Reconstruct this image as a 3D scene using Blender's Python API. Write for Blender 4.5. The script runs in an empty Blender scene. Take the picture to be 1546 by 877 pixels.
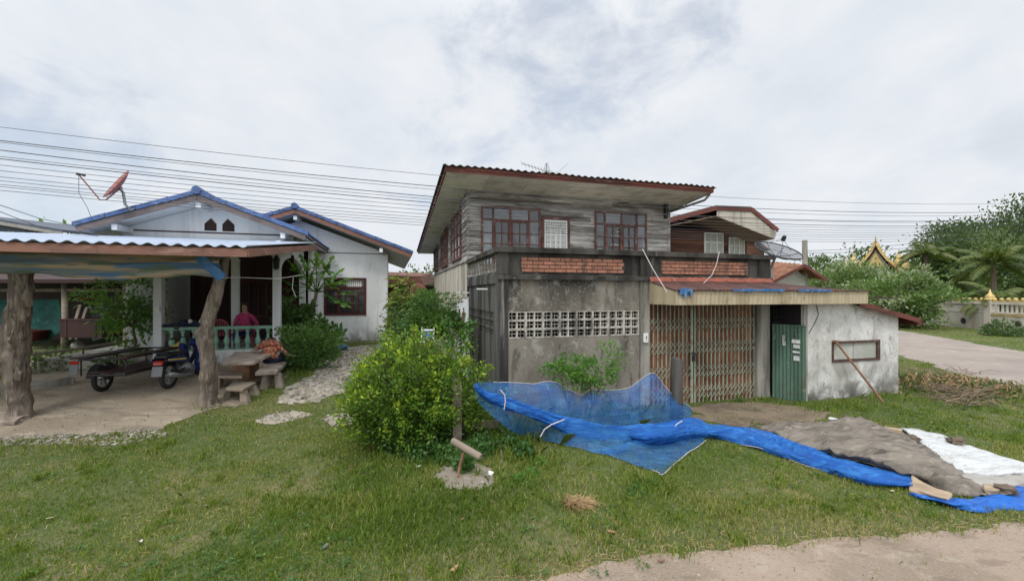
import bpy, bmesh, math, random
import numpy as np
from mathutils import Vector, Matrix, noise as mnoise

random.seed(7)
RNG = np.random.default_rng(11)
SC = bpy.context.scene
COL = SC.collection
TH = math.radians(16.0)              # the lots are turned 16 degrees against the road
CT, ST = math.cos(TH), math.sin(TH)
F, CX, CY, EYE = 640.0, 773.0, 445.0, 2.5   # focal length and principal point measured from the photograph, eye height


# ---------------------------------------------------------------- coordinates
def W(u, v, z=0.0):
    return Vector((u * CT - v * ST, u * ST + v * CT, z))


def uv_of(x, y):
    return x * CT + y * ST, -x * ST + y * CT


def sstep(a, b, t):
    t = np.clip((t - a) / (b - a), 0.0, 1.0)
    return t * t * (3 - 2 * t)


def ground_z(x, y):
    u = x * CT + y * ST
    v = -x * ST + y * CT
    wl = 1 - sstep(-0.3, 3.2, u)
    wl = wl * (1 - sstep(25.0, 60.0, np.hypot(x, y)))
    left = 0.66 * sstep(6.2, 12.6, v)
    right = 0.09 * sstep(4.4, 7.0, v)
    return wl * left + (1 - wl) * right


def atv(px, py, v):
    k = (px - CX) / F
    Y = v / (CT - ST * k)
    return Vector((Y * (k * CT + ST), v, EYE + (CY - py) / F * Y))


def atu(px, py, u):
    k = (px - CX) / F
    Y = u / (k * CT + ST)
    return Vector((u, Y * (CT - ST * k), EYE + (CY - py) / F * Y))


def aty(px, py, Y):
    return Vector(((px - CX) / F * Y, Y, EYE + (CY - py) / F * Y))


def atg(px, py, dz=0.0):
    k = (px - CX) / F
    Y = EYE * F / (py - CY)
    for _ in range(40):
        z = float(ground_z(k * Y, Y)) + dz
        Y = 0.5 * Y + 0.5 * (EYE - z) * F / (py - CY)
    return Vector((k * Y, Y, float(ground_z(k * Y, Y)) + dz))


# ---------------------------------------------------------------- mesh builder
class MB:
    def __init__(s):
        s.v, s.f, s.r = [], [], []

    def add(s, verts, faces, r=None):
        r = random.random() if r is None else r
        b = len(s.v)
        s.v += [tuple(p) for p in verts]
        for f in faces:
            s.f.append([i + b for i in f])
            s.r.append(r)

    def poly(s, pts, r=None):
        s.add(pts, [list(range(len(pts)))], r)

    def box(s, a, b, r=None):
        x0, y0, z0 = a
        x1, y1, z1 = b
        vs = [(x0, y0, z0), (x1, y0, z0), (x1, y1, z0), (x0, y1, z0), (x0, y0, z1), (x1, y0, z1), (x1, y1, z1), (x0, y1, z1)]
        s.add(vs, [[0, 3, 2, 1], [4, 5, 6, 7], [0, 1, 5, 4], [1, 2, 6, 5], [2, 3, 7, 6], [3, 0, 4, 7]], r)

    def hexa(s, bot, top, r=None):
        n = len(bot)
        fs = [list(range(n))[::-1], list(range(n, 2 * n))] + [[i, (i + 1) % n, n + (i + 1) % n, n + i] for i in range(n)]
        s.add(list(bot) + list(top), fs, r)

    def prism(s, pts, ext, r=None):
        e = Vector(ext)
        s.hexa([Vector(p) for p in pts], [Vector(p) + e for p in pts], r)

    def bar(s, p, q, w, h, up=(0, 0, 1), r=None):
        p, q = Vector(p), Vector(q)
        d = (q - p).normalized()
        up = Vector(up)
        if abs(d.dot(up)) > 0.98:
            up = Vector((0, 1, 0))
        a = d.cross(up).normalized() * (w / 2)
        b = a.cross(d).normalized() * (h / 2)
        s.hexa([p - a - b, p + a - b, p + a + b, p - a + b], [q - a - b, q + a - b, q + a + b, q - a + b], r)

    def tube(s, pts, rad, n=8, r=None, lump=0.0, cap=True):
        pts = [Vector(p) for p in pts]
        m = len(pts)
        rad = [rad] * m if not hasattr(rad, '__len__') else list(rad)
        vs, fs = [], []
        up = Vector((0, 0, 1))
        prev = None
        for i, p in enumerate(pts):
            d = (pts[min(i + 1, m - 1)] - pts[max(i - 1, 0)]).normalized()
            if prev is None:
                a = d.cross(up)
                if a.length < 0.1:
                    a = d.cross(Vector((1, 0, 0)))
            else:
                a = prev - d * prev.dot(d)
            a.normalize()
            prev = a
            b = d.cross(a).normalized()
            for j in range(n):
                t = 2 * math.pi * j / n
                k = 1.0
                if lump:
                    q = p + (a * math.cos(t) + b * math.sin(t)) * rad[i]
                    k += lump * mnoise.noise(q * 4.0) + lump * 0.5 * mnoise.noise(q * 11.0)
                vs.append(p + (a * math.cos(t) + b * math.sin(t)) * rad[i] * k)
        for i in range(m - 1):
            for j in range(n):
                fs.append([i * n + j, i * n + (j + 1) % n, (i + 1) * n + (j + 1) % n, (i + 1) * n + j])
        if cap:
            fs.append(list(range(n))[::-1])
            fs.append([(m - 1) * n + j for j in range(n)])
        s.add(vs, fs, r)

    def lathe(s, c, prof, n=12, axis=(0, 0, 1), r=None):
        c = Vector(c)
        ax = Vector(axis).normalized()
        a = ax.cross(Vector((0, 0, 1)))
        if a.length < 0.1:
            a = Vector((1, 0, 0))
        a.normalize()
        b = ax.cross(a)
        vs, fs = [], []
        for (rr, h) in prof:
            for j in range(n):
                t = 2 * math.pi * j / n
                vs.append(c + ax * h + (a * math.cos(t) + b * math.sin(t)) * max(rr, 1e-4))
        for i in range(len(prof) - 1):
            for j in range(n):
                fs.append([i * n + j, i * n + (j + 1) % n, (i + 1) * n + (j + 1) % n, (i + 1) * n + j])
        fs.append(list(range(n))[::-1])
        fs.append([(len(prof) - 1) * n + j for j in range(n)])
        s.add(vs, fs, r)

    def torus(s, c, R, rr, axis, n=28, m=8, r=None, squash=1.0):
        c = Vector(c)
        ax = Vector(axis).normalized()
        a = ax.cross(Vector((0, 0, 1)))
        if a.length < 0.1:
            a = Vector((1, 0, 0))
        a.normalize()
        b = ax.cross(a)
        vs, fs = [], []
        for i in range(n):
            t = 2 * math.pi * i / n
            d = a * math.cos(t) + b * math.sin(t)
            for j in range(m):
                q = 2 * math.pi * j / m
                vs.append(c + d * (R + rr * math.cos(q)) + ax * rr * squash * math.sin(q))
        for i in range(n):
            for j in range(m):
                fs.append([i * m + j, ((i + 1) % n) * m + j, ((i + 1) % n) * m + (j + 1) % m, i * m + (j + 1) % m])
        s.add(vs, fs, r)

    def ball(s, c, rad, n=10, m=7, r=None, lump=0.0):
        c = Vector(c)
        rad = Vector(rad) if hasattr(rad, '__len__') else Vector((rad, rad, rad))
        vs = []
        for i in range(m + 1):
            ph = math.pi * (0.02 + 0.96 * i / m)
            for j in range(n):
                t = 2 * math.pi * j / n
                d = Vector((math.sin(ph) * math.cos(t), math.sin(ph) * math.sin(t), math.cos(ph)))
                k = 1 + (lump * mnoise.noise((c + d * 0.35) * 5.0) if lump else 0)
                vs.append(c + Vector((d.x * rad.x, d.y * rad.y, d.z * rad.z)) * k)
        fs = [[i * n + j, (i + 1) * n + j, (i + 1) * n + (j + 1) % n, i * n + (j + 1) % n] for i in range(m) for j in range(n)]
        fs.append(list(range(n)))
        fs.append([m * n + j for j in range(n)][::-1])
        s.add(vs, fs, r)

    def wave(s, p0, pu, pv, waves, amp, nrm, t=0.012, seg=6, nv=1, r=None, sharp=0.0, jitter=0.0):
        """corrugated sheet: ridges run along pv, repeat along pu; real thickness t"""
        p0, pu, pv, nrm = Vector(p0), Vector(pu), Vector(pv), Vector(nrm).normalized()
        n = max(2, int(waves * seg))
        top, bot = [], []
        for k in range(nv + 1):
            for i in range(n + 1):
                a = math.sin(2 * math.pi * waves * i / n)
                if sharp:
                    a = max(-1, min(1, a * (1 + sharp)))
                p = p0 + pu * (i / n) + pv * (k / nv) + nrm * (amp * a)
                if jitter:
                    p = p + nrm * (jitter * mnoise.noise(p * 1.3)) + pv.normalized() * (jitter * (0.8 if k == 0 else 0) * mnoise.noise(Vector((i * 0.7, 3, 0))))
                top.append(p)
                bot.append(p - nrm * t)
        m = n + 1
        N = len(top)
        fs = []
        for k in range(nv):
            for i in range(n):
                a, b, c, d = k * m + i, k * m + i + 1, (k + 1) * m + i + 1, (k + 1) * m + i
                fs.append([a, b, c, d])
                fs.append([N + a, N + d, N + c, N + b])
        for i in range(n):
            fs.append([i, N + i, N + i + 1, i + 1])
            e = nv * m + i
            fs.append([e, e + 1, N + e + 1, N + e])
        for k in range(nv):
            a, d = k * m, (k + 1) * m
            fs.append([a, d, N + d, N + a])
            a, d = k * m + n, (k + 1) * m + n
            fs.append([a, N + a, N + d, d])
        s.add(top + bot, fs, r)

    def build(s, name, mat, parent=None, off=(0, 0, 0), smooth=False, bevel=0.0):
        me = bpy.data.meshes.new(name)
        o3 = Vector(off)
        me.from_pydata([(p[0] - o3.x, p[1] - o3.y, p[2] - o3.z) for p in s.v], [], s.f)
        me.update()
        bm = bmesh.new()
        bm.from_mesh(me)
        lay = bm.faces.layers.float.new('rnd')
        bm.faces.ensure_lookup_table()
        for f, r in zip(bm.faces, s.r):
            f[lay] = r
        bmesh.ops.recalc_face_normals(bm, faces=bm.faces)
        if bevel:
            bmesh.ops.bevel(bm, geom=[e for e in bm.edges if e.is_manifold and e.calc_face_angle(0) > 0.6], offset=bevel, segments=1, affect='EDGES', clamp_overlap=True)
        bm.to_mesh(me)
        bm.free()
        if smooth:
            me.polygons.foreach_set('use_smooth', [True] * len(me.polygons))
        me.materials.append(mat)
        o = bpy.data.objects.new(name, me)
        COL.objects.link(o)
        if parent is not None:
            o.parent = parent
        return o


def np_mesh(name, verts, k, mat, rnd, parent=None, loc=(0, 0, 0)):
    """verts (N*k,3): N faces of k corners each"""
    verts = np.asarray(verts, dtype=np.float32).reshape(-1, 3) - np.array(loc, dtype=np.float32)
    nf = len(verts) // k
    me = bpy.data.meshes.new(name)
    me.vertices.add(len(verts))
    me.vertices.foreach_set('co', verts.ravel())
    me.loops.add(nf * k)
    me.loops.foreach_set('vertex_index', np.arange(nf * k, dtype=np.int32))
    me.polygons.add(nf)
    me.polygons.foreach_set('loop_start', np.arange(0, nf * k, k, dtype=np.int32))
    at = me.attributes.new('rnd', 'FLOAT', 'FACE')
    at.data.foreach_set('value', np.asarray(rnd, dtype=np.float32))
    me.update(calc_edges=True)
    me.materials.append(mat)
    o = bpy.data.objects.new(name, me)
    COL.objects.link(o)
    if parent is not None:
        o.parent = parent
    return o


def tag(o, label=None, cat=None, group=None, kind=None):
    if label:
        o['label'] = label
    if cat:
        o['category'] = cat
    if group:
        o['group'] = group
    if kind:
        o['kind'] = kind
    return o


class Thing:
    """An Empty at a thing's base that parents its parts. frame 'H': coordinates u,v,z of the turned lots; 'W': world; 'L': the thing's own"""
    def __init__(s, name, label, cat, loc, frame='W', rz=0.0, group=None, off=None):
        s.e = bpy.data.objects.new(name, None)
        s.e.empty_display_size = 0.2
        COL.objects.link(s.e)
        loc = Vector(loc)
        if frame == 'H':
            s.e.location = W(*loc)
            s.e.rotation_euler = (0, 0, TH)
            s.off = loc
        elif frame == 'W':
            s.e.location = loc
            s.off = loc
        else:
            s.e.location = loc
            s.e.rotation_euler = (0, 0, rz)
            s.off = Vector((0, 0, 0))
        tag(s.e, label, cat, group)

    def part(s, name, mb, mat, parent=None, smooth=False, bevel=0.0, label=None):
        o = mb.build(name, mat, parent if parent is not None else s.e, s.off, smooth, bevel)
        if label:
            o['label'] = label
        return o


def solo(name, mb, mat, label, cat, loc=(0, 0, 0), frame='W', group=None, kind=None, smooth=False, bevel=0.0):
    """a thing that is one mesh"""
    o = mb.build(name, mat, None, loc, smooth, bevel)
    if frame == 'H':
        o.location = W(*loc)
        o.rotation_euler = (0, 0, TH)
    else:
        o.location = loc
    tag(o, label, cat, group, kind)
    return o


def copy_tree(o, parent=None):
    kids = list(o.children)
    c = o.copy()
    COL.objects.link(c)
    c.parent = parent
    for ch in kids:
        copy_tree(ch, c)
    return c


# ---------------------------------------------------------------- materials
def new_mat(name):
    m = bpy.data.materials.new(name)
    m.use_nodes = True
    nt = m.node_tree
    nt.nodes.clear()
    out = nt.nodes.new('ShaderNodeOutputMaterial')
    return m, nt, out


def nd(nt, typ, **kw):
    n = nt.nodes.new(typ)
    for k, v in kw.items():
        if k.startswith('i_'):
            n.inputs[k[2:].replace('_', ' ')].default_value = v
        else:
            setattr(n, k, v)
    return n


def c4(c):
    return (c[0], c[1], c[2], 1.0)


def mapped(nt, coord, scale=(1, 1, 1), loc=(0, 0, 0)):
    mp = nt.nodes.new('ShaderNodeMapping')
    mp.inputs['Scale'].default_value = scale
    mp.inputs['Location'].default_value = loc
    nt.links.new(coord, mp.inputs['Vector'])
    return mp.outputs['Vector']


def noise_fac(nt, coord, scale, stretch=(1, 1, 1), lo=0.4, hi=0.6, detail=6, rough=0.6, seed=0.0, dist=0.0):
    n = nt.nodes.new('ShaderNodeTexNoise')
    n.inputs['Scale'].default_value = scale
    n.inputs['Detail'].default_value = detail
    n.inputs['Roughness'].default_value = rough
    n.inputs['Distortion'].default_value = dist
    nt.links.new(mapped(nt, coord, stretch, (seed, seed * 1.7, seed * 0.6)), n.inputs['Vector'])
    r = nt.nodes.new('ShaderNodeMapRange')
    r.interpolation_type = 'SMOOTHSTEP'
    r.inputs['From Min'].default_value = lo
    r.inputs['From Max'].default_value = hi
    nt.links.new(n.outputs['Fac'], r.inputs['Value'])
    return r.outputs['Result'], n.outputs['Fac']


def mul(nt, a, b, op='MULTIPLY'):
    m = nt.nodes.new('ShaderNodeMath')
    m.operation = op
    for i, q in enumerate((a, b)):
        if isinstance(q, (int, float)):
            m.inputs[i].default_value = q
        else:
            nt.links.new(q, m.inputs[i])
    return m.outputs[0]


def mixc(nt, fac, a, b, blend='MIX'):
    m = nt.nodes.new('ShaderNodeMix')
    m.data_type = 'RGBA'
    m.blend_type = blend
    if isinstance(fac, (int, float)):
        m.inputs[0].default_value = fac
    else:
        nt.links.new(fac, m.inputs[0])
    for i, q in ((6, a), (7, b)):
        if isinstance(q, (tuple, list)):
            m.inputs[i].default_value = c4(q)
        else:
            nt.links.new(q, m.inputs[i])
    return m.outputs[2]


def surf(name, base, layers=(), rough=0.8, bump=0.3, bscale=30, bstretch=(1, 1, 1), rvar=0.12, metal=0.0, spec=0.3, world=False, rough2=None, bdist=0.02):
    """layers: (colour, scale, stretch, lo, hi, amount[, (z0, z1)]): stains and wear with a shape of their own"""
    m, nt, out = new_mat(name)
    p = nt.nodes.new('ShaderNodeBsdfPrincipled')
    tc = nt.nodes.new('ShaderNodeTexCoord')
    if world:
        g = nt.nodes.new('ShaderNodeNewGeometry')
        co = g.outputs['Position']
    else:
        co = tc.outputs['Object']
    col = None
    for i, L in enumerate(layers):
        fac, _ = noise_fac(nt, co, L[1], L[2], L[3], L[4], seed=i * 3.1 + len(name) * 0.37, dist=0.4)
        fac = mul(nt, fac, L[5])
        if len(L) > 6:
            sx = nt.nodes.new('ShaderNodeSeparateXYZ')
            nt.links.new(co, sx.inputs[0])
            r = nt.nodes.new('ShaderNodeMapRange')
            r.inputs['From Min'].default_value, r.inputs['From Max'].default_value = L[6]
            nt.links.new(sx.outputs[2], r.inputs['Value'])
            fac = mul(nt, fac, r.outputs['Result'])
        col = mixc(nt, fac, base if col is None else col, L[0])
    at = nd(nt, 'ShaderNodeAttribute', attribute_name='rnd')
    k = nt.nodes.new('ShaderNodeMapRange')
    k.inputs['To Min'].default_value = 1 - rvar
    k.inputs['To Max'].default_value = 1 + rvar
    nt.links.new(at.outputs['Fac'], k.inputs['Value'])
    cmb = nt.nodes.new('ShaderNodeCombineColor')
    for i in range(3):
        nt.links.new(k.outputs['Result'], cmb.inputs[i])
    col = mixc(nt, 1.0, base if col is None else col, cmb.outputs[0], 'MULTIPLY')
    nt.links.new(col, p.inputs['Base Color'])
    p.inputs['Roughness'].default_value = rough
    p.inputs['Metallic'].default_value = metal
    p.inputs['Specular IOR Level'].default_value = spec
    if bump:
        _, nf = noise_fac(nt, co, bscale, bstretch, detail=8)
        b = nt.nodes.new('ShaderNodeBump')
        b.inputs['Strength'].default_value = bump
        b.inputs['Distance'].default_value = bdist
        nt.links.new(nf, b.inputs['Height'])
        nt.links.new(b.outputs[0], p.inputs['Normal'])
    nt.links.new(p.outputs[0], out.inputs[0])
    return m


def leaf_mat(name, cols, trans=0.35, rough=0.45, tcol=None):
    m, nt, out = new_mat(name)
    at = nd(nt, 'ShaderNodeAttribute', attribute_name='rnd')
    rp = nt.nodes.new('ShaderNodeValToRGB')
    el = rp.color_ramp.elements
    el[0].position, el[0].color = 0.0, c4(cols[0])
    el[1].position, el[1].color = 1.0, c4(cols[-1])
    for i, c in enumerate(cols[1:-1]):
        e = el.new((i + 1) / (len(cols) - 1))
        e.color = c4(c)
    nt.links.new(at.outputs['Fac'], rp.inputs[0])
    p = nt.nodes.new('ShaderNodeBsdfPrincipled')
    p.inputs['Roughness'].default_value = rough
    p.inputs['Specular IOR Level'].default_value = 0.35
    nt.links.new(rp.outputs[0], p.inputs['Base Color'])
    t = nt.nodes.new('ShaderNodeBsdfTranslucent')
    tc = mixc(nt, 0.55, rp.outputs[0], tcol or (0.22, 0.30, 0.03))
    nt.links.new(tc, t.inputs[0])
    mx = nt.nodes.new('ShaderNodeMixShader')
    mx.inputs[0].default_value = trans
    nt.links.new(p.outputs[0], mx.inputs[1])
    nt.links.new(t.outputs[0], mx.inputs[2])
    nt.links.new(mx.outputs[0], out.inputs[0])
    return m


def sheer(name, colr, opacity, rough=0.6, weave=None, fold_light=None):
    """net or sheer cloth: part of the light passes between the threads"""
    m, nt, out = new_mat(name)
    d = nt.nodes.new('ShaderNodeBsdfPrincipled')
    d.inputs['Base Color'].default_value = c4(colr)
    d.inputs['Roughness'].default_value = rough
    t2 = nt.nodes.new('ShaderNodeBsdfTranslucent')
    t2.inputs[0].default_value = c4(colr)
    ms = nt.nodes.new('ShaderNodeMixShader')
    ms.inputs[0].default_value = 0.3
    nt.links.new(d.outputs[0], ms.inputs[1])
    nt.links.new(t2.outputs[0], ms.inputs[2])
    if fold_light:  # light on the folds, mixed into the cloth colour as paler streaks
        tcs = nt.nodes.new('ShaderNodeTexCoord')
        f1, f2 = noise_fac(nt, tcs.outputs['Object'], 7.0, (0.35, 1.3, 1.8), 0.42, 0.66, seed=3.0, dist=1.2)
        cs = mixc(nt, f1, colr, fold_light)
        nt.links.new(cs, d.inputs['Base Color'])
        nt.links.new(cs, t2.inputs[0])
        bp = nt.nodes.new('ShaderNodeBump')
        bp.inputs['Strength'].default_value = 0.8
        bp.inputs['Distance'].default_value = 0.06
        nt.links.new(f2, bp.inputs['Height'])
        nt.links.new(bp.outputs[0], d.inputs['Normal'])
    tr = nt.nodes.new('ShaderNodeBsdfTransparent')
    mx = nt.nodes.new('ShaderNodeMixShader')
    tc = nt.nodes.new('ShaderNodeTexCoord')
    f, _ = noise_fac(nt, tc.outputs['Object'], weave or 3.0, (1, 1, 1), 0.3, 0.7)
    r = nt.nodes.new('ShaderNodeMapRange')
    r.inputs['To Min'].default_value = max(0, opacity - 0.1)
    r.inputs['To Max'].default_value = min(1, opacity + 0.1)
    nt.links.new(f, r.inputs['Value'])
    nt.links.new(r.outputs['Result'], mx.inputs[0])
    nt.links.new(tr.outputs[0], mx.inputs[1])
    nt.links.new(ms.outputs[0], mx.inputs[2])
    nt.links.new(mx.outputs[0], out.inputs[0])
    return m


def plain(name, colr, rough=0.5, metal=0.0, spec=0.4, coat=0.0):
    return surf(name, colr, (((colr[0] * 0.6, colr[1] * 0.6, colr[2] * 0.6), 9, (1, 1, 1), 0.45, 0.8, 0.6),), rough=rough, bump=0.08, metal=metal, spec=spec, rvar=0.06)


Z = (1, 1, 1)
VS = (1, 1, 0.12)       # streaks running down
HS = (0.12, 0.12, 1)    # grain along a board
M = {}
M['concrete_parapet'] = surf('concrete_parapet', (0.085, 0.078, 0.068), (((0.018, 0.017, 0.015), 1.6, VS, 0.38, 0.6, 0.9), ((0.26, 0.25, 0.22), 2.6, VS, 0.60, 0.72, 0.7), ((0.35, 0.34, 0.31), 14, Z, 0.66, 0.74, 0.5)), 0.92, 0.5, 26)
M['concrete_wall'] = surf('concrete_wall', (0.225, 0.20, 0.162), (((0.135, 0.12, 0.10), 1.1, (1, 1, 0.5), 0.40, 0.62, 0.85), ((0.022, 0.02, 0.018), 2.2, VS, 0.34, 0.60, 0.96, (1.85, 2.8)), ((0.40, 0.385, 0.345), 4.2, (1, 1, 0.8), 0.57, 0.66, 0.45), ((0.05, 0.046, 0.04), 5, (1, 1, 0.3), 0.52, 0.64, 0.6), ((0.30, 0.275, 0.235), 22, Z, 0.52, 0.66, 0.5), ((0.05, 0.047, 0.04), 3.5, (1, 1, 0.6), 0.42, 0.62, 0.75, (0.55, 0.0))), 0.94, 0.5, 22)
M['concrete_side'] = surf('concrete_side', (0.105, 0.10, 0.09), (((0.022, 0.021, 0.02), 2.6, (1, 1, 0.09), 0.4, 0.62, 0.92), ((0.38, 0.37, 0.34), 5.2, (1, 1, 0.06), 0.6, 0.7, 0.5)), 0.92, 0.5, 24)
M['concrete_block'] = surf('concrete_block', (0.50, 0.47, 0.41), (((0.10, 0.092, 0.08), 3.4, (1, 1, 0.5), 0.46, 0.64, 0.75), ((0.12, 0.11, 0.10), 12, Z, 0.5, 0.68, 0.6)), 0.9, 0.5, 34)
M['concrete_old'] = surf('concrete_old', (0.33, 0.31, 0.265), (((0.07, 0.065, 0.055), 3, VS, 0.4, 0.65, 0.8), ((0.42, 0.40, 0.36), 6, Z, 0.6, 0.75, 0.5)), 0.9, 0.5, 25)
M['brick'] = surf('brick', (0.365, 0.165, 0.108), (((0.20, 0.098, 0.068), 7, Z, 0.42, 0.64, 0.75), ((0.06, 0.05, 0.045), 4, VS, 0.54, 0.68, 0.75), ((0.43, 0.27, 0.2), 18, Z, 0.56, 0.7, 0.6)), 0.88, 0.4, 40, rvar=0.16)
M['mortar'] = surf('mortar', (0.05, 0.045, 0.04), rough=0.95, bump=0.4)
M['old_wood'] = surf('old_wood', (0.40, 0.385, 0.36), (((0.15, 0.13, 0.115), 2.6, (0.25, 0.25, 1.4), 0.40, 0.60, 0.85), ((0.62, 0.61, 0.59), 9, (0.09, 0.09, 1.2), 0.55, 0.64, 0.65), ((0.17, 0.145, 0.125), 1.1, Z, 0.48, 0.66, 0.6, (3.9, 3.1)), ((0.05, 0.042, 0.036), 20, (0.07, 0.07, 1.3), 0.57, 0.64, 0.75)), 0.92, 0.7, 24, (0.1, 0.1, 1.6), rvar=0.34, bdist=0.03)
M['brown_wood'] = surf('brown_wood', (0.135, 0.062, 0.04), (((0.055, 0.028, 0.02), 3, HS, 0.4, 0.62, 0.8), ((0.25, 0.15, 0.10), 9, HS, 0.58, 0.7, 0.65)), 0.8, 0.5, 25, HS, rvar=0.3)
M['brown_soffit'] = surf('brown_soffit', (0.27, 0.185, 0.135), (((0.15, 0.10, 0.075), 2, Z, 0.45, 0.66, 0.7),), 0.85, 0.2)
M['brown_frame'] = surf('brown_frame', (0.075, 0.045, 0.036), (((0.16, 0.12, 0.10), 8, Z, 0.52, 0.68, 0.6),), 0.75, 0.3, 30)
M['dark_wood'] = surf('dark_wood', (0.045, 0.018, 0.015), (((0.02, 0.01, 0.01), 3, VS, 0.4, 0.65, 0.7),), 0.55, 0.2, 25, VS, rvar=0.25)
M['red_frame'] = surf('red_frame', (0.15, 0.062, 0.048), (((0.26, 0.20, 0.17), 8, Z, 0.50, 0.66, 0.7), ((0.045, 0.02, 0.018), 5, Z, 0.45, 0.65, 0.6)), 0.8, 0.4, 40)
M['maroon_frame'] = surf('maroon_frame', (0.075, 0.014, 0.012), (((0.03, 0.01, 0.01), 6, Z, 0.45, 0.7, 0.5),), 0.45, 0.15, 30)
M['red_fascia'] = surf('red_fascia', (0.155, 0.05, 0.037), (((0.06, 0.027, 0.022), 3, (0.2, 0.2, 1), 0.42, 0.66, 0.8), ((0.30, 0.19, 0.15), 9, (0.2, 0.2, 1), 0.6, 0.72, 0.5)), 0.8, 0.35, 30)
M['soffit'] = surf('soffit', (0.68, 0.655, 0.58), (((0.30, 0.27, 0.22), 2.0, Z, 0.45, 0.7, 0.6), ((0.2, 0.17, 0.13), 9, Z, 0.64, 0.75, 0.5)), 0.85, 0.15, 25)
M['mossy_tile'] = surf('mossy_tile', (0.10, 0.095, 0.088), (((0.03, 0.03, 0.026), 5, Z, 0.4, 0.62, 0.8), ((0.085, 0.10, 0.03), 3, Z, 0.55, 0.7, 0.7), ((0.2, 0.19, 0.18), 13, Z, 0.6, 0.72, 0.5)), 0.9, 0.5, 35)
M['side_cladding'] = surf('side_cladding', (0.47, 0.435, 0.365), (((0.22, 0.19, 0.15), 2.2, VS, 0.42, 0.66, 0.75), ((0.13, 0.11, 0.09), 6, VS, 0.58, 0.72, 0.6)), 0.75, 0.2, 25)
M['white_plaster'] = surf('white_plaster', (0.72, 0.73, 0.73), (((0.56, 0.56, 0.55), 1.2, (1, 1, 0.4), 0.45, 0.66, 0.6), ((0.40, 0.39, 0.37), 5, VS, 0.58, 0.68, 0.35), ((0.48, 0.47, 0.45), 14, Z, 0.58, 0.68, 0.35), ((0.17, 0.16, 0.145), 2.6, (1, 1, 0.7), 0.40, 0.58, 0.92, (0.6, 0.0))), 0.88, 0.2, 40)
M['white_paint'] = surf('white_paint', (0.72, 0.73, 0.74), (((0.45, 0.45, 0.44), 3, VS, 0.5, 0.72, 0.5),), 0.7, 0.1, 30)
M['shed_plaster'] = surf('shed_plaster', (0.64, 0.635, 0.61), (((0.42, 0.40, 0.36), 1.5, (1, 1, 0.6), 0.42, 0.62, 0.75), ((0.13, 0.12, 0.10), 2.4, (1, 1, 0.8), 0.40, 0.60, 0.9, (1.15, 0.1)), ((0.22, 0.20, 0.17), 7, (1, 1, 0.5), 0.56, 0.66, 0.6), ((0.30, 0.28, 0.24), 18, Z, 0.55, 0.66, 0.6), ((0.07, 0.063, 0.055), 3.5, Z, 0.36, 0.58, 0.85, (0.45, 0.0))), 0.9, 0.35, 26)
M['blue_tile'] = surf('blue_tile', (0.085, 0.15, 0.33), (((0.05, 0.085, 0.19), 3, Z, 0.43, 0.62, 0.8), ((0.20, 0.26, 0.38), 8, Z, 0.56, 0.68, 0.6), ((0.07, 0.07, 0.075), 5, (1, 1, 2), 0.56, 0.66, 0.7)), 0.7, 0.3, 30)
M['pale_sheet'] = surf('pale_sheet', (0.40, 0.46, 0.56), (((0.25, 0.28, 0.34), 3, (1, 0.2, 1), 0.45, 0.7, 0.5),), 0.4, 0.1, 30, metal=0.3)
M['brown_fascia'] = surf('brown_fascia', (0.235, 0.118, 0.085), (((0.135, 0.075, 0.06), 2, (0.3, 0.3, 1), 0.42, 0.62, 0.75), ((0.36, 0.22, 0.16), 7, (0.3, 0.3, 1), 0.56, 0.70, 0.6), ((0.07, 0.05, 0.045), 14, VS, 0.6, 0.7, 0.6)), 0.75, 0.15, 30)
M['grey_fascia'] = surf('grey_fascia', (0.16, 0.13, 0.125), (((0.09, 0.07, 0.07), 3, Z, 0.45, 0.65, 0.6),), 0.7, 0.15)
M['rust_sheet'] = surf('rust_sheet', (0.095, 0.042, 0.035), (((0.045, 0.024, 0.021), 2.5, (1, 0.4, 1), 0.42, 0.62, 0.85), ((0.20, 0.11, 0.08), 6, (1, 0.5, 1), 0.56, 0.69, 0.6)), 0.7, 0.2, 30, metal=0.1)
M['slate'] = surf('slate', (0.10, 0.115, 0.145), (((0.06, 0.07, 0.09), 1.5, Z, 0.44, 0.64, 0.7), ((0.2, 0.21, 0.23), 5, Z, 0.58, 0.7, 0.5)), 0.7, 0.2)
M['cord_grey'] = plain('cord_grey', (0.30, 0.29, 0.28), 0.9)
M['rust_panel'] = surf('rust_panel', (0.285, 0.125, 0.068), (((0.13, 0.065, 0.042), 2.2, (1, 1, 0.4), 0.4, 0.62, 0.85), ((0.36, 0.225, 0.145), 5, Z, 0.56, 0.69, 0.55)), 0.85, 0.3, 30, rvar=0.22)
M['red_flashing'] = surf('red_flashing', (0.32, 0.095, 0.06), (((0.17, 0.065, 0.048), 4, Z, 0.43, 0.62, 0.75), ((0.40, 0.2, 0.14), 11, Z, 0.56, 0.68, 0.6)), 0.7, 0.2)
M['cream_metal'] = surf('cream_metal', (0.41, 0.345, 0.23), (((0.27, 0.215, 0.13), 3, VS, 0.43, 0.62, 0.7), ((0.15, 0.12, 0.085), 9, (1, 1, 0.4), 0.58, 0.68, 0.65)), 0.6, 0.1, 30)
M['green_metal'] = surf('green_metal', (0.10, 0.175, 0.125), (((0.055, 0.105, 0.075), 2, VS, 0.43, 0.64, 0.8), ((0.24, 0.29, 0.24), 9, Z, 0.60, 0.68, 0.6), ((0.12, 0.065, 0.04), 5, Z, 0.52, 0.66, 0.75, (0.8, 0.0)), ((0.10, 0.06, 0.04), 12, VS, 0.61, 0.68, 0.6)), 0.55, 0.15, 30)
M['gate_paint'] = surf('gate_paint', (0.33, 0.37, 0.28), (((0.20, 0.11, 0.07), 6, Z, 0.48, 0.66, 0.8), ((0.5, 0.52, 0.45), 12, Z, 0.58, 0.72, 0.5)), 0.65, 0.2, 40)
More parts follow.
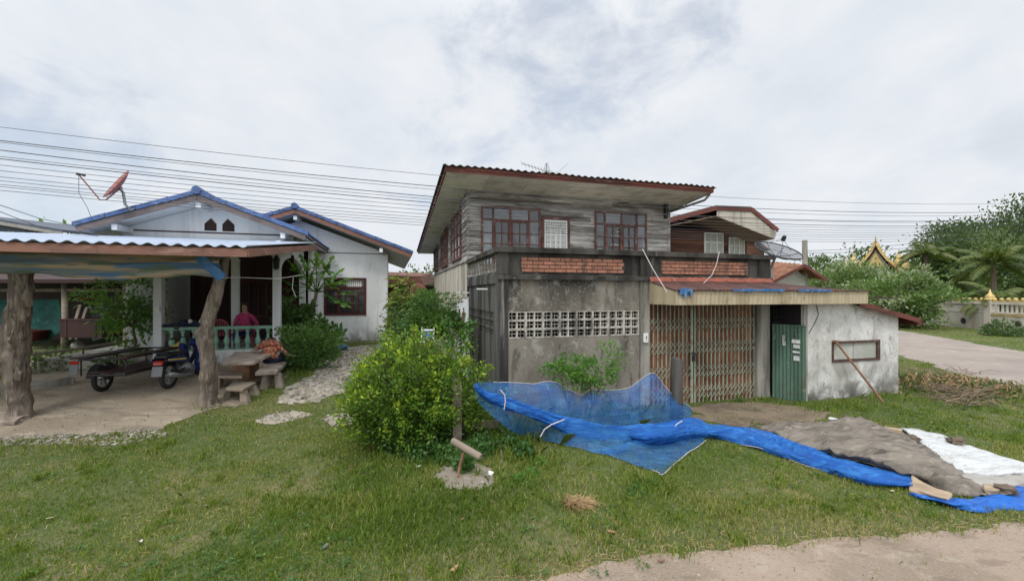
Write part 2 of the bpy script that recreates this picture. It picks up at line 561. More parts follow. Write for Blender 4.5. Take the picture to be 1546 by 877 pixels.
M['glass'] = surf('glass', (0.035, 0.038, 0.042), rough=0.08, bump=0.03, bscale=2, spec=0.6, rvar=0.2)
M['glass_dirty'] = surf('glass_dirty', (0.13, 0.14, 0.15), (((0.26, 0.26, 0.25), 4, Z, 0.46, 0.7, 0.6), ((0.05, 0.05, 0.055), 1.7, Z, 0.45, 0.65, 0.6)), rough=0.12, bump=0.05, bscale=2, spec=0.7, rvar=0.45)  # dirty glass; its grey base also stands in for reflections
M['frosted'] = surf('frosted', (0.36, 0.37, 0.32), (((0.5, 0.5, 0.46), 3, Z, 0.45, 0.7, 0.6),), rough=0.4, bump=0.05, spec=0.4)
M['curtain'] = surf('curtain', (0.62, 0.62, 0.58), (((0.4, 0.4, 0.38), 8, VS, 0.45, 0.7, 0.6),), rough=0.9, bump=0.3, bscale=18, bstretch=VS)
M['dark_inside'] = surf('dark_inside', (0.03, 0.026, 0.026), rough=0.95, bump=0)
M['black_metal'] = plain('black_metal', (0.022, 0.022, 0.024), 0.5, 0.2)
M['grey_metal'] = plain('grey_metal', (0.28, 0.29, 0.30), 0.45, 0.6)
M['white_plastic'] = plain('white_plastic', (0.7, 0.7, 0.68), 0.4)
M['rubber'] = plain('rubber', (0.025, 0.024, 0.024), 0.8)
M['dish_red'] = surf('dish_red', (0.27, 0.095, 0.085), (((0.20, 0.12, 0.10), 4, Z, 0.45, 0.66, 0.7),), 0.7, 0.1)
M['bark'] = surf('bark', (0.27, 0.22, 0.175), (((0.11, 0.083, 0.063), 9, (1, 1, 0.16), 0.42, 0.58, 0.85), ((0.40, 0.35, 0.29), 16, (1, 1, 0.22), 0.56, 0.66, 0.7), ((0.05, 0.04, 0.032), 24, (1, 1, 0.12), 0.56, 0.63, 0.8), ((0.13, 0.105, 0.085), 2.2, Z, 0.48, 0.6, 0.6), ((0.34, 0.28, 0.21), 5, Z, 0.4, 0.6, 0.7, (0.35, 0.0))), 0.95, 1.0, 22, (1, 1, 0.14), bdist=0.07)
M['trunk'] = surf('trunk', (0.16, 0.125, 0.09), (((0.08, 0.06, 0.045), 4, VS, 0.4, 0.65, 0.7),), 0.92, 0.6, 12)
M['twig'] = surf('twig', (0.23, 0.17, 0.115), (((0.12, 0.085, 0.06), 6, Z, 0.4, 0.65, 0.7),), 0.9, 0.4, 20, rvar=0.35)
M['plank'] = surf('plank', (0.33, 0.275, 0.21), (((0.16, 0.125, 0.095), 4, HS, 0.4, 0.62, 0.8), ((0.45, 0.40, 0.34), 8, HS, 0.58, 0.7, 0.5)), 0.9, 0.5, 20, HS, rvar=0.2)
M['stone_table'] = surf('stone_table', (0.32, 0.265, 0.215), (((0.17, 0.135, 0.11), 4, Z, 0.4, 0.62, 0.8), ((0.45, 0.4, 0.35), 9, Z, 0.58, 0.7, 0.5)), 0.85, 0.4, 25)
M['terracotta'] = surf('terracotta', (0.30, 0.165, 0.10), (((0.17, 0.10, 0.07), 4, Z, 0.42, 0.65, 0.7),), 0.85, 0.3, 25)
M['baluster_green'] = surf('baluster_green', (0.22, 0.40, 0.30), (((0.12, 0.22, 0.17), 6, Z, 0.45, 0.66, 0.6), ((0.45, 0.55, 0.48), 9, Z, 0.6, 0.72, 0.5)), 0.6, 0.1)
M['teal_cloth'] = surf('teal_cloth', (0.022, 0.10, 0.085), (((0.012, 0.05, 0.045), 2, Z, 0.42, 0.62, 0.8), ((0.06, 0.17, 0.15), 5, Z, 0.56, 0.68, 0.6)), 0.8, 0.6, 6)
M['net_blue'] = sheer('net_blue', (0.016, 0.15, 0.50), 0.44, fold_light=(0.05, 0.26, 0.60))
M['net_dense'] = sheer('net_dense', (0.010, 0.125, 0.50), 0.88, weave=5.0, fold_light=(0.035, 0.24, 0.66))
M['rope'] = plain('rope', (0.50, 0.45, 0.44), 0.9)
M['tarp_brown'] = surf('tarp_brown', (0.20, 0.172, 0.14), (((0.115, 0.098, 0.08), 2.0, (1, 2.6, 1), 0.42, 0.62, 0.8), ((0.28, 0.245, 0.20), 4, (1, 2, 1), 0.55, 0.67, 0.7), ((0.055, 0.046, 0.038), 3, (0.5, 3.4, 1), 0.58, 0.65, 0.8), ((0.10, 0.085, 0.07), 26, Z, 0.58, 0.68, 0.5)), 0.95, 0.6, 6, (0.7, 2.4, 1), bdist=0.07)
M['tarp_white'] = surf('tarp_white', (0.56, 0.57, 0.565), (((0.42, 0.40, 0.36), 2.4, (1, 2, 1), 0.50, 0.66, 0.7), ((0.30, 0.27, 0.22), 8, Z, 0.60, 0.70, 0.6), ((0.70, 0.70, 0.69), 4, (1, 2, 1), 0.56, 0.68, 0.7)), 0.6, 0.9, 6, (1, 2, 1), bdist=0.08)
M['tarp_grey'] = surf('tarp_grey', (0.33, 0.31, 0.28), (((0.22, 0.2, 0.18), 3, Z, 0.45, 0.66, 0.6),), 0.85, 0.4, 9)
M['tarp_tan'] = surf('tarp_tan', (0.36, 0.27, 0.185), (((0.24, 0.175, 0.12), 4, Z, 0.46, 0.66, 0.7), ((0.45, 0.37, 0.28), 9, Z, 0.58, 0.7, 0.5)), 0.9, 0.4, 12)
M['tarp_blue'] = surf('tarp_blue', (0.014, 0.12, 0.46), (((0.008, 0.06, 0.27), 4, (1, 2, 1), 0.45, 0.62, 0.75), ((0.05, 0.21, 0.55), 7, (1, 2, 1), 0.56, 0.68, 0.6)), 0.5, 0.8, 8, (1, 2, 1), bdist=0.05)
M['awning_cloth'] = surf('awning_cloth', (0.19, 0.225, 0.25), (((0.42, 0.31, 0.20), 1.7, (0.3, 0.3, 4.5), 0.46, 0.56, 0.9), ((0.05, 0.15, 0.30), 1.6, (0.25, 0.25, 4), 0.52, 0.60, 0.9), ((0.10, 0.15, 0.09), 2.4, (0.5, 0.5, 3.5), 0.55, 0.63, 0.8), ((0.10, 0.07, 0.05), 2.8, (0.3, 0.3, 4), 0.58, 0.66, 0.8)), 0.35, 0.3, 6, (0.4, 0.4, 3))
M['blue_strip'] = surf('blue_strip', (0.05, 0.16, 0.36), (((0.22, 0.33, 0.46), 4, Z, 0.5, 0.7, 0.6),), 0.5, 0.2, 12)
M['gold'] = surf('gold', (0.55, 0.41, 0.17), (((0.36, 0.24, 0.08), 2, Z, 0.45, 0.66, 0.7),), 0.5, 0.1, metal=0.1)
M['temple_wall'] = surf('temple_wall', (0.58, 0.53, 0.46), (((0.36, 0.31, 0.25), 0.9, (1, 1, 0.4), 0.45, 0.66, 0.7), ((0.25, 0.21, 0.16), 2, Z, 0.45, 0.68, 0.6, (0.6, 0.0))), 0.85, 0.2, 10)
M['skin'] = plain('skin', (0.36, 0.20, 0.13), 0.6)
M['hair'] = plain('hair', (0.018, 0.014, 0.012), 0.6)
M['pink_shirt'] = surf('pink_shirt', (0.42, 0.05, 0.14), (((0.24, 0.025, 0.08), 10, Z, 0.45, 0.66, 0.6),), 0.85, 0.3, 14)
M['orange_shirt'] = surf('orange_shirt', (0.40, 0.12, 0.055), (((0.09, 0.04, 0.05), 22, Z, 0.48, 0.56, 0.85), ((0.50, 0.33, 0.18), 17, Z, 0.56, 0.63, 0.8)), 0.85, 0.3, 14)
M['navy_cloth'] = plain('navy_cloth', (0.02, 0.025, 0.055), 0.85)
M['blue_cloth'] = plain('blue_cloth', (0.03, 0.045, 0.20), 0.85)
M['bike_blue'] = plain('bike_blue', (0.012, 0.024, 0.11), 0.25)
M['seat_black'] = plain('seat_black', (0.02, 0.02, 0.022), 0.5)
M['tail_red'] = plain('tail_red', (0.32, 0.025, 0.015), 0.25)
M['plate_grey'] = plain('plate_grey', (0.15, 0.16, 0.165), 0.5)
M['chair_pink'] = plain('chair_pink', (0.38, 0.09, 0.12), 0.4)
M['yellow_cloth'] = plain('yellow_cloth', (0.55, 0.42, 0.10), 0.7)
M['solar_panel'] = surf('solar_panel', (0.06, 0.10, 0.28), rough=0.6, bump=0, spec=0.2)
M['mesh_dish'] = sheer('mesh_dish', (0.07, 0.075, 0.08), 0.58)
M['straw'] = leaf_mat('straw', [(0.27, 0.165, 0.075), (0.38, 0.26, 0.125), (0.46, 0.34, 0.18)], 0.15, 0.7, (0.4, 0.3, 0.12))
M['dead_leaf'] = surf('dead_leaf', (0.32, 0.17, 0.10), rough=0.7, bump=0.2, rvar=0.4)
M['wire'] = plain('wire', (0.055, 0.055, 0.06), 0.6)
M['stones'] = surf('stones', (0.29, 0.26, 0.215), (((0.20, 0.18, 0.155), 6, Z, 0.45, 0.66, 0.6),), 0.85, 0.3, 30, rvar=0.45)
M['litter_white'] = plain('litter_white', (0.7, 0.7, 0.7), 0.6)
M['grass'] = leaf_mat('grass', [(0.08, 0.148, 0.016), (0.142, 0.222, 0.025), (0.215, 0.28, 0.038), (0.30, 0.29, 0.075), (0.46, 0.38, 0.20)], 0.34, 0.6)
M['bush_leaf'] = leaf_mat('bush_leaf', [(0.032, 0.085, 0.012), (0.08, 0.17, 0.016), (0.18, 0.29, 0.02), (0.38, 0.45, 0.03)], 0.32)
M['shrub_leaf'] = leaf_mat('shrub_leaf', [(0.04, 0.125, 0.022), (0.08, 0.21, 0.035), (0.15, 0.30, 0.05)], 0.38)
M['weed_leaf'] = leaf_mat('weed_leaf', [(0.03, 0.085, 0.018), (0.055, 0.13, 0.028), (0.09, 0.18, 0.04)], 0.3)
M['dark_leaf'] = leaf_mat('dark_leaf', [(0.022, 0.05, 0.018), (0.04, 0.085, 0.024), (0.07, 0.125, 0.035)], 0.28)
M['far_leaf'] = leaf_mat('far_leaf', [(0.04, 0.075, 0.03), (0.07, 0.125, 0.042), (0.12, 0.17, 0.055)], 0.28)
M['blossom_leaf'] = leaf_mat('blossom_leaf', [(0.045, 0.10, 0.025), (0.075, 0.155, 0.035), (0.12, 0.20, 0.05), (0.14, 0.22, 0.07), (0.42, 0.42, 0.30)], 0.25)
M['palm_leaf'] = leaf_mat('palm_leaf', [(0.06, 0.09, 0.025), (0.10, 0.14, 0.035), (0.19, 0.19, 0.06)], 0.3)
M['yellow_leaf'] = leaf_mat('yellow_leaf', [(0.04, 0.10, 0.022), (0.07, 0.14, 0.03), (0.10, 0.17, 0.035), (0.40, 0.38, 0.08)], 0.3)

# ---------------------------------------------------------------- camera, sky, sun
cam_d = bpy.data.cameras.new('camera')
cam = bpy.data.objects.new('camera', cam_d)
COL.objects.link(cam)
SC.camera = cam
cam_d.sensor_width = 36.0
cam_d.lens = F / 1546.0 * 36.0
cam_d.shift_y = (CY - 438.5) / 1546.0
cam_d.clip_start = 0.05
cam_d.clip_end = 3000
cam.location = (0, 0, EYE)
cam.rotation_euler = (math.radians(90), 0, 0)

SUN_EL, SUN_AZ = math.radians(52), math.radians(205)     # high, from behind the camera and a little to its left
world = bpy.data.worlds.new('World')
SC.world = world
world.use_nodes = True
nt = world.node_tree
nt.nodes.clear()
wo = nt.nodes.new('ShaderNodeOutputWorld')
sky = nt.nodes.new('ShaderNodeTexSky')
sky.sky_type = 'NISHITA'
sky.sun_disc = False
sky.sun_elevation = SUN_EL
sky.sun_rotation = SUN_AZ
sky.dust_density = 1.0
bg1 = nt.nodes.new('ShaderNodeBackground')
bg1.inputs[1].default_value = 0.15
nt.links.new(sky.outputs[0], bg1.inputs[0])
tc = nt.nodes.new('ShaderNodeTexCoord')
sx = nt.nodes.new('ShaderNodeSeparateXYZ')
nt.links.new(tc.outputs['Generated'], sx.inputs[0])
den = mul(nt, mul(nt, sx.outputs[2], 0.0, 'MAXIMUM'), 0.16, 'ADD')
px_, py_ = mul(nt, sx.outputs[0], den, 'DIVIDE'), mul(nt, sx.outputs[1], den, 'DIVIDE')
cb = nt.nodes.new('ShaderNodeCombineXYZ')
nt.links.new(px_, cb.inputs[0])
nt.links.new(py_, cb.inputs[1])


def dirspot(vec, lo, hi):
    d = nt.nodes.new('ShaderNodeVectorMath')
    d.operation = 'DOT_PRODUCT'
    v = Vector(vec).normalized()
    d.inputs[1].default_value = v
    nrm = nt.nodes.new('ShaderNodeVectorMath')
    nrm.operation = 'NORMALIZE'
    nt.links.new(tc.outputs['Generated'], nrm.inputs[0])
    nt.links.new(nrm.outputs[0], d.inputs[0])
    r = nt.nodes.new('ShaderNodeMapRange')
    r.interpolation_type = 'SMOOTHSTEP'
    r.inputs['From Min'].default_value = lo
    r.inputs['From Max'].default_value = hi
    nt.links.new(d.outputs['Value'], r.inputs['Value'])
    return r.outputs['Result']


def ray(px, py):
    return Vector(((px - CX) / F, 1.0, (CY - py) / F))


_, cn = noise_fac(nt, cb.outputs[0], 0.85, (1.0, 0.75, 1), detail=9, rough=0.56, seed=2.3, dist=0.35)
_, cn2 = noise_fac(nt, cb.outputs[0], 1.7, (1.0, 0.55, 1), detail=9, rough=0.6, seed=7.1, dist=0.6)
_, cn3 = noise_fac(nt, tc.outputs['Generated'], 6.0, (1, 1, 1.7), detail=8, rough=0.6, seed=1.2, dist=0.3)
gap = mul(nt, mul(nt, dirspot(ray(790, 60), 0.88, 0.998), 0.125), mul(nt, dirspot(ray(40, 300), 0.955, 0.999), 0.19), 'ADD')
cov = mul(nt, mul(nt, mul(nt, cn, 0.5), mul(nt, cn3, 0.5), 'ADD'), gap, 'SUBTRACT')
cm = nt.nodes.new('ShaderNodeMapRange')
cm.interpolation_type = 'SMOOTHSTEP'
cm.inputs['From Min'].default_value = 0.26
cm.inputs['To Min'].default_value = 0.60
cm.inputs['From Max'].default_value = 0.44
nt.links.new(cov, cm.inputs['Value'])
cc = nt.nodes.new('ShaderNodeValToRGB')
cc.color_ramp.elements[0].position, cc.color_ramp.elements[0].color = 0.27, (0.70, 0.745, 0.81, 1)
cc.color_ramp.elements[1].position, cc.color_ramp.elements[1].color = 0.66, (0.88, 0.90, 0.93, 1)
e = cc.color_ramp.elements.new(0.47)
e.color = (0.78, 0.822, 0.882, 1)
shade = mul(nt, mul(nt, cn2, 0.55), mul(nt, cn3, 0.45), 'ADD')
blot = mul(nt, dirspot(ray(1545, 205), 0.9980, 0.9998), 0.17)
shade = mul(nt, shade, blot, 'SUBTRACT')
nt.links.new(shade, cc.inputs[0])
bg2 = nt.nodes.new('ShaderNodeBackground')
# an overcast sky is brightest overhead and round the veiled sun
zen = nt.nodes.new('ShaderNodeMapRange')
zen.interpolation_type = 'SMOOTHSTEP'
zen.inputs['From Min'].default_value = 0.5
zen.inputs['From Max'].default_value = 1.0
zen.inputs['To Min'].default_value = 1.0
zen.inputs['To Max'].default_value = 2.1
nt.links.new(sx.outputs[2], zen.inputs['Value'])
veil = mul(nt, dirspot((math.sin(SUN_AZ) * math.cos(SUN_EL), math.cos(SUN_AZ) * math.cos(SUN_EL), math.sin(SUN_EL)), 0.1, 1.0), 1.0)
nt.links.new(mul(nt, zen.outputs['Result'], veil, 'ADD'), bg2.inputs[1])
nt.links.new(cc.outputs[0], bg2.inputs[0])
mxw = nt.nodes.new('ShaderNodeMixShader')
nt.links.new(cm.outputs['Result'], mxw.inputs[0])
nt.links.new(bg1.outputs[0], mxw.inputs[1])
nt.links.new(bg2.outputs[0], mxw.inputs[2])
nt.links.new(mxw.outputs[0], wo.inputs[0])

sl = bpy.data.lights.new('sun', 'SUN')
sl.energy = 1.5
sl.angle = math.radians(12)
sl.color = (1.0, 0.96, 0.90)
so = bpy.data.objects.new('sun', sl)
COL.objects.link(so)
# Nishita: rotation is measured clockwise from +Y
sdir = Vector((math.sin(SUN_AZ) * math.cos(SUN_EL), math.cos(SUN_AZ) * math.cos(SUN_EL), math.sin(SUN_EL)))
so.rotation_euler = (-sdir).to_track_quat('-Z', 'Y').to_euler()

SC.view_settings.view_transform = 'Standard'
SC.view_settings.look = 'None'
SC.view_settings.exposure = 0.0
SC.view_settings.gamma = 1.0
SC.cycles.max_bounces = 6
SC.cycles.transparent_max_bounces = 12
SC.cycles.use_denoising = True


# ---------------------------------------------------------------- ground sheets
def fbm(x, y, s=1.0, seed=0.0):
    """cheap vectorised value noise in -1..1"""
    out = np.zeros_like(x, dtype=float)
    amp, tot = 1.0, 0.0
    for o in range(4):
        fx, fy = x * s + seed * 13.7 + o * 7.3, y * s - seed * 5.1 + o * 3.9
        ix, iy = np.floor(fx).astype(np.int64), np.floor(fy).astype(np.int64)
        tx, ty = fx - ix, fy - iy
        tx, ty = tx * tx * (3 - 2 * tx), ty * ty * (3 - 2 * ty)

        def h(a, b):
            n = (a * 374761393 + b * 668265263 + o * 69069) & 0x7fffffff
            n = ((n ^ (n >> 13)) * 1274126177) & 0x7fffffff
            return ((n ^ (n >> 16)) & 0xffff) / 32767.5 - 1.0
        out += amp * ((h(ix, iy) * (1 - tx) + h(ix + 1, iy) * tx) * (1 - ty) + (h(ix, iy + 1) * (1 - tx) + h(ix + 1, iy + 1) * tx) * ty)
        tot += amp
        amp *= 0.5
        s *= 2.03
    return out / tot


def inpoly(x, y, poly):
    c = np.zeros(np.shape(x), dtype=bool)
    n = len(poly)
    for i in range(n):
        x0, y0 = poly[i][0], poly[i][1]
        x1, y1 = poly[(i + 1) % n][0], poly[(i + 1) % n][1]
        if y0 == y1:
            continue
        t = ((y0 > y) != (y1 > y)) & (x < (x1 - x0) * (y - y0) / (y1 - y0) + x0)
        c ^= t
    return c


def grid_mesh(name, xs, ys, zfun, mat, keep=None):
    X, Y = np.meshgrid(xs, ys)
    Zz = zfun(X, Y)
    nx, ny = len(xs), len(ys)
    me = bpy.data.meshes.new(name)
    me.vertices.add(nx * ny)
    me.vertices.foreach_set('co', np.stack([X, Y, Zz], -1).astype(np.float32).ravel())
    I = np.arange(nx * ny).reshape(ny, nx)
    q = np.stack([I[:-1, :-1], I[:-1, 1:], I[1:, 1:], I[1:, :-1]], -1).reshape(-1, 4)
    if keep is not None:
        cx = (X[:-1, :-1] + X[1:, 1:]).ravel() / 2
        cy = (Y[:-1, :-1] + Y[1:, 1:]).ravel() / 2
        q = q[keep(cx, cy)]
    nf = len(q)
    me.loops.add(nf * 4)
    me.loops.foreach_set('vertex_index', q.astype(np.int32).ravel())
    me.polygons.add(nf)
    me.polygons.foreach_set('loop_start', np.arange(0, nf * 4, 4, dtype=np.int32))
    me.polygons.foreach_set('use_smooth', np.ones(nf, dtype=bool))
    at = me.attributes.new('rnd', 'FLOAT', 'FACE')
    at.data.foreach_set('value', np.full(nf, 0.5, dtype=np.float32))
    me.update(calc_edges=True)
    if keep is not None:
        bm = bmesh.new()
        bm.from_mesh(me)
        bmesh.ops.delete(bm, geom=[v for v in bm.verts if not v.link_faces], context='VERTS')
        bm.to_mesh(me)
        bm.free()
    me.materials.append(mat)
    o = bpy.data.objects.new(name, me)
    COL.objects.link(o)
    o['kind'] = 'structure'
    return o


M['lawn_soil'] = surf('lawn_soil', (0.11, 0.125, 0.045), (((0.07, 0.105, 0.028), 0.5, Z, 0.4, 0.62, 0.8), ((0.23, 0.19, 0.10), 0.9, Z, 0.52, 0.7, 0.75), ((0.27, 0.215, 0.13), 11, Z, 0.55, 0.7, 0.6)), 0.95, 0.8, 45, world=True, bdist=0.05)
M['dirt'] = surf('dirt', (0.37, 0.305, 0.225), (((0.27, 0.22, 0.16), 0.9, Z, 0.42, 0.62, 0.85), ((0.19, 0.155, 0.115), 1.7, (0.35, 1.8, 1), 0.52, 0.66, 0.8), ((0.50, 0.425, 0.325), 5, (0.5, 1.5, 1), 0.55, 0.68, 0.7), ((0.20, 0.165, 0.125), 34, Z, 0.58, 0.66, 0.6), ((0.14, 0.11, 0.085), 12, (0.4, 2, 1), 0.62, 0.69, 0.6)), 0.96, 0.9, 40, world=True, bdist=0.04)
_unused = lambda *a, **k: None
_unused('dirt', (0.43, 0.35, 0.255), (((0.33, 0.265, 0.19), 0.9, Z, 0.42, 0.64, 0.8), ((0.22, 0.175, 0.125), 1.6, (0.4, 1.6, 1), 0.56, 0.72, 0.7), ((0.55, 0.46, 0.35), 7, Z, 0.58, 0.74, 0.5)), 0.95, 0.6, 30, world=True, bdist=0.03)
M['road'] = surf('road', (0.40, 0.305, 0.235), (((0.285, 0.225, 0.165), 0.8, Z, 0.42, 0.62, 0.8), ((0.45, 0.37, 0.285), 3.5, Z, 0.54, 0.68, 0.7), ((0.20, 0.16, 0.12), 26, Z, 0.57, 0.66, 0.65), ((0.50, 0.43, 0.35), 60, Z, 0.58, 0.66, 0.6), ((0.22, 0.175, 0.13), 2.2, (1, 3, 1), 0.56, 0.66, 0.6)), 0.96, 1.0, 70, world=True, bdist=0.03)
_unused('road', (0.50, 0.40, 0.30), (((0.39, 0.305, 0.225), 0.7, Z, 0.42, 0.66, 0.7), ((0.58, 0.475, 0.36), 3, Z, 0.55, 0.72, 0.6), ((0.26, 0.20, 0.15), 16, Z, 0.63, 0.74, 0.5)), 0.95, 0.7, 50, world=True, bdist=0.02)
M['side_road'] = surf('side_road', (0.285, 0.24, 0.205), (((0.215, 0.18, 0.155), 0.5, Z, 0.42, 0.66, 0.7), ((0.45, 0.38, 0.31), 2, Z, 0.55, 0.72, 0.6)), 0.9, 0.4, 30, world=True)
M['sand'] = surf('sand', (0.235, 0.20, 0.16), (((0.22, 0.185, 0.145), 3, Z, 0.42, 0.64, 0.8), ((0.42, 0.38, 0.32), 9, Z, 0.58, 0.74, 0.6)), 0.95, 0.7, 40, world=True)
M['door_dirt'] = surf('door_dirt', (0.20, 0.155, 0.105), (((0.12, 0.09, 0.065), 1.6, Z, 0.42, 0.62, 0.85), ((0.29, 0.24, 0.18), 6, Z, 0.56, 0.72, 0.6)), 0.95, 0.7, 30, world=True)
M['path'] = surf('path', (0.34, 0.295, 0.225), (((0.24, 0.21, 0.15), 3, Z, 0.42, 0.64, 0.8), ((0.13, 0.155, 0.05), 1.8, Z, 0.56, 0.68, 0.6)), 0.95, 0.7, 40, world=True)

near = np.concatenate([-np.geomspace(22, 900, 16)[::-1], np.arange(-21, 36.1, 0.3), np.geomspace(37, 900, 16)])
nearY = np.concatenate([-np.geomspace(3.5, 200, 8)[::-1], np.arange(-3, 32, 0.3), np.geomspace(33, 1500, 18)])
grid_mesh('ground', near, nearY, ground_z, M['lawn_soil'])

ROAD_EDGE = [(-40, -10.0), (-9, 0.2), (-2.0, 3.25)] + [tuple(atg(px, py)[:2]) for px, py in ((720, 890), (860, 862), (960, 846), (1060, 832), (1180, 822), (1300, 810), (1420, 800), (1546, 783))] + [(7.2, 5.05), (8.6, 5.8), (10.2, 7.2), (11.6, 9.0), (13.2, 11.8)]
SIDE_L = [(10.2, 7.2), (11.6, 9.0), (12.7, 10.6), (15.1, 16.3), (18.4, 24.0), (27.0, 45.0), (60.0, 125.0)]
SIDE_R = [(66.0, 125.0), (33.0, 45.0), (26.2, 28.6), (21.9, 18.2), (19.2, 12.0), (20, 9.0), (26, 8.4), (70, 14)]
ROADP = ROAD_EDGE[:-2] + [(11.0, 8.2), (26, 8.2), (70, 14), (70, -20), (-40, -30)]
SIDEP = SIDE_L + SIDE_R[:6] + [(24, 8.6), (12, 8.0)]
YARD = [tuple(atg(px, py)[:2]) for px, py in ((-60, 675), (60, 662), (150, 657), (235, 649), (285, 628), (330, 613), (352, 617), (392, 588), (428, 580), (433, 562), (445, 548), (430, 527))] + [tuple(W(-3.0, 14.5)[:2]), tuple(W(-11.5, 15.2)[:2]), tuple(atg(40, 560)[:2]), tuple(atg(-60, 600)[:2])]
PATH = [tuple(atg(px, py)[:2]) for px, py in ((418, 611), (432, 588), (470, 566), (493, 545), (498, 527), (580, 520), (560, 548), (545, 566), (520, 592), (480, 606))]
PATH2 = [tuple(atg(px, py)[:2]) for px, py in ((380, 640), (400, 626), (450, 620), (472, 626), (440, 636))]
PATH3 = [tuple(atg(px, py)[:2]) for px, py in ((488, 634), (505, 625), (530, 624), (535, 640), (505, 644))]
SAND = [tuple(atg(px, py)[:2]) for px, py in ((655, 718), (668, 704), (700, 698), (740, 706), (752, 722), (735, 738), (700, 744), (668, 736))]
DOORDIRT = [tuple(atg(px, py)[:2]) for px, py in ((1040, 632), (1060, 612), (1145, 607), (1215, 614), (1260, 622), (1225, 640), (1130, 644))]


def ragged(poly, amp=0.12, s=2.2, seed=0.0):
    def k(x, y):
        return inpoly(x + amp * fbm(x, y, s, seed), y + amp * fbm(x, y, s, seed + 3.3), poly)
    return k


def sheet(name, poly, res, dz, mat, amp=0.12, s=2.2, seed=0.0):
    P = np.array(poly)
    xs = np.arange(P[:, 0].min() - 0.3, P[:, 0].max() + 0.3, res)
    ys = np.arange(P[:, 1].min() - 0.3, P[:, 1].max() + 0.3, res)
    return grid_mesh(name, xs, ys, lambda x, y: ground_z(x, y) + dz, mat, ragged(poly, amp, s, seed))


ROADP_C = [(max(-13, min(30, x)), max(-3.0, y)) for x, y in ROADP]
SIDEP_C = [(x, min(y, 60)) for x, y in SIDEP]
EX = np.array([p[0] for p in ROAD_EDGE[:11]])
EY = np.array([p[1] for p in ROAD_EDGE[:11]])


def road_edge(x):
    return np.interp(x, EX, EY) + 0.10 * fbm(x, x * 0 + 2.2, 1.1, 1.0) + 0.05 * fbm(x, x * 0 + 5.2, 5.0, 2.0) + 0.035 * fbm(x, x * 0 + 1.7, 16.0, 3.0)


rm = MB()
xs_ = np.concatenate([np.arange(-13, 7.4, 0.03), np.arange(7.4, 34, 0.4)])
ye_ = np.where(xs_ < 7.25, road_edge(xs_), np.interp(xs_, [7.2, 10.9, 40], [5.05 - .02, 8.0, 8.0]))
T = [0, .04, .1, .25, .6, 1.0]
vs_ = [(x, y - (y + 3.0) * t, float(ground_z(x, y - (y + 3.0) * t)) + (0.002 if t == 0 else 0.009)) for x, y in zip(xs_, ye_) for t in T]
k_ = len(T)
rm.add(vs_, [[i * k_ + j, (i + 1) * k_ + j, (i + 1) * k_ + j + 1, i * k_ + j + 1] for i in range(len(xs_) - 1) for j in range(k_ - 1)], .5)
o = rm.build('road', M['road'], None, (0, 0, 0), True)
o['kind'] = 'structure'


def on_road(x, y):
    return np.where(x < 7.25, y < road_edge(x), y < np.interp(x, [7.2, 10.9, 40], [5.03, 8.0, 8.0]))


sheet('side_road', SIDEP_C, 0.16, 0.005, M['side_road'], 0.3, 1.2, 2.0)
sheet('yard', YARD, 0.03, 0.007, M['dirt'], 0.16, 1.9, 3.0)
sheet('path', PATH, 0.035, 0.011, M['path'], 0.14, 2.5, 4.0)
sheet('path', PATH2, 0.025, 0.011, M['path'], 0.15, 3, 5.0)
sheet('path', PATH3, 0.025, 0.011, M['path'], 0.12, 3, 6.0)
sheet('sand_patch', SAND, 0.018, 0.011, M['sand'], 0.16, 5, 7.0)
sheet('dirt_patch', DOORDIRT, 0.04, 0.007, M['door_dirt'], 0.25, 2.2, 8.0)

# ---------------------------------------------------------------- grass and pebbles
BARE = [(on_road, 0.006), (ragged(SIDEP_C, 0.3, 1.2, 2.0), 0.0), (ragged(YARD, 0.16, 1.9, 3.0), 0.008), (ragged(PATH, 0.14, 2.5, 4.0), 0.11),
        (ragged(PATH2, 0.15, 3, 5.0), 0.12), (ragged(PATH3, 0.12, 3, 6.0), 0.12), (ragged(SAND, 0.16, 5, 7.0), 0.10), (ragged(DOORDIRT, 0.25, 2.2, 8.0), 0.15)]
BUILT_UV = [(1.98, 8.62, 7.93, 20.5), (8.5, 12.05, 7.38, 11.5), (-8.2, -2.75, 12.85, 20), (-6.5, -0.05, 17.9, 26)]
TARP_ZONES = []


def grass_ok(x, y):
    keep = np.ones(len(x), dtype=bool)
    for f, p in BARE:
        i = f(x, y + RNG.exponential(0.045, len(x))) if f is on_road else f(x, y)
        keep &= ~i | (RNG.random(len(x)) < p)
    u, v = uv_of(x, y)
    for a, b, c, d in BUILT_UV:
        keep &= ~((u > a) & (u < b) & (v > c) & (v < d))
    for z in TARP_ZONES:
        keep &= ~inpoly(x, y, z)
    return keep


def blades(x, y, h, w, rnd, lean=0.55, z0=None):
    n = len(x)
    z = ground_z(x, y) if z0 is None else z0
    a = RNG.random(n) * 2 * np.pi
    fa = RNG.random(n) * 2 * np.pi
    base = np.stack([x, y, z], -1)
    side = np.stack([np.cos(fa), np.sin(fa), np.zeros(n)], -1) * (w / 2)[:, None]
    ln = h * lean * (0.3 + 1.2 * RNG.random(n))
    d = np.stack([np.cos(a) * ln, np.sin(a) * ln, np.zeros(n)], -1)
    hz = np.stack([np.zeros(n), np.zeros(n), h], -1)
    mid = base + d * 0.35 + hz * 0.6
    tip = base + d + hz * np.maximum(0.25, 1 - (ln / h) * 0.35)[:, None]
    f = np.stack([base - side, base + side, mid + side * 0.8, tip, mid - side * 0.8], 1)
    return f


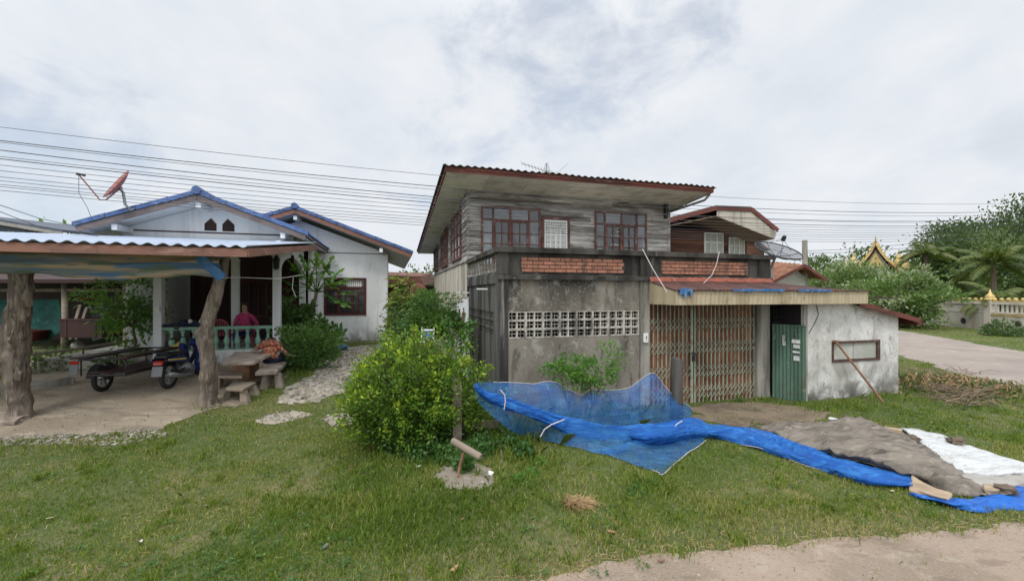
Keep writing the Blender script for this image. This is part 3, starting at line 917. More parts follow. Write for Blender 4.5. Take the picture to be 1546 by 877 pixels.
def straws(x, y, l0, l1, z0=0.008, zr=0.02, w=0.0016):
    n = len(x)
    a = RNG.random(n) * 2 * np.pi
    L = l0 + (l1 - l0) * RNG.random(n)
    p = np.stack([x, y, ground_z(x, y) + z0 + zr * RNG.random(n)], -1)
    d = np.stack([np.cos(a), np.sin(a), 0.15 * RNG.standard_normal(n)], -1) * L[:, None]
    w = np.stack([-np.sin(a), np.cos(a), 0.5 + 0 * a], -1) * w
    return np.stack([p - w, p + d - w, p + d + w, p + w], 1)


def make_grass():
    xs, ys = [], []
    for (y0, y1, dens) in ((3.3, 5.2, 4200), (5.2, 7.5, 2500), (7.5, 11, 1300), (11, 16, 550)):
        xw = 1.5 * y1 + 1.5
        n = int(2 * xw * (y1 - y0) * dens)
        x = RNG.uniform(-xw, xw, n)
        y = RNG.uniform(y0, y1, n)
        xs.append(x)
        ys.append(y)
    # verge beyond the side road
    n = 40000
    xs.append(RNG.uniform(18, 36, n))
    ys.append(RNG.uniform(13, 36, n))
    x, y = np.concatenate(xs), np.concatenate(ys)
    k = grass_ok(x, y) & (np.abs(x) < 1.5 * y + 1.5)
    x, y = x[k], y[k]
    u, v = uv_of(x, y)
    k = ~((u < -3) & (v > 15.5)) & ~((u > -0.2) & (u < 9) & (v > 20))
    x, y = x[k], y[k]
    patch = fbm(x, y, 0.45, 3)
    fine = fbm(x, y, 1.9, 5)
    dry = np.clip(0.5 + 1.3 * fbm(x, y, 0.6, 9) + 0.7 * fbm(x, y, 2.6, 4), 0, 1)
    lush = sstep(2.6, 0.6, np.hypot(x + 1.0, (y - 5.7) * 1.2))          # greener round the big bush
    thin = np.clip(0.55 + 0.7 * fine + 0.5 * patch + 0.5 * lush, 0.1, 1)
    edge = sstep(0.75, 0.0, np.abs(y - road_edge(x)))
    bare = sstep(0.30, 0.62, fbm(x, y, 0.8, 17) + 0.35 * fbm(x, y, 4.0, 21)) * (1 - lush)
    k = RNG.random(len(x)) < np.clip(thin + 0.25, 0, 1) * (1 - 0.55 * edge) * (1 - 0.75 * bare)
    x, y, dry, lush, patch, fine, edge = x[k], y[k], dry[k], lush[k], patch[k], fine[k], edge[k]
    n = len(x)
    h = (0.020 + 0.036 * RNG.random(n) ** 2) * (1 + 0.9 * np.clip(fine, 0, 1) + 1.0 * lush + 0.4 * np.clip(patch, 0, 1))
    h *= np.where(y > 10, 1.25, 1.0)
    w = 0.006 + 0.004 * RNG.random(n) + 0.0009 * np.maximum(0, y - 5)
    rnd = np.clip(0.36 + 0.17 * RNG.standard_normal(n) + 0.42 * (dry - 0.5) - 0.06 * lush + 0.25 * edge, 0, 0.80)
    straw = RNG.random(n) < (0.05 + 0.30 * np.clip(dry - 0.4, 0, 1) + 0.35 * edge)
    rnd = np.where(straw, 0.8 + 0.2 * RNG.random(n), rnd)
    f = blades(x, y, h, w, rnd)
    o = np_mesh('grass', f, 5, M['grass'], rnd)
    o['kind'] = 'stuff'
    # longer tufts: under the bush, along the fence and the walls
    X, Y, H = [], [], []

    def tuft(cx, cy, r, n, h0):
        X.append(cx + RNG.normal(0, r, n))
        Y.append(cy + RNG.normal(0, r, n))
        H.append(h0 * (0.5 + RNG.random(n)))
    for px, py, r, n, h0 in ((770, 665, .25, 700, .22), (745, 652, .22, 600, .28), (800, 652, .25, 500, .25), (850, 640, .3, 500, .3), (900, 640, .3, 500, .3),
                             (950, 640, .3, 500, .28), (990, 632, .25, 400, .25), (1150, 605, .1, 60, .12), (1005, 610, .15, 90, .15), (600, 665, .2, 300, .16), (560, 655, .2, 260, .15), (985, 735, .22, 420, .10), (770, 690, .15, 150, .14),
                             (1230, 618, .2, 160, .12), (1330, 600, .25, 200, .14), (1280, 612, .25, 200, .12), (820, 700, .2, 200, .12), (450, 565, .25, 260, .15), (420, 560, .2, 200, .14), (500, 540, .25, 160, .14), (310, 616, .12, 60, .08)):
        g = atg(px, py)
        tuft(g.x, g.y, r, n, h0)
    for i in range(170):
        yy = 3.6 + 5.5 * random.random() ** 1.3
        xx = random.uniform(-1.2, 1.2) * yy
        if grass_ok(np.array([xx]), np.array([yy]))[0]:
            tuft(xx, yy, 0.05, 45, 0.075)
    x, y, h = np.concatenate(X), np.concatenate(Y), np.concatenate(H)
    rnd = np.clip(0.3 + 0.2 * RNG.standard_normal(len(x)), 0, 0.85)
    f = blades(x, y, h, 0.007 + 0.004 * RNG.random(len(x)), rnd, 0.6)
    o = np_mesh('long_grass', f, 5, M['grass'], rnd)
    o['kind'] = 'stuff'
    # broad leaved weeds creeping through the lawn
    n = 420
    cx_ = RNG.uniform(-1.25, 1.25, n)
    cy_ = 3.6 + 6.0 * RNG.random(n) ** 1.4
    cx_ = cx_ * cy_
    k = grass_ok(cx_, cy_) & (fbm(cx_, cy_, 0.7, 31) > -0.1)
    cx_, cy_ = cx_[k], cy_[k]
    reps = 14
    x = np.repeat(cx_, reps) + RNG.normal(0, 0.045, len(cx_) * reps)
    y = np.repeat(cy_, reps) + RNG.normal(0, 0.045, len(cx_) * reps)
    n = len(x)
    z = ground_z(x, y) + 0.015 + 0.03 * RNG.random(n)
    a = RNG.random(n) * 2 * np.pi
    L = 0.018 + 0.024 * RNG.random(n)
    d = np.stack([np.cos(a), np.sin(a), 0.5 * RNG.random(n)], -1)
    sd = np.stack([-np.sin(a), np.cos(a), 0.4 * (RNG.random(n) - .5)], -1)
    p = np.stack([x, y, z], -1)
    f = np.stack([p, p + d * (L * .5)[:, None] + sd * (L * .38)[:, None], p + d * L[:, None], p + d * (L * .5)[:, None] - sd * (L * .38)[:, None]], 1)
    o = np_mesh('lawn_weeds', f, 4, M['weed_leaf'], RNG.random(n))
    o['kind'] = 'stuff'
    # dead straw lying flat in the turf
    n = 4200
    x = RNG.uniform(-1.25, 1.25, n)
    y = 3.5 + 5.5 * RNG.random(n) ** 1.2
    x = x * y
    k = grass_ok(x, y) & (fbm(x, y, 0.6, 9) + 0.5 * fbm(x, y, 2.6, 4) > -0.05)
    x, y = x[k], y[k]
    n = len(x)
    f = straws(x, y, 0.03, 0.085, 0.028, 0.015, 0.0011)
    o = np_mesh('dead_straw', f, 4, M['straw'], 0.3 + 0.7 * RNG.random(n))
    o['kind'] = 'stuff'
    # straw-dry wisps by the road edge
    n = 900
    ex = np.array([p[0] for p in ROAD_EDGE[2:11]])
    ey = np.array([p[1] for p in ROAD_EDGE[2:11]])
    x = RNG.uniform(-1.5, 6.5, n)
    y = road_edge(x) + RNG.normal(0.05, 0.08, n)
    rnd = RNG.random(n)
    f = straws(x, y, 0.03, 0.09)
    o = np_mesh('dry_grass', f, 4, M['straw'], rnd)
    o['kind'] = 'stuff'


def pebbles(name, poly, n, r0, r1, flat=0.6, amp=0.12):
    P = np.array(poly)
    mb = MB()
    k = 0
    rg = ragged(poly, amp, 2.5, 4.0)
    while k < n:
        x, y = random.uniform(P[:, 0].min(), P[:, 0].max()), random.uniform(P[:, 1].min(), P[:, 1].max())
        if not rg(np.array([x]), np.array([y]))[0]:
            n -= 0.3
            continue
        r = random.uniform(r0, r1) * random.choice((0.6, 0.8, 1, 1))
        sx, sy, sz = r * random.uniform(0.7, 1.3), r * random.uniform(0.7, 1.3), r * flat * random.uniform(0.6, 1.2)
        mb.ball((x, y, float(ground_z(x, y)) + 0.008), (sx, sy, sz), 6, 4, random.random(), lump=0.9)
        k += 1
    o = mb.build(name, M['stones'], None, (0, 0, 0))
    o['kind'] = 'stuff'


pebbles('gravel', PATH, 1900, 0.03, 0.07)
pebbles('gravel', PATH2, 260, 0.015, 0.035)
pebbles('gravel', PATH3, 160, 0.02, 0.04)
GR = [tuple(atg(px, py)[:2]) for px, py in ((0, 662), (70, 655), (150, 655), (240, 645), (258, 655), (200, 672), (90, 672), (0, 676))]
pebbles('gravel', GR, 750, 0.012, 0.034, amp=0.1)
GR2 = [tuple(atg(px, py)[:2]) for px, py in ((60, 640), (300, 620), (290, 632), (240, 652), (0, 668))]
pebbles('gravel', GR2, 130, 0.006, 0.02)
YARD_IN = [tuple(atg(px, py)[:2]) for px, py in ((60, 600), (130, 560), (330, 560), (420, 575), (320, 612), (235, 645), (60, 655))]
pebbles('gravel', YARD_IN, 160, 0.008, 0.025)
ROAD_IN = [(0.6, 3.4), (1.0, 3.75), (3.5, 4.05), (6.0, 4.55), (6.2, 4.0), (4, 3.4)]
pebbles('gravel', ROAD_IN, 240, 0.004, 0.014)

# ================================================================ concrete front building with roof terrace
AV, AU0, AU1, HV = 7.95, 2.0, 8.62, 11.3
PZ = 3.43
annex = Thing('concrete_annex', 'mould-stained grey concrete shop front with a roof terrace parapet and red brick panels', 'building', (AU0, AV, 0.05), 'H')


def wall_open(mb, axis, c0, c1, z0, z1, d0, d1, holes, r=None):
    """wall along an axis ('u' or 'v') cut into boxes round rectangular holes (a0,a1,z0,z1)"""
    cuts = sorted({c0, c1} | {h[0] for h in holes} | {h[1] for h in holes})
    for a, b in zip(cuts[:-1], cuts[1:]):
        zz = [z0]
        hs = sorted([h for h in holes if h[0] < b - 1e-6 and h[1] > a + 1e-6], key=lambda h: h[2])
        for h in hs:
            zz += [h[2], h[3]]
        zz.append(z1)
        for i in range(0, len(zz), 2):
            if zz[i + 1] - zz[i] > 1e-4:
                if axis == 'u':
                    mb.box((a, d0, zz[i]), (b, d1, zz[i + 1]), 0.5 if r is None else r)
                else:
                    mb.box((d0, a, zz[i]), (d1, b, zz[i + 1]), 0.5 if r is None else r)


VZ0, VZ1 = 1.64, 2.17
VU0, VU1 = 2.19, 5.12
GU0, GU1 = 5.36, 8.24
mb = MB()
wall_open(mb, 'u', 2.21, 5.13, 0.0, 2.9, AV + 0.03, AV + 0.18, [(VU0 + 0.02, VU1, VZ0, VZ1)])
annex.part('wall', mb, M['concrete_wall'])
mb = MB()
for a_, b_ in ((AU0, 2.2), (5.14, 5.36), (8.25, 8.62)):
    mb = MB()
    mb.box((a_, AV, 0), (b_, AV + 0.2, 2.90))
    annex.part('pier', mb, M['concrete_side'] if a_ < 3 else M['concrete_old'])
mb = MB()
mb.box((5.37, AV + 0.01, 2.30), (8.24, AV + 0.2, 2.9))
annex.part('lintel', mb, M['concrete_wall'])
# parapet: ledge, framed panels, coping
mb = MB()
mb.box((AU0 - 0.03, AV - 0.05, 2.80), (AU1 + 0.03, AV - 0.002, 2.89), 0.6)
mb.box((AU0 + 0.001, AV + 0.03, 2.902), (AU1, AV + 0.16, 3.32), 0.5)
for a, b in ((AU0, 2.22), (5.13, 5.38), (8.30, AU1 + 0.002)):
    mb.box((a, AV - 0.012, 2.903), (b, AV + 0.028, 3.319), 0.45)
mb.box((AU0 - 0.05, AV - 0.07, 3.325), (AU1 + 0.05, AV + 0.2, PZ), 0.4)
mb.box((AU0 - 0.05, AV + 0.203, 3.325), (AU0 + 0.16, HV - 0.02, PZ), 0.4)
mb.box((AU1 - 0.14, AV + 0.203, 3.325), (AU1 + 0.05, HV + 3, PZ), 0.4)
mb.box((AU1 - 0.12, AV + 0.21, 0), (AU1 - 0.002, HV + 3, 3.32), 0.4)
annex.part('parapet', mb, M['concrete_parapet'])


def brick_panel(u0, u1, z0, z1):
    pl = MB()
    h = (z1 - z0) / 4
    pts = [(u0 + h, z0), (u1 - h, z0), (u1, z0 + h), (u1, z1 - h), (u1 - h, z1), (u0 + h, z1), (u0, z1 - h), (u0, z0 + h)]
    pl.prism([(a, AV + 0.029, b) for a, b in pts], (0, -0.012, 0), 0.5)
    fr = annex.part('brick_panel', pl, M['mortar'])
    b = MB()
    L = 0.235
    for row in range(4):
        ins = h * 0.5 if row in (0, 3) else 0.03
        a, e = u0 + ins, u1 - ins
        x = a - (L / 2 if row % 2 else 0)
        while x < e:
            p, q = max(a, x + 0.006), min(e, x + L - 0.006)
            if q - p > 0.03:
                d = random.uniform(0, 0.004)
                b.box((p + .002, AV + 0.006 - d, z0 + row * h + 0.009), (q - .002, AV + 0.016, z0 + (row + 1) * h - 0.007))
            x += L
    annex.part('bricks', b, M['brick'], fr)


a, b = atv(785, 390, AV), atv(944, 412, AV)
brick_panel(a.x, b.x, 2.945, 3.245)
a, b = atv(997, 390, AV), atv(1131, 412, AV)
brick_panel(a.x, b.x, 2.945, 3.245)


def vents(axis, a0, a1, n, z0, z1, rows, d, out):
    """pierced concrete blocks: frame, cross and tilted louvres"""
    mb = MB()
    w, h = (a1 - a0) / n, (z1 - z0) / rows

    def bx(p0, p1, q0, q1, e0, e1, r=None):
        lo, hi = (d + out * e0, d + out * e1)
        lo, hi = min(lo, hi), max(lo, hi)
        if axis == 'u':
            mb.box((p0, lo, q0), (p1, hi, q1), r)
        else:
            mb.box((lo, p0, q0), (hi, p1, q1), r)
    for i in range(n):
        for j in range(rows):
            p, q = a0 + i * w, z0 + j * h
            r = random.random()
            t = 0.020
            bx(p + 0.002, p + t, q + 0.002, q + h - 0.002, -0.10, 0.006, r)
            bx(p + w - t, p + w - 0.002, q + 0.002, q + h - 0.002, -0.10, 0.006, r)
            bx(p + t + 0.001, p + w - t - 0.001, q + 0.002, q + t, -0.10, 0.005, r)
            bx(p + t + 0.001, p + w - t - 0.001, q + h - t, q + h - 0.002, -0.10, 0.005, r)
            x = p + w / 2
            bx(x - 0.013, x + 0.013, q + t + 0.001, q + h - t - 0.001, -0.09, -0.004, r)
            for s0, s1 in ((p + t + 0.001, x - 0.014), (x + 0.014, p + w - t - 0.001)):
                bx(s0, s1, q + h * 0.5 - 0.008, q + h * 0.5 + 0.008, -0.085, -0.045, r)
                bx((s0 + s1) / 2 - 0.006, (s0 + s1) / 2 + 0.006, q + t + 0.001, q + h - t - 0.001, -0.088, -0.06, r)
    return mb


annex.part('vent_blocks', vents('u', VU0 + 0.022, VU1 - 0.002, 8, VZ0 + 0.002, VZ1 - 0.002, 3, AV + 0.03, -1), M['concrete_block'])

# side wall (towards the houses' gap)
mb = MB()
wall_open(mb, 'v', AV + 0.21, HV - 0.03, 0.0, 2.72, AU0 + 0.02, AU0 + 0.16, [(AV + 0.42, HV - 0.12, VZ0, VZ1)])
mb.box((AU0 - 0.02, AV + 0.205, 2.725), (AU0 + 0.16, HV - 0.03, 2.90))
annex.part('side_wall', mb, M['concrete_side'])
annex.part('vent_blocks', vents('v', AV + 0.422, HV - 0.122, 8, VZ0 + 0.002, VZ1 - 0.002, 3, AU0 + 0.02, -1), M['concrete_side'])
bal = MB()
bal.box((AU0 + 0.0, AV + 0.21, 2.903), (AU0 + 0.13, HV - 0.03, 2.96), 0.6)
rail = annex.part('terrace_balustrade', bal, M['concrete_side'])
nb = 9
prof = [(0.034, 0), (0.034, 0.03), (0.016, 0.06), (0.034, 0.14), (0.031, 0.18), (0.015, 0.27), (0.02, 0.31), (0.032, 0.33), (0.032, 0.363)]
for i in range(nb):
    mb = MB()
    mb.lathe((AU0 + 0.065, AV + 0.38 + i * (HV - AV - 0.65) / (nb - 1), 2.961), prof, 8)
    annex.part('baluster', mb, M['concrete_old'], rail)
# terrace slab and dark room behind the openings
mb = MB()
mb.box((AU0 + 0.17, AV + 0.21, 2.78), (AU1 - 0.13, HV - 0.02, 2.90), 0.5)
annex.part('terrace_slab', mb, M['concrete_old'])
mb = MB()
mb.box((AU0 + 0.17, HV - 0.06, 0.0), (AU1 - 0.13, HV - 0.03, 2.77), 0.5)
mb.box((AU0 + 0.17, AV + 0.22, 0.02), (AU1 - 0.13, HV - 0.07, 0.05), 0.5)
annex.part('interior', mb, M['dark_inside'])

# folding scissor gate before rusty sheet panels
back = MB()
x = GU0 + 0.02
while x < GU1 - 0.03:
    w = random.uniform(0.10, 0.125)
    if not (6.47 < x < 6.56):
        back.box((x, AV + 0.12, 0.06), (min(x + w - 0.012, GU1 - 0.02), AV + 0.135, 2.29))
    x += w
gate = annex.part('folding_gate', back, M['rust_panel'])
bars = MB()
for (a, e, n) in ((GU0 + 0.03, 6.46, 11), (6.57, GU1 - 0.03, 16)):
    for i in range(n):
        x = a + (e - a) * i / (n - 1)
        bars.box((x - 0.010, AV + 0.055, 0.05), (x + 0.010, AV + 0.075, 2.29))
bars.box((GU0, AV + 0.05, 0.02), (GU1, AV + 0.1, 0.045))
bars.box((6.46, AV + 0.045, 0.05), (6.50, AV + 0.08, 2.29))
bars.box((6.54, AV + 0.045, 0.05), (6.575, AV + 0.08, 2.29))
annex.part('gate_bars', bars, M['gate_paint'], gate)
for (a, e, n) in ((GU0 + 0.03, 6.46, 11), (6.57, GU1 - 0.03, 16)):
    st = (e - a) / (n - 1)
    for zc in (0.33, 0.80, 1.33, 1.85):
        lat = MB()
        for i in range(n - 1):
            x = a + st * i
            for s in (0, 1):
                for q in (-1, 1):
                    z0 = zc + q * 0.07
                    lat.bar((x, AV + 0.045 - 0.004 * s, z0 + (0.07 if s else -0.07)), (x + st, AV + 0.045 - 0.004 * s, z0 + (-0.07 if s else 0.07)), 0.006, 0.014, (0, 1, 0))
        annex.part('lattice', lat, M['gate_paint'], gate)
mb = MB()
mb.box((6.475, AV + 0.02, 1.02), (6.535, AV + 0.05, 1.16))
mb.tube([(6.45, AV + 0.03, 1.18), (6.5, AV + 0.02, 1.23), (6.56, AV + 0.03, 1.17)], 0.012, 6)
annex.part('padlock', mb, M['black_metal'], gate)
# side entrance: grille over an opened green door
mb = MB()
for i in range(5):
    x = 8.64 + i * 0.082
    mb.box((x - 0.006, AV - 0.10, 1.86), (x + 0.006, AV - 0.088, 2.30))
mb.box((8.625, AV - 0.102, 1.97), (8.965, AV - 0.086, 1.985))
mb.box((8.625, AV - 0.105, 1.84), (8.965, AV - 0.083, 1.865))
annex.part('grille', mb, M['black_metal'])
p, q = Vector((8.632, 7.9, 0.07)), Vector((8.962, 7.33, 0.0))
d = (q - p)
nrm = Vector((-d.y, d.x, 0)).normalized() * -1
mb = MB()
mb.wave((p.x, p.y, 0.08), (d.x, d.y, 0), (0, 0, 1.71), 9, 0.010, nrm, 0.008, 6, 1, 0.5, 0.8)
door = annex.part('door', mb, M['green_metal'])
mb = MB()
mb.bar((p.x, p.y, 1.80), (q.x, q.y, 1.80), 0.03, 0.03)
annex.part('door_frame', mb, M['green_metal'], door)
mb = MB()
mb.bar((p.x, p.y, 0.075), (q.x, q.y, 0.075), 0.03, 0.03)
annex.part('door_frame', mb, M['green_metal'], door)
# pasted paper scraps on the door
for (t, z, w, h) in ((0.72, 1.42, 0.17, 0.09), (0.74, 1.31, 0.13, 0.09), (0.73, 1.18, 0.15, 0.05), (0.74, 1.04, 0.12, 0.12), (0.35, 1.45, 0.05, 0.16), (0.37, 1.33, 0.07, 0.10)):
    mb = MB()
    c = p + d * t - Vector((0, 0, 0)) + nrm * 0.016
    e = d.normalized() * (w / 2)
    j = h / 2
    mb.hexa([c - e + Vector((0, 0, z - j)), c + e + Vector((0, 0, z - j * 0.8)), c + e * 0.9 + Vector((0, 0, z + j)), c - e * 0.9 + Vector((0, 0, z + j * 0.9))],
            [c - e + Vector((0, 0, z - j)) + nrm * 0.003, c + e + Vector((0, 0, z - j * 0.8)) + nrm * 0.003, c + e * 0.9 + Vector((0, 0, z + j)) + nrm * 0.003, c - e * 0.9 + Vector((0, 0, z + j * 0.9)) + nrm * 0.003])
    annex.part('paper_scrap', mb, M['tarp_white'], door)
# white socket box, water spout on the side
mb = MB()
c = atv(974, 510, AV)
mb.box((c.x - 0.055, AV - 0.05, c.z - 0.10), (c.x + 0.055, AV - 0.002, c.z + 0.10))
sb = annex.part('meter_box', mb, M['white_plastic'], bevel=0.01)
mb = MB()
mb.ball((c.x, AV - 0.052, c.z + 0.02), (0.016, 0.012, 0.02), 8, 5)
mb.ball((c.x, AV - 0.052, c.z - 0.03), (0.012, 0.012, 0.012), 8, 5)
annex.part('socket', mb, M['black_metal'], sb)
mb = MB()
mb.tube([(AU0 + 0.05, AV + 1.0, 2.62), (AU0 - 0.22, AV + 1.0, 2.62)], 0.018, 8)
annex.part('water_spout', mb, M['white_plastic'])
mb = MB()
mb.tube([(AU0 + 0.02, 11.2, 2.55), (AU0 - 0.3, 11.2, 2.55)], 0.018, 8)
annex.part('water_spout', mb, M['white_plastic'])

# awning over the gate and the shed
EV = 7.03
mb = MB()
n = 58
for i in range(n):                                         # rust-brown sheet: ribs from the wall down to the eave
    a0, a1 = 5.30 + (10.46 - 5.30) * i / n, 5.30 + (10.46 - 5.30) * (i + 1) / n

    def back_z(u):
        return 2.78 if u < 8.62 else 2.78 - 0.16 * (u - 8.62) / 1.84
    q = []
    for u_, k in ((a0, 0), (a0 + (a1 - a0) * 0.35, 0.016), (a0 + (a1 - a0) * 0.65, 0.016), (a1, 0)):
        q.append(((u_, EV - 0.05, 2.585 + k), (u_, AV - 0.075, back_z(u_) + k)))
    for (f0, b0), (f1, b1) in zip(q[:-1], q[1:]):
        dn = Vector((0, 0, -0.008))
        mb.hexa([Vector(f0) + dn, Vector(f1) + dn, Vector(b1) + dn, Vector(b0) + dn], [f0, f1, b1, b0], 0.5 + 0.3 * math.sin(i * 1.7))
awn = Thing('awning', 'rusty sheet awning with a cream ribbed fascia over the folding gate', 'awning', (5.3, 7.5, 2.3), 'H')
awn.part('roof_sheet', mb, M['rust_sheet'])
mb = MB()
mb.wave((5.32, EV, 2.30), (5.11, 0, 0), (0, 0, 0.275), 48, 0.006, (0, -1, 0), 0.010, 6, 1, 0.5, 0.8)
awn.part('fascia', mb, M['cream_metal'])
mb = MB()
mb.prism([(5.315, EV + 0.012, 2.30), (5.315, AV - 0.06, 2.30), (5.315, AV - 0.06, 2.775), (5.315, EV + 0.012, 2.57)], (0.012, 0, 0), 0.55)
awn.part('side_fascia', mb, M['cream_metal'])
mb = MB()
mb.box((5.33, EV + 0.02, 2.31), (10.42, EV + 0.06, 2.36), 0.5)
for x in (5.4, 6.7, 8.2, 9.6):
    mb.bar((x, EV + 0.06, 2.34), (x, AV - 0.01, 2.34), 0.05, 0.05)
awn.part('frame', mb, M['dark_wood'])
mb = MB()
n = 30
for i in range(n):
    a0, a1 = 5.32 + 3.28 * i / n, 5.32 + 3.28 * (i + 1) / n
    mb.hexa([(a0, AV - 0.10, 2.79), (a1, AV - 0.10, 2.79), (a1, AV - 0.075, 2.80), (a0, AV - 0.075, 2.80)],
            [(a0, AV - 0.06, 2.865 + random.uniform(-0.012, 0.03)), (a1, AV - 0.06, 2.865 + random.uniform(-0.012, 0.03)), (a1, AV - 0.054, 2.875), (a0, AV - 0.054, 2.875)], 0.5)
awn.part('flashing', mb, M['red_flashing'])
# scraps of blue plastic caught on the awning's edge
for (x0, x1, yc, lb) in ((1026, 1044, 444, 'short torn blue plastic scrap knotted at the left end of the cream fascia'), (1106, 1182, 441, 'long blue plastic scrap along the middle of the cream fascia top'), (1205, 1254, 440, 'dull blue plastic strip along the cream fascia, nearest the white shed')):
    mb = MB()
    a, b = atv(x0, yc, EV - 0.03), atv(x1, yc, EV - 0.03)
    n = max(5, int((b.x - a.x) / 0.04))
    for i in range(n):
        t0, t1 = i / n, (i + 1) / n
        u0_, u1_ = a.x + (b.x - a.x) * t0, a.x + (b.x - a.x) * t1
        dz = (0.09 if x1 - x0 < 30 else 0.012) * (0.1 + 1.6 * random.random() ** 2)
        up = 0.03 * random.random()
        if x1 - x0 > 30 and mnoise.noise((i * .16, x0, 0)) < -.12:
            dz, up = .002, .0
        mb.hexa([(u0_, EV - 0.062, 2.575 - dz), (u1_ + 0.004, EV - 0.058, 2.575 - dz * 0.8), (u1_ + 0.004, EV - 0.02, 2.575 - dz * 0.8), (u0_, EV - 0.02, 2.575 - dz)],
                [(u0_, EV - 0.07, 2.605 + up), (u1_ + 0.004, EV - 0.066, 2.605 + up * 0.7), (u1_ + 0.004, EV - 0.02, 2.61), (u0_, EV - 0.02, 2.61)])
    c = Vector((a.x, EV, 2.58))
    solo('plastic_scrap', mb, M['blue_strip'], lb, 'plastic scrap', c, 'H', 'blue plastic scraps on the awning')

# ================================================================ whitewashed shed
shed = Thing('whitewashed_shed', 'low whitewashed shed with black mould and a small brown framed window', 'shed', (8.97, 7.4, 0.05), 'H')
SV, S0, S1 = 7.4, 8.97, 12.0
mb = MB()
wa, wb = atv(1256, 514, SV), atv(1327, 545, SV)
w0, w1, wz0, wz1 = wa.x, wb.x, atv(1290, 545, SV).z, atv(1290, 514, SV).z
wall_open(mb, 'u', S0, 10.46, 0, 2.29, SV, SV + 0.13, [(w0, min(w1, 10.46), wz0, wz1)] if w0 < 10.46 else [])
hs = [(max(w0, 10.46), w1, wz0, wz1)] if w1 > 10.46 else []
wall_open(mb, 'u', 10.46, S1, 0, 1.9, SV, SV + 0.13, hs)
mb.prism([(10.46, SV, 1.901), (S1, SV, 1.901), (S1, SV, 1.96), (10.46, SV, 2.28)], (0, 0.13, 0), 0.5)
mb.box((S1 - 0.13, SV + 0.131, 0), (S1, 11.0, 1.9), 0.5)
mb.box((S0, SV + 0.131, 0), (S0 + 0.13, AV + 2.5, 2.25), 0.5)
shed.part('wall', mb, M['shed_plaster'])
mb = MB()
mb.box((S0 - 0.004, SV - 0.02, 0), (S0 + 0.11, SV - 0.002, 2.28), 0.6)
shed.part('door_jamb', mb, M['concrete_old'])
mb = MB()
t = 0.055
mb.box((w0 - 0.01, SV - 0.025, wz1 - t), (w1 + 0.01, SV + 0.06, wz1))
mb.box((w0 - 0.01, SV - 0.025, wz0), (w1 + 0.01, SV + 0.06, wz0 + t))
mb.box((w0 - 0.01, SV - 0.024, wz0 + t + .001), (w0 + t * 0.7, SV + 0.06, wz1 - t - .001))
mb.box((w1 - t * 1.5, SV - 0.024, wz0 + t + .001), (w1 + 0.01, SV + 0.06, wz1 - t - .001))
win = shed.part('window', mb, M['brown_frame'])
mid = (w0 + w1) / 2 - 0.05
mb = MB()
mb.box((w0 + 0.04, SV + 0.03, wz0 + t), (mid - 0.002, SV + 0.04, wz1 - t), 0.9)
mb.box((mid, SV + 0.015, wz0 + t), (w1 - t * 1.5, SV + 0.028, wz1 - t), 0.3)
shed.part('pane', mb, M['frosted'], win)
mb = MB()
for i in range(10):                                        # lean roof falling to the right
    a0, a1 = 10.42 + 2.15 * i / 10, 10.42 + 2.15 * (i + 1) / 10
    zz = lambda u_: 2.36 - 0.212 * (u_ - 10.42)
    mb.hexa([(a0, SV - 0.18, zz(a0) - 0.03), (a1, SV - 0.18, zz(a1) - 0.03), (a1, 11.2, zz(a1) - 0.03), (a0, 11.2, zz(a0) - 0.03)],
            [(a0, SV - 0.18, zz(a0)), (a1, SV - 0.18, zz(a1)), (a1, 11.2, zz(a1)), (a0, 11.2, zz(a0))])
shed.part('roof', mb, M['rust_sheet'])
mb = MB()
mb.bar((10.42, SV - 0.20, 2.30), (12.42, SV - 0.20, 1.865), 0.025, 0.11, r=0.3)
shed.part('barge_board', mb, M['red_fascia'])
mb = MB()
for i in range(4):
    mb.box((12.40 + 0.012 * i, SV - 0.15, 1.755 + i * 0.034), (12.56 + 0.012 * i, 11.1, 1.783 + i * 0.034))
shed.part('eave_board', mb, M['red_fascia'])
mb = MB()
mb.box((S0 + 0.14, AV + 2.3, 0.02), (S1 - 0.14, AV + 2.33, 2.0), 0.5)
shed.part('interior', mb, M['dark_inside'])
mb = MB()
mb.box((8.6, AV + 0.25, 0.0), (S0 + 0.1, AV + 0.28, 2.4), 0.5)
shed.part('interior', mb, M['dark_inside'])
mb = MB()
mb.box((S0 - 0.012, SV + 0.05, 0.0), (S0 - 0.002, AV + 0.24, 2.29), 0.5)  # dark sheet over the pale wall, standing in for shade in the entrance
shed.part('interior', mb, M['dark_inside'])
mb = MB()
mb.box((8.63, EV + 0.3, 2.40), (11.9, 11.0, 2.43), 0.5)
shed.part('ceiling', mb, M['dark_wood'])
mb = MB()
mb.tube([atv(1233, 461, SV - 0.012), atv(1236, 475, SV - 0.012), atv(1229, 490, SV - 0.012), atv(1221, 504, SV - 0.012)], 0.007, 6)
shed.part('cable', mb, M['wire'])

# ================================================================ weathered timber house
HU0, HU1, HB = 2.0, 8.31, 20.2
house = Thing('timber_house', 'two storey weathered grey timber house with a mossy roof behind the concrete terrace', 'house', (HU0, HV, 0.2), 'H')


def roof_z(v):
    return 5.50 - 0.0945 * (v - 10.1)


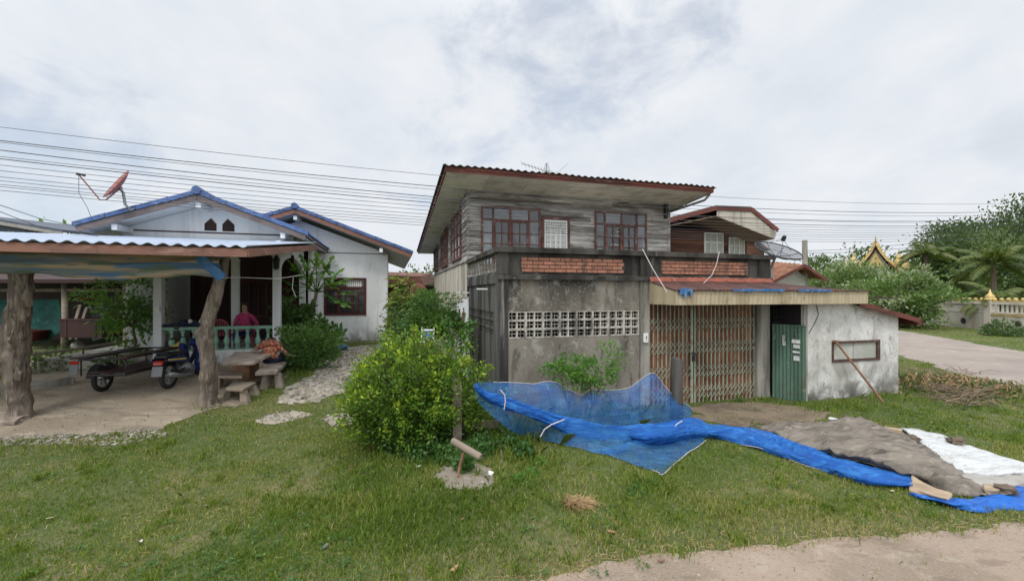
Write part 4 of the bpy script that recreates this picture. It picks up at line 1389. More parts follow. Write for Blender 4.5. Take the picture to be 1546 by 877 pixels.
ZB = 3.45
mb = MB()
z = 2.95
while z < roof_z(HV) - 0.04:                                # lapped boards, front
    h = 0.128
    zt = min(z + h, roof_z(HV) - 0.03)
    x = HU0
    while x < HU1:
        L = random.uniform(1.6, 3.4)
        e = min(HU1, x + L)
        k = random.uniform(-0.006, 0.006)
        mb.hexa([(x + 0.002, HV - 0.034 + k, z), (e - 0.002, HV - 0.034 + k, z), (e - 0.002, HV, z), (x + 0.002, HV, z)],
                [(x + 0.002, HV - 0.008, zt + 0.012), (e - 0.002, HV - 0.008, zt + 0.012), (e - 0.002, HV, zt + 0.012), (x + 0.002, HV, zt + 0.012)])
        x = e
    z += h
mb.box((HU0 + 0.001, HV + 0.001, 2.95), (HU1, HV + 0.05, roof_z(HV) - 0.05), 0.2)
house.part('front_siding', mb, M['old_wood'])
mb = MB()
z = ZB
while z < roof_z(HV) - 0.04:                                # lapped boards, side; tops follow the falling roof
    h = 0.135
    vend = HV + (5.38 - (z + h)) / 0.0945
    vend = min(HB, max(HV + 0.3, vend))
    x = HV + 0.051
    while x < vend:
        e = min(vend, x + random.uniform(1.8, 3.4))
        mb.hexa([(HU0 - 0.03, x, z), (HU0, x, z), (HU0, e - 0.003, z), (HU0 - 0.03, e - 0.003, z)],
                [(HU0 - 0.008, x, z + h + 0.01), (HU0, x, z + h + 0.01), (HU0, e - 0.003, z + h + 0.01), (HU0 - 0.008, e - 0.003, z + h + 0.01)])
        x = e
    z += h
mb.hexa([(HU0 + 0.001, HV + 0.06, ZB), (HU0 + 0.05, HV + 0.06, ZB), (HU0 + 0.05, HB, ZB), (HU0 + 0.001, HB, ZB)],
        [(HU0 + 0.001, HV + 0.06, roof_z(HV) - 0.06), (HU0 + 0.05, HV + 0.06, roof_z(HV) - 0.06), (HU0 + 0.05, HB, roof_z(HB) - 0.06), (HU0 + 0.001, HB, roof_z(HB) - 0.06)], 0.2)
house.part('side_siding', mb, M['old_wood'])
mb = MB()
mb.box((HU0 - 0.055, HV - 0.05, ZB - 0.05), (HU0 - 0.032, HB, ZB + 0.02))
house.part('trim_board', mb, M['old_wood'])
mb = MB()
mb.box((HU0 - 0.034, HV - 0.034, ZB + 0.021), (HU0 + 0.05, HV - 0.0285, roof_z(HV) - 0.05))
house.part('trim_board', mb, M['old_wood'])
mb = MB()
mb.box((HU1 - 0.06, HV - 0.036, 2.95), (HU1 + 0.02, HV - 0.029, roof_z(HV) - 0.05))
house.part('trim_board', mb, M['old_wood'])
mb = MB()
mb.box((HU1, HV + 0.05, 0), (HU1 + 0.05, HB, roof_z(HB) - 0.06), 0.3)
mb.box((HU0, HB, 0), (HU1, HB + 0.05, roof_z(HB) - 0.06), 0.3)
house.part('rear_walls', mb, M['old_wood'])
# ground floor side in ribbed sheets
mb = MB()
nn = 9
for i in range(nn):
    v0, v1 = HV + 0.05 + (HB - HV - 0.05) * i / nn, HV + 0.05 + (HB - HV - 0.05) * (i + 1) / nn
    zl = 2.42 if i == 0 else (2.3 if i == 1 else 0.2)
    mb.wave((HU0 - 0.012 - 0.004 * (i % 2), v0, zl), (0, v1 - v0 + 0.02, 0), (0, 0, ZB - 0.055 - zl), 8, 0.008, (-1, 0, 0), 0.006, 6, 1, None, 0.5)
house.part('side_cladding', mb, M['side_cladding'])
mb = MB()
mb.box((HU0 + 0.01, HV + 0.0, 0.0), (HU0 + 0.06, HV + 2.2, 2.45), 0.6)
house.part('side_door', mb, M['white_paint'])
# floor and ceiling inside so that windows look into a room
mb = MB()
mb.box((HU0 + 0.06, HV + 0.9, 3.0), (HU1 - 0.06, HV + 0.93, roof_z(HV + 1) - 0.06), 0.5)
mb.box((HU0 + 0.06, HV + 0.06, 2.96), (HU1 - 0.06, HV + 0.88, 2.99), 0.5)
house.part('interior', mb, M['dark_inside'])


def frame_rect(mb, u0, u1, z0, z1, t, v0, v1):
    mb.box((u0, v0, z1 - t), (u1, v1, z1))
    mb.box((u0, v0, z0), (u1, v1, z0 + t))
    mb.box((u0, v0 + 0.001, z0 + t), (u0 + t, v1, z1 - t))
    mb.box((u1 - t, v0 + 0.001, z0 + t), (u1, v1, z1 - t))


def old_window(px0, px1, pyt, cols, ztr, casement, zb=3.28, mat='red_frame'):
    vv = HV - 0.075
    a, b = atv(px0, pyt, HV), atv(px1, pyt, HV)
    u0, u1, z1 = a.x, b.x, 0.5 * (a.z + b.z) if b.x - a.x < 3 else a.z
    fr = MB()
    frame_rect(fr, u0, u1, zb, z1, 0.05, vv, HV - 0.01)
    us = [atv(p, pyt, HV).x for p in cols]
    for x in us[1:-1]:
        fr.box((x - 0.024, vv + 0.002, zb + 0.05), (x + 0.024, HV - 0.01, z1 - 0.05))
    for p, q in zip(us[:-1], us[1:]):
        fr.box((p + 0.02, vv + 0.004, ztr - 0.02), (q - 0.02, HV - 0.01, ztr + 0.02))
    w = house.part('window', fr, M[mat])
    pn = MB()
    for i, (p, q) in enumerate(zip(us[:-1], us[1:])):
        e = random.uniform(-0.010, 0.010)
        pn.hexa([(p + 0.028, HV - 0.045 + e, ztr + .02), (q - 0.028, HV - 0.045, ztr + .02), (q - 0.028, HV - 0.033, ztr + .02), (p + 0.028, HV - 0.033 + e, ztr + .02)],
                [(p + 0.028, HV - 0.040, z1 - .05), (q - 0.028, HV - 0.040 + e, z1 - .05), (q - 0.028, HV - 0.030 + e, z1 - .05), (p + 0.028, HV - 0.030, z1 - .05)])
        e = random.uniform(-0.012, 0.012)
        pn.hexa([(p + 0.028, HV - 0.043 + e, zb + .05), (q - 0.028, HV - 0.043, zb + .05), (q - 0.028, HV - 0.033, zb + .05), (p + 0.028, HV - 0.033 + e, zb + .05)],
                [(p + 0.028, HV - 0.040, ztr - .02), (q - 0.028, HV - 0.040 + e, ztr - .02), (q - 0.028, HV - 0.030 + e, ztr - .02), (p + 0.028, HV - 0.030, ztr - .02)])
    house.part('pane', pn, M['glass_dirty'], w)
    mu = MB()
    for i in casement:
        p, q = us[i] + 0.03, us[i + 1] - 0.03
        frame_rect(mu, p, q, zb + 0.06, ztr - 0.028, 0.034, vv - 0.006, HV - 0.05)
        m_ = (p + q) / 2
        mu.box((m_ - 0.012, vv + 0.006, zb + 0.1), (m_ + 0.012, HV - 0.046, ztr - 0.07))
        for k in (1, 2):
            zz = zb + 0.1 + (ztr - 0.17 - zb) * (0.2 + 0.8 * k / 3)
            mu.box((p + 0.045, vv + 0.008, zz - 0.011), (q - 0.045, HV - 0.047, zz + 0.011))
    for i in range(len(us) - 1):
        if i not in casement:
            p, q = us[i] + 0.03, us[i + 1] - 0.03
            for k in (1, 2):
                zz = zb + 0.1 + (ztr - 0.17 - zb) * (0.2 + 0.8 * k / 3)
                mu.box((p, vv + 0.008, zz - 0.011), (q, HV - 0.047, zz + 0.011))
    house.part('casement', mu, M[mat], w)


tr1, tr2 = atv(770, 333, HV).z, atv(936, 340, HV).z
old_window(726, 815, 314, (726, 744, 770, 798, 815), tr1, (1, 2))
old_window(897, 975, 321, (897, 912, 937, 960, 975), tr2, (1, 2))
# glazed door with a white curtain
a, b = atv(817, 328, HV), atv(859, 328, HV)
mb = MB()
frame_rect(mb, a.x, b.x, 3.0, a.z, 0.07, HV - 0.08, HV - 0.01)
dr = house.part('terrace_door', mb, M['red_frame'])
mb = MB()
frame_rect(mb, a.x + 0.075, b.x - 0.075, 3.05, a.z - 0.075, 0.05, HV - 0.06, HV - 0.03)
mb.box(((a.x + b.x) / 2 - 0.03, HV - 0.058, 3.1), ((a.x + b.x) / 2 + 0.02, HV - 0.03, a.z - 0.45))
cxm = (a.x + b.x) / 2
pts = [(cxm + 0.26 * math.cos(t), HV - 0.05, a.z - 0.47 + 0.26 * math.sin(t)) for t in np.linspace(0, math.pi, 12)]
mb.tube(pts, 0.014, 5)
for k in (-1, 1):
    mb.box((cxm + k * 0.15 - 0.012, HV - 0.056, 3.1), (cxm + k * 0.15 + 0.012, HV - 0.03, a.z - 0.3))
mb.box((a.x + 0.12, HV - 0.055, a.z - 0.50), (b.x - 0.12, HV - 0.03, a.z - 0.47))
house.part('door_leaf', mb, M['white_paint'], dr)
mb = MB()
mb.wave((a.x + 0.1, HV - 0.028, 3.05), (b.x - a.x - 0.2, 0, 0), (0, 0, a.z - 3.15), 9, 0.008, (0, -1, 0), 0.004, 8, 1, 0.6)
house.part('curtain', mb, M['curtain'], dr)
# side windows
for (p0, p1, pt, pb) in ((684, 698, 325, 392), (668, 677, 352, 405), (657, 662, 368, 418)):
    a, b = atu(p0, pt, HU0), atu(p1, pb, HU0)
    v1, v0 = min(a.y, HB - 0.3), b.y
    z1 = min(5.0, a.z) - 0.02
    z0 = max(ZB + 0.1, z1 - 1.5)
    mb = MB()
    x0, x1 = HU0 - 0.085, HU0 - 0.02
    mb.box((x0, v0, z1 - .06), (x1, v1, z1))
    mb.box((x0, v0, z0), (x1, v1, z0 + .06))
    nn = max(2, int((v1 - v0) / 0.5))
    for k in range(nn + 1):
        y = v0 + (v1 - v0 - 0.06) * k / nn
        mb.box((x0 + .002, y, z0 + .06), (x1, y + .06, z1 - .06))
    for k in (1, 2, 3):
        zz = z0 + (z1 - z0) * k / 4
        mb.box((x0 + .006, v0 + .06, zz - .012), (x1, v1 - .06, zz + .012))
    w = house.part('window', mb, M['red_frame'])
    mb = MB()
    mb.box((HU0 - 0.05, v0 + .05, z0 + .05), (HU0 - 0.04, v1 - .05, z1 - .05), 0.5)
    house.part('pane', mb, M['glass_dirty'], w)

# roof: one plane falling to the back, front edge of wavy tiles
RU0, RU1, RV0, RV1 = 1.25, 8.92, 10.1, 20.6
mb = MB()
for k in range(2):
    for j in range(14):
        v0, v1 = RV0 - 0.06 + j * 0.76, RV0 - 0.06 + (j + 1) * 0.76 + 0.07
        if k == 0:
            mb.wave((RU0 - 0.06, v0, roof_z(v0) + 0.055 + (0.022 if j else 0.02)), (RU1 - RU0 + 0.12, 0, 0), (0, v1 - v0, -0.0945 * (v1 - v0) - 0.02), 43, 0.019, (0, 0, 1), 0.014, 6, 1, random.random(), 0, 0.022 if j == 0 else 0.008)
roof = house.part('roof', mb, M['mossy_tile'])
mb = MB()
mb.box((RU0, RV0, roof_z(RV0) - 0.075), (RU1, RV0 + 0.03, roof_z(RV0) + 0.05))
mb.box((RU0 + 0.5, RV0 - 0.018, roof_z(RV0) - 0.02), (RU1 - 0.02, RV0 - 0.001, roof_z(RV0) + 0.055))
house.part('fascia', mb, M['red_fascia'], roof)
mb = MB()
for x in (RU0, RU1 - 0.03):
    mb.hexa([(x, RV0 + .031, roof_z(RV0) - .07), (x + .03, RV0 + .031, roof_z(RV0) - .07), (x + .03, RV1, roof_z(RV1) - .07), (x, RV1, roof_z(RV1) - .07)],
            [(x, RV0 + .031, roof_z(RV0) + .045), (x + .03, RV0 + .031, roof_z(RV0) + .045), (x + .03, RV1, roof_z(RV1) + .045), (x, RV1, roof_z(RV1) + .045)])
house.part('barge_board', mb, M['red_fascia'], roof)
mb = MB()
x0, x1 = RU0 + .035, RU1 - .035
nn = 7
for i in range(nn):
    a0, a1 = x0 + (x1 - x0) * i / nn + 0.004, x0 + (x1 - x0) * (i + 1) / nn - 0.004
    mb.hexa([(a0, RV0 + .035, roof_z(RV0) - .06), (a1, RV0 + .035, roof_z(RV0) - .06), (a1, RV1 - .05, roof_z(RV1) - .055), (a0, RV1 - .05, roof_z(RV1) - .055)],
            [(a0, RV0 + .035, roof_z(RV0) - .04), (a1, RV0 + .035, roof_z(RV0) - .04), (a1, RV1 - .05, roof_z(RV1) - .035), (a0, RV1 - .05, roof_z(RV1) - .035)])
house.part('soffit', mb, M['soffit'], roof)
mb = MB()
mb.tube([(RU1 - 0.05, RV0 + 0.1, 5.40), (RU1 - 0.1, RV0 + 0.25, 5.26), (HU1 + 0.05, 13.4, 5.02)], 0.035, 8)
house.part('drain_pipe', mb, M['grey_metal'])
mb = MB()
mb.box((HU1 - 0.22, HV - 0.13, roof_z(HV) - .55), (HU1 - 0.14, HV - 0.04, roof_z(HV) - .1))
mb.box((HU1 - 0.24, HV - 0.15, roof_z(HV) - .33), (HU1 - 0.08, HV - 0.10, roof_z(HV) - .28))
house.part('wire_bracket', mb, M['black_metal'])

# television aerial on the roof
ap = atv(825, 262, 12.6)
t = Thing('television_aerial', 'thin rooftop television aerial standing on the mossy tiles', 'aerial', (ap.x, 12.6, roof_z(12.6)), 'H')
mb = MB()
mb.tube([(ap.x, 12.6, roof_z(12.6)), (ap.x, 12.6, ap.z + 0.32)], 0.014, 6)
t.part('mast', mb, M['grey_metal'])
mb = MB()
a, b = Vector(atv(788, 247, 12.6)), Vector(atv(838, 263, 12.6))
mb.tube([a, b], 0.010, 6)
for k in range(11):
    c = a.lerp(b, k / 10)
    mb.tube([c + Vector((-.10, -.22, 0.0)), c + Vector((.10, .22, 0.0))], 0.005, 4)
t.part('boom', mb, M['grey_metal'])
mb = MB()
for k in range(6):
    z = ap.z + 0.02 + k * 0.055
    w = 0.14 - 0.018 * k
    mb.tube([(ap.x - w, 12.58, z), (ap.x + w, 12.58, z)], 0.006, 4)
mb.tube([(ap.x - .14, 12.58, ap.z), (ap.x - 0.02, 12.58, ap.z + .33)], 0.006, 4)
mb.tube([(ap.x + .14, 12.58, ap.z), (ap.x + 0.02, 12.58, ap.z + .33)], 0.006, 4)
mb.tube([atv(838, 263, 12.5), atv(858, 247, 12.5)], 0.006, 4)
t.part('reflector', mb, M['grey_metal'])

# cords tied between terrace and awning
for pts, lb in ((((970, 376), (985, 405), (1007, 441)), 'pale cord slanting from the terrace wall down to the awning corner'), (((1086, 380), (1082, 398), (1075, 415), (1062, 428)), 'thin pale cord hanging over the brick panel above the gate')):
    mb = MB()
    n = len(pts)
    w = [atv(p[0], p[1], AV - 0.12 - 0.75 * (i / (n - 1)) * (1 if n == 3 else 0.2)) for i, p in enumerate(pts)]
    mb.tube(w, 0.008, 6)
    solo('cord', mb, M['rope'], lb, 'cord', w[0], 'H')
# the pole propped on the shed window
mb = MB()
a, b = atv(1262, 516, SV - 0.06), atg(1334, 608)
b_uv = Vector((*uv_of(b.x, b.y), b.z))
mb.tube([a, a.lerp(b_uv, 0.5), b_uv], [0.022, 0.024, 0.026], 8)
mb.tube([a + Vector((-0.10, -0.01, 0.03)), a + Vector((0.05, -0.01, 0.02))], 0.022, 6)
solo('wooden_pole', mb, M['terracotta'], 'thin brown pole propped against the shed window', 'pole', a, 'H')

# ================================================================ white house with blue roofs
GZ = 0.66
bh = Thing('white_house', 'white single storey house with blue tiled gable roofs and a front porch', 'house', (-2.7, 14.4, GZ), 'H')
V2 = 18.0
W0, W1 = -6.2, -0.11
E2Z, R2Z, R2U = 4.17, 5.70, -3.38
wa, wb = atv(490, 420, V2), atv(552, 475, V2)
x0, x1, z0, z1 = wa.x, wb.x, atv(520, 475, V2).z, atv(520, 420, V2).z
mb = MB()
wall_open(mb, 'u', W0, W1, GZ - .1, E2Z, V2, V2 + 0.15, [(x0, x1, z0, z1)])
mb.prism([(W0, V2, E2Z + .001), (W1, V2, E2Z + .001), (R2U, V2, E2Z + (W1 - R2U) * 0.365)], (0, 0.15, 0), 0.5)
mb.box((W1 - 0.15, V2 + 0.151, GZ - .1), (W1, 25.0, E2Z), 0.5)
mb.box((W0, 24.9, GZ - .1), (W1 - .151, 25.0, E2Z), 0.5)
bh.part('front_wall', mb, M['white_plaster'])
mb = MB()
mb.box((W0, V2 - 0.012, E2Z - .035), (W1, V2 - 0.001, E2Z + .0))
bh.part('belt_line', mb, M['grey_fascia'])
# three-leaf window with a transom
mb = MB()
zt = z1 - 0.30 * (z1 - z0) / 1.0 * 0.85
frame_rect(mb, x0 - .02, x1 + .02, z0 - .02, z1 + .02, 0.085, V2 - 0.04, V2 + 0.08)
mb.box((x0 + .06, V2 - .03, zt - .05), (x1 - .06, V2 + .08, zt + .03))
uc = [x0 + (x1 - x0) * k for k in (0.335, 0.665)]
for u_ in uc:
    mb.box((u_ - .045, V2 - .034, z0 + .06), (u_ + .045, V2 + .08, zt - .05))
mb.box(((x0 + x1) / 2 - .03, V2 - .034, zt + .031), ((x0 + x1) / 2 + .03, V2 + .08, z1 - .06))
wn = bh.part('window', mb, M['maroon_frame'])
mb = MB()
us = [x0 + .06] + uc + [x1 - .06]
for p, q in zip(us[:-1], us[1:]):
    a, b = p + .045, q - .045
    mb.box(((a + b) / 2 - .014, V2 - .02, z0 + .065), ((a + b) / 2 + .014, V2 + .03, zt - .05))
    for k in (0.36, 0.7):
        zz = z0 + .06 + (zt - z0 - .1) * k
        mb.box((a, V2 - .018, zz - .014), (b, V2 + .03, zz + .014))
    for s in (0, 1):
        mb.bar((a if s == 0 else b, V2 + .0, zt - .17), ((a + b) / 2, V2 + .0, zt - .06), .03, .03, (0, 1, 0))
bh.part('window_bars', mb, M['maroon_frame'], wn)
mb = MB()
mb.box((x0 + .05, V2 + .045, z0 + .05), (x1 - .05, V2 + .055, z1 - .05), 0.2)
bh.part('pane', mb, M['glass'], wn)
mb = MB()
mb.wave(((x0 + x1) / 2 - .05, V2 + .04, zt + .035), (x1 - x0) * .5 * Vector((0.88, 0, 0)), (0, 0, z1 - zt - .1), 9, .006, (0, -1, 0), .003, 6)
bh.part('curtain', mb, M['curtain'], wn)
mb = MB()
bh.part('curtain', mb, M['curtain'], wn)
mb = MB()
frame_rect(mb, V2 + 2.2, V2 + 3.4, 1.5, 3.0, .07, 0, 0.03)
mb2 = MB()
mb2.v = [(W1 + p[1] + .002, p[0], p[2]) for p in mb.v]
mb2.f, mb2.r = mb.f, mb.r
mb2.box((W1 + .001, V2 + 2.26, 1.56), (W1 + .012, V2 + 3.34, 2.94))
bh.part('side_window', mb2, M['maroon_frame'])


def gable_roof(name, ru, rz, eu0, eu1, slope, v0, v1, fas):
    """two corrugated tile planes, ridge cap, fascia boards and a pale soffit"""
    mb = MB()
    for eu, sg in ((eu0, -1), (eu1, 1)):
        run = abs(eu - ru)
        n = max(3, int(run / 0.62))
        nrm = Vector((sg * slope, 0, 1)).normalized()
        for k in range(n):
            a, b = ru + (eu - ru) * k / n, ru + (eu - ru) * (k + 1) / n + sg * 0.03
            za, zb = rz - slope * abs(a - ru) - 0.012 * 0, rz - slope * abs(b - ru)
            mb.wave((a, v0 - 0.04, za + .012 * 0), (0, v1 - v0 + .08, 0), (b - a, 0, zb - za + 0.03 * 0), int((v1 - v0) / 0.18), 0.022, nrm, 0.016, 6, 1, random.random())
    rf = bh.part(name, mb, M['blue_tile'])
    mb = MB()
    for eu, sg in ((eu0, -1), (eu1, 1)):
        n = max(3, int(abs(eu - ru) / 0.62))
        for k in range(n):                                    # verge tiles wrapping the gable edge
            a, b = ru + (eu - ru) * k / n, ru + (eu - ru) * (k + 1) / n + sg * .02
            za, zb = rz - slope * abs(a - ru), rz - slope * abs(b - ru)
            mb.hexa([(a, v0 - .075, za - .075), (b, v0 - .075, zb - .085), (b, v0 + .14, zb + .02), (a, v0 + .14, za + .03)],
                    [(a, v0 - .075, za + .045), (b, v0 - .075, zb + .035), (b, v0 + .14, zb + .045), (a, v0 + .14, za + .055)])
    pts = []
    mb.tube([(ru, v0 - .12, rz + .02), (ru, v0 + .3, rz + .02), (ru, v1 + .05, rz + .02)], [0.115, 0.105, 0.105], 8)
    bh.part('ridge_cap', mb, M['blue_tile'], rf)
    mb = MB()
    for eu, sg in ((eu0, -1), (eu1, 1)):
        mb.bar((ru, v0 - .03, rz - .17), (eu - sg * .05, v0 - .03, rz - slope * abs(eu - ru) - .155), .03, .15)
    mb.box((eu1 - .04, v0 + .0, rz - slope * abs(eu1 - ru) - .13), (eu1 - .01, v1, rz - slope * abs(eu1 - ru) - .02))
    mb.box((eu0 + .01, v0 + .0, rz - slope * abs(eu0 - ru) - .13), (eu0 + .04, v1, rz - slope * abs(eu0 - ru) - .02))
    bh.part('fascia', mb, M[fas], rf)
    mb = MB()
    for eu, sg in ((eu0, -1), (eu1, 1)):
        ee = eu - sg * .05
        mb.hexa([(ru, v0, rz - .20), (ee, v0, rz - slope * abs(ee - ru) - .20), (ee, v1, rz - slope * abs(ee - ru) - .20), (ru, v1, rz - .20)],
                [(ru, v0, rz - .18), (ee, v0, rz - slope * abs(ee - ru) - .18), (ee, v1, rz - slope * abs(ee - ru) - .18), (ru, v1, rz - .18)], .5)
    bh.part('soffit', mb, M['white_paint'], rf)
    return rf


R1U, R1Z, E1A, E1B, SL1 = -5.10, 5.34, -7.82, -2.34, 0.368
gable_roof('porch_roof', R1U, R1Z, E1A, E1B, SL1, 13.6, 20.5, 'grey_fascia')
gable_roof('main_roof', R2U, R2Z + .04, -7.6, 0.84, 0.365, 17.2, 25.8, 'brown_fascia')
# white beam ends under the roofs
mb = MB()
for (ru, rz, v0, vw, us) in ((R1U, R1Z, 13.6, 14.4, (-7.0, R1U, -3.0)), (R2U, R2Z, 17.2, 18.0, (R2U, -0.35))):
    for u_ in us:
        zz = rz - 0.367 * abs(u_ - ru) - .30
        mb.box((u_ - .06, v0 + .03, zz - .13), (u_ + .06, vw + .1, zz + .02))
bh.part('purlin', mb, M['white_paint'])
# porch gable wall with a pair of arched vents
GV = 14.4
gz = lambda u_: R1Z - .21 - SL1 * abs(u_ - R1U)
mb = MB()
mb.prism([(-7.2, GV, 4.12), (-2.9, GV, 4.12), (-2.9, GV, gz(-2.9)), (R1U, GV, gz(R1U)), (-7.2, GV, gz(-7.2))], (0, .12, 0), .5)
mb.box((-7.2, GV + .001, 3.72), (-2.9, GV + .119, 4.118), .5)
gw = bh.part('gable_wall', mb, M['white_paint'])
mb = MB()
for (pa, pb) in ((309, 327), (336, 354)):
    a, b, zb_, zt_ = atv(pa, 349, GV).x, atv(pb, 349, GV).x, atv(331, 349, GV).z, atv(331, 330, GV).z
    pts = [(a, GV - .004, zb_), (b, GV - .004, zb_), (b, GV - .004, zb_ + (zt_ - zb_) * .55)] + ([(a + (b - a) * .55, GV - .004, zt_)] if pa < 330 else [(a + (b - a) * .45, GV - .004, zt_)]) + [(a, GV - .004, zb_ + (zt_ - zb_) * .55)]
    mb.prism(pts, (0, -.01, 0), .3)
    for k in range(5):
        z = zb_ + .02 + k * (zt_ - zb_) * .11
        mb.box((a + .01, GV - .03, z), (b - .01, GV - .015, z + .012), .9)
bh.part('gable_vent', mb, M['dark_wood'], gw)
mb = MB()
mb.box((-7.3, GV - .02, 4.30), (-2.9, GV - .002, 4.335))
bh.part('gable_trim', mb, M['dark_wood'], gw)

# porch: floor, low wall, pillars, balustrade, back wall
PV, PU0, PU1, FZ = 13.0, -5.73, -3.0, 0.95
mb = MB()
mb.box((-8.2, PV + .02, GZ - .1), (-2.8, 17.0, FZ - .02), .5)
bh.part('porch_floor', mb, M['concrete_old'])
mb = MB()
mb.box((PU0 - .1, PV - .06, GZ - .15), (PU1 + .1, PV + .10, 1.03), .5)
bh.part('porch_wall', mb, M['white_plaster'])
pil = [(PU1, PV), (PU0, PV), (-4.45, 14.46), (-3.0, 16.5)]
for (u_, v_) in pil:
    mb = MB()
    mb.box((u_ - .09, v_ - .09, FZ - .3), (u_ + .09, v_ + .09, 3.72))
    mb.box((u_ - .115, v_ - .115, 3.55), (u_ + .115, v_ + .115, 3.62))
    bh.part('pillar', mb, M['white_paint'])
mb = MB()
mb.box((PU0 + .09, PV - .075, 1.585), (PU1 - .09, PV + .075, 1.66))
mb.box((PU0 + .09, PV - .06, 1.032), (PU1 - .09, PV + .06, 1.065))
blt = bh.part('balustrade', mb, M['baluster_green'])
prof = [(.062, 0), (.062, .04), (.045, .05), (.040, .09), (.068, .15), (.072, .20), (.045, .30), (.030, .38), (.030, .42), (.052, .45), (.052, .49), (.06, .495), (.06, .517)]
for i in range(10):
    mb = MB()
    mb.lathe((PU0 + .28 + i * (PU1 - PU0 - .5) / 9, PV, 1.066), prof, 10)
    bh.part('baluster', mb, M['baluster_green'], blt, smooth=False)
mb = MB()
mb.box((PU1 - .07, PV + .1, 1.585), (PU1 + .07, 16.4, 1.66))
mb.box((PU1 - .06, PV + .11, FZ - .3), (PU1 + .06, 16.4, 1.03))
bl2 = bh.part('side_balustrade', mb, M['baluster_green'])
for i in range(9):
    mb = MB()
    mb.lathe((PU1, PV + .4 + i * .36, 1.031), [(r, h * 1.07) for r, h in prof], 8)
    bh.part('baluster', mb, M['baluster_green'], bl2)
# arch on the porch side
mb = MB()
va, vb, zs = PV + .1, 16.41, 3.05
n = 16
for i in range(n):
    t0, t1 = i / n, (i + 1) / n
    y0, y1 = va + (vb - va) * t0, va + (vb - va) * t1
    f = lambda t: zs + .60 * math.sqrt(max(0, 1 - (2 * t - 1) ** 2))
    mb.hexa([(PU1 - .06, y0, f(t0)), (PU1 + .06, y0, f(t0)), (PU1 + .06, y1, f(t1)), (PU1 - .06, y1, f(t1))],
            [(PU1 - .06, y0, 4.0), (PU1 + .06, y0, 4.0), (PU1 + .06, y1, 4.0), (PU1 - .06, y1, 4.0)], .5)
bh.part('porch_arch', mb, M['white_paint'])
mb = MB()
x = -6.6
while x < -2.82:
    mb.box((x, 17.0 + random.uniform(0, .012), FZ), (min(x + .14, -2.81), 17.06, 4.1))
    x += .145
bh.part('porch_back_wall', mb, M['dark_wood'])
mb = MB()
frame_rect(mb, -3.62, -2.84, FZ, 3.05, .09, 16.93, 16.99)
mb.box((-3.53, 16.955, FZ + .05), (-2.93, 16.985, 2.3))
for k in range(5):
    mb.box((-3.5 + k * .13, 16.945, 1.2), (-3.485 + k * .13, 16.96, 2.96))
bh.part('front_door', mb, M['maroon_frame'])
mb = MB()
frame_rect(mb, -5.4, -4.2, 1.7, 3.0, .08, 16.93, 16.99)
for k in range(1, 4):
    mb.box((-5.4 + k * .3 - .02, 16.94, 1.78), (-5.4 + k * .3 + .02, 16.985, 2.92))
bh.part('porch_window', mb, M['maroon_frame'])
mb = MB()
mb.box((-2.83, 16.6, GZ - .1), (-2.72, V2 - .001, E2Z), .5)
bh.part('side_wall', mb, M['white_plaster'])
mb = MB()
ew_ = atv(194, 470, 14.7).x
mb.box((ew_ - .14, 14.86, GZ - .1), (ew_, 20.0, 3.6), .5)
bh.part('end_wall', mb, M['white_plaster'])
# house wall at the far left of the porch, white block behind the small tree
a, b = atv(194, 470, 14.7), atv(234, 470, 14.7)
mb = MB()
mb.box((a.x, 14.7, GZ - .1), (b.x, 14.85, 3.3), .5)
bh.part('porch_side_panel', mb, M['white_plaster'])

# lean-to roof on the front of the porch
LE = 8.55
lt = Thing('lean_to_roof', 'long lean-to roof of pale corrugated sheet with an orange brown fascia over the yard', 'porch roof', (-2.45, LE, GZ), 'H')
ul0, ul1 = -11.5, -2.45
zf, zb = 3.33, 4.06


def lz(v):
    return zf + (zb - zf) * (v - LE) / (14.1 - LE)


mb = MB()
mb.wave((ul0, LE - .05, lz(LE) + .03), (ul1 - ul0 + .0, 0, 0), (0, 14.35 - LE, lz(14.35) - lz(LE)), 42, .020, (0, 0, 1), .010, 6, 2, None, .8)
mb.prism([(ul1, LE - .05, lz(LE) + .03), (ul1 + .3, 14.1, lz(14.1) + .03), (ul1, 14.3, lz(14.3) + .03)], (0, 0, .012), .5)
lt.part('sheet', mb, M['pale_sheet'])
mb = MB()
mb.bar((ul0, LE, 3.255), (ul1 + .001, LE, 3.245), .03, .15)
mb.bar((ul1 + .018, LE - .012, 3.245), (ul1 + .30, 14.1, 3.945), .028, .15)
lt.part('fascia', mb, M['brown_fascia'])
mb = MB()
for k in range(6):
    v_ = LE + .5 + k * 1.0
    mb.bar((ul0, v_, lz(v_) - .05), (ul1 + .0, v_, lz(v_) - .05), .05, .08)
for k in range(7):
    u_ = ul1 - .15 - k * 1.35
    mb.bar((u_, LE + .03, lz(LE) - .13), (u_, 14.3, lz(14.3) - .13), .06, .08)
lt.part('rafters', mb, M['dark_wood'])
mb = MB()
mb.box((-7.3, 14.38, 3.55), (-2.85, 14.395, 3.71), .5)
lt.part('wall_beam', mb, M['dark_wood'])
# lantern hung at the porch pillar
c = atv(417, 398, PV - .12)
t = Thing('porch_lantern', 'dark hanging lantern on the right porch pillar', 'lantern', (c.x, c.y, c.z), 'H')
mb = MB()
mb.lathe((c.x, c.y, c.z - .16), [(.03, 0), (.075, .04), (.085, .24), (.10, .25), (.05, .33), (.012, .40)], 6)
t.part('lamp_body', mb, M['black_metal'])
mb = MB()
mb.tube([(c.x, c.y, c.z + .24), (c.x, c.y + .02, c.z + .36), (c.x, c.y + .12, c.z + .36)], .012, 6)
t.part('bracket', mb, M['black_metal'])
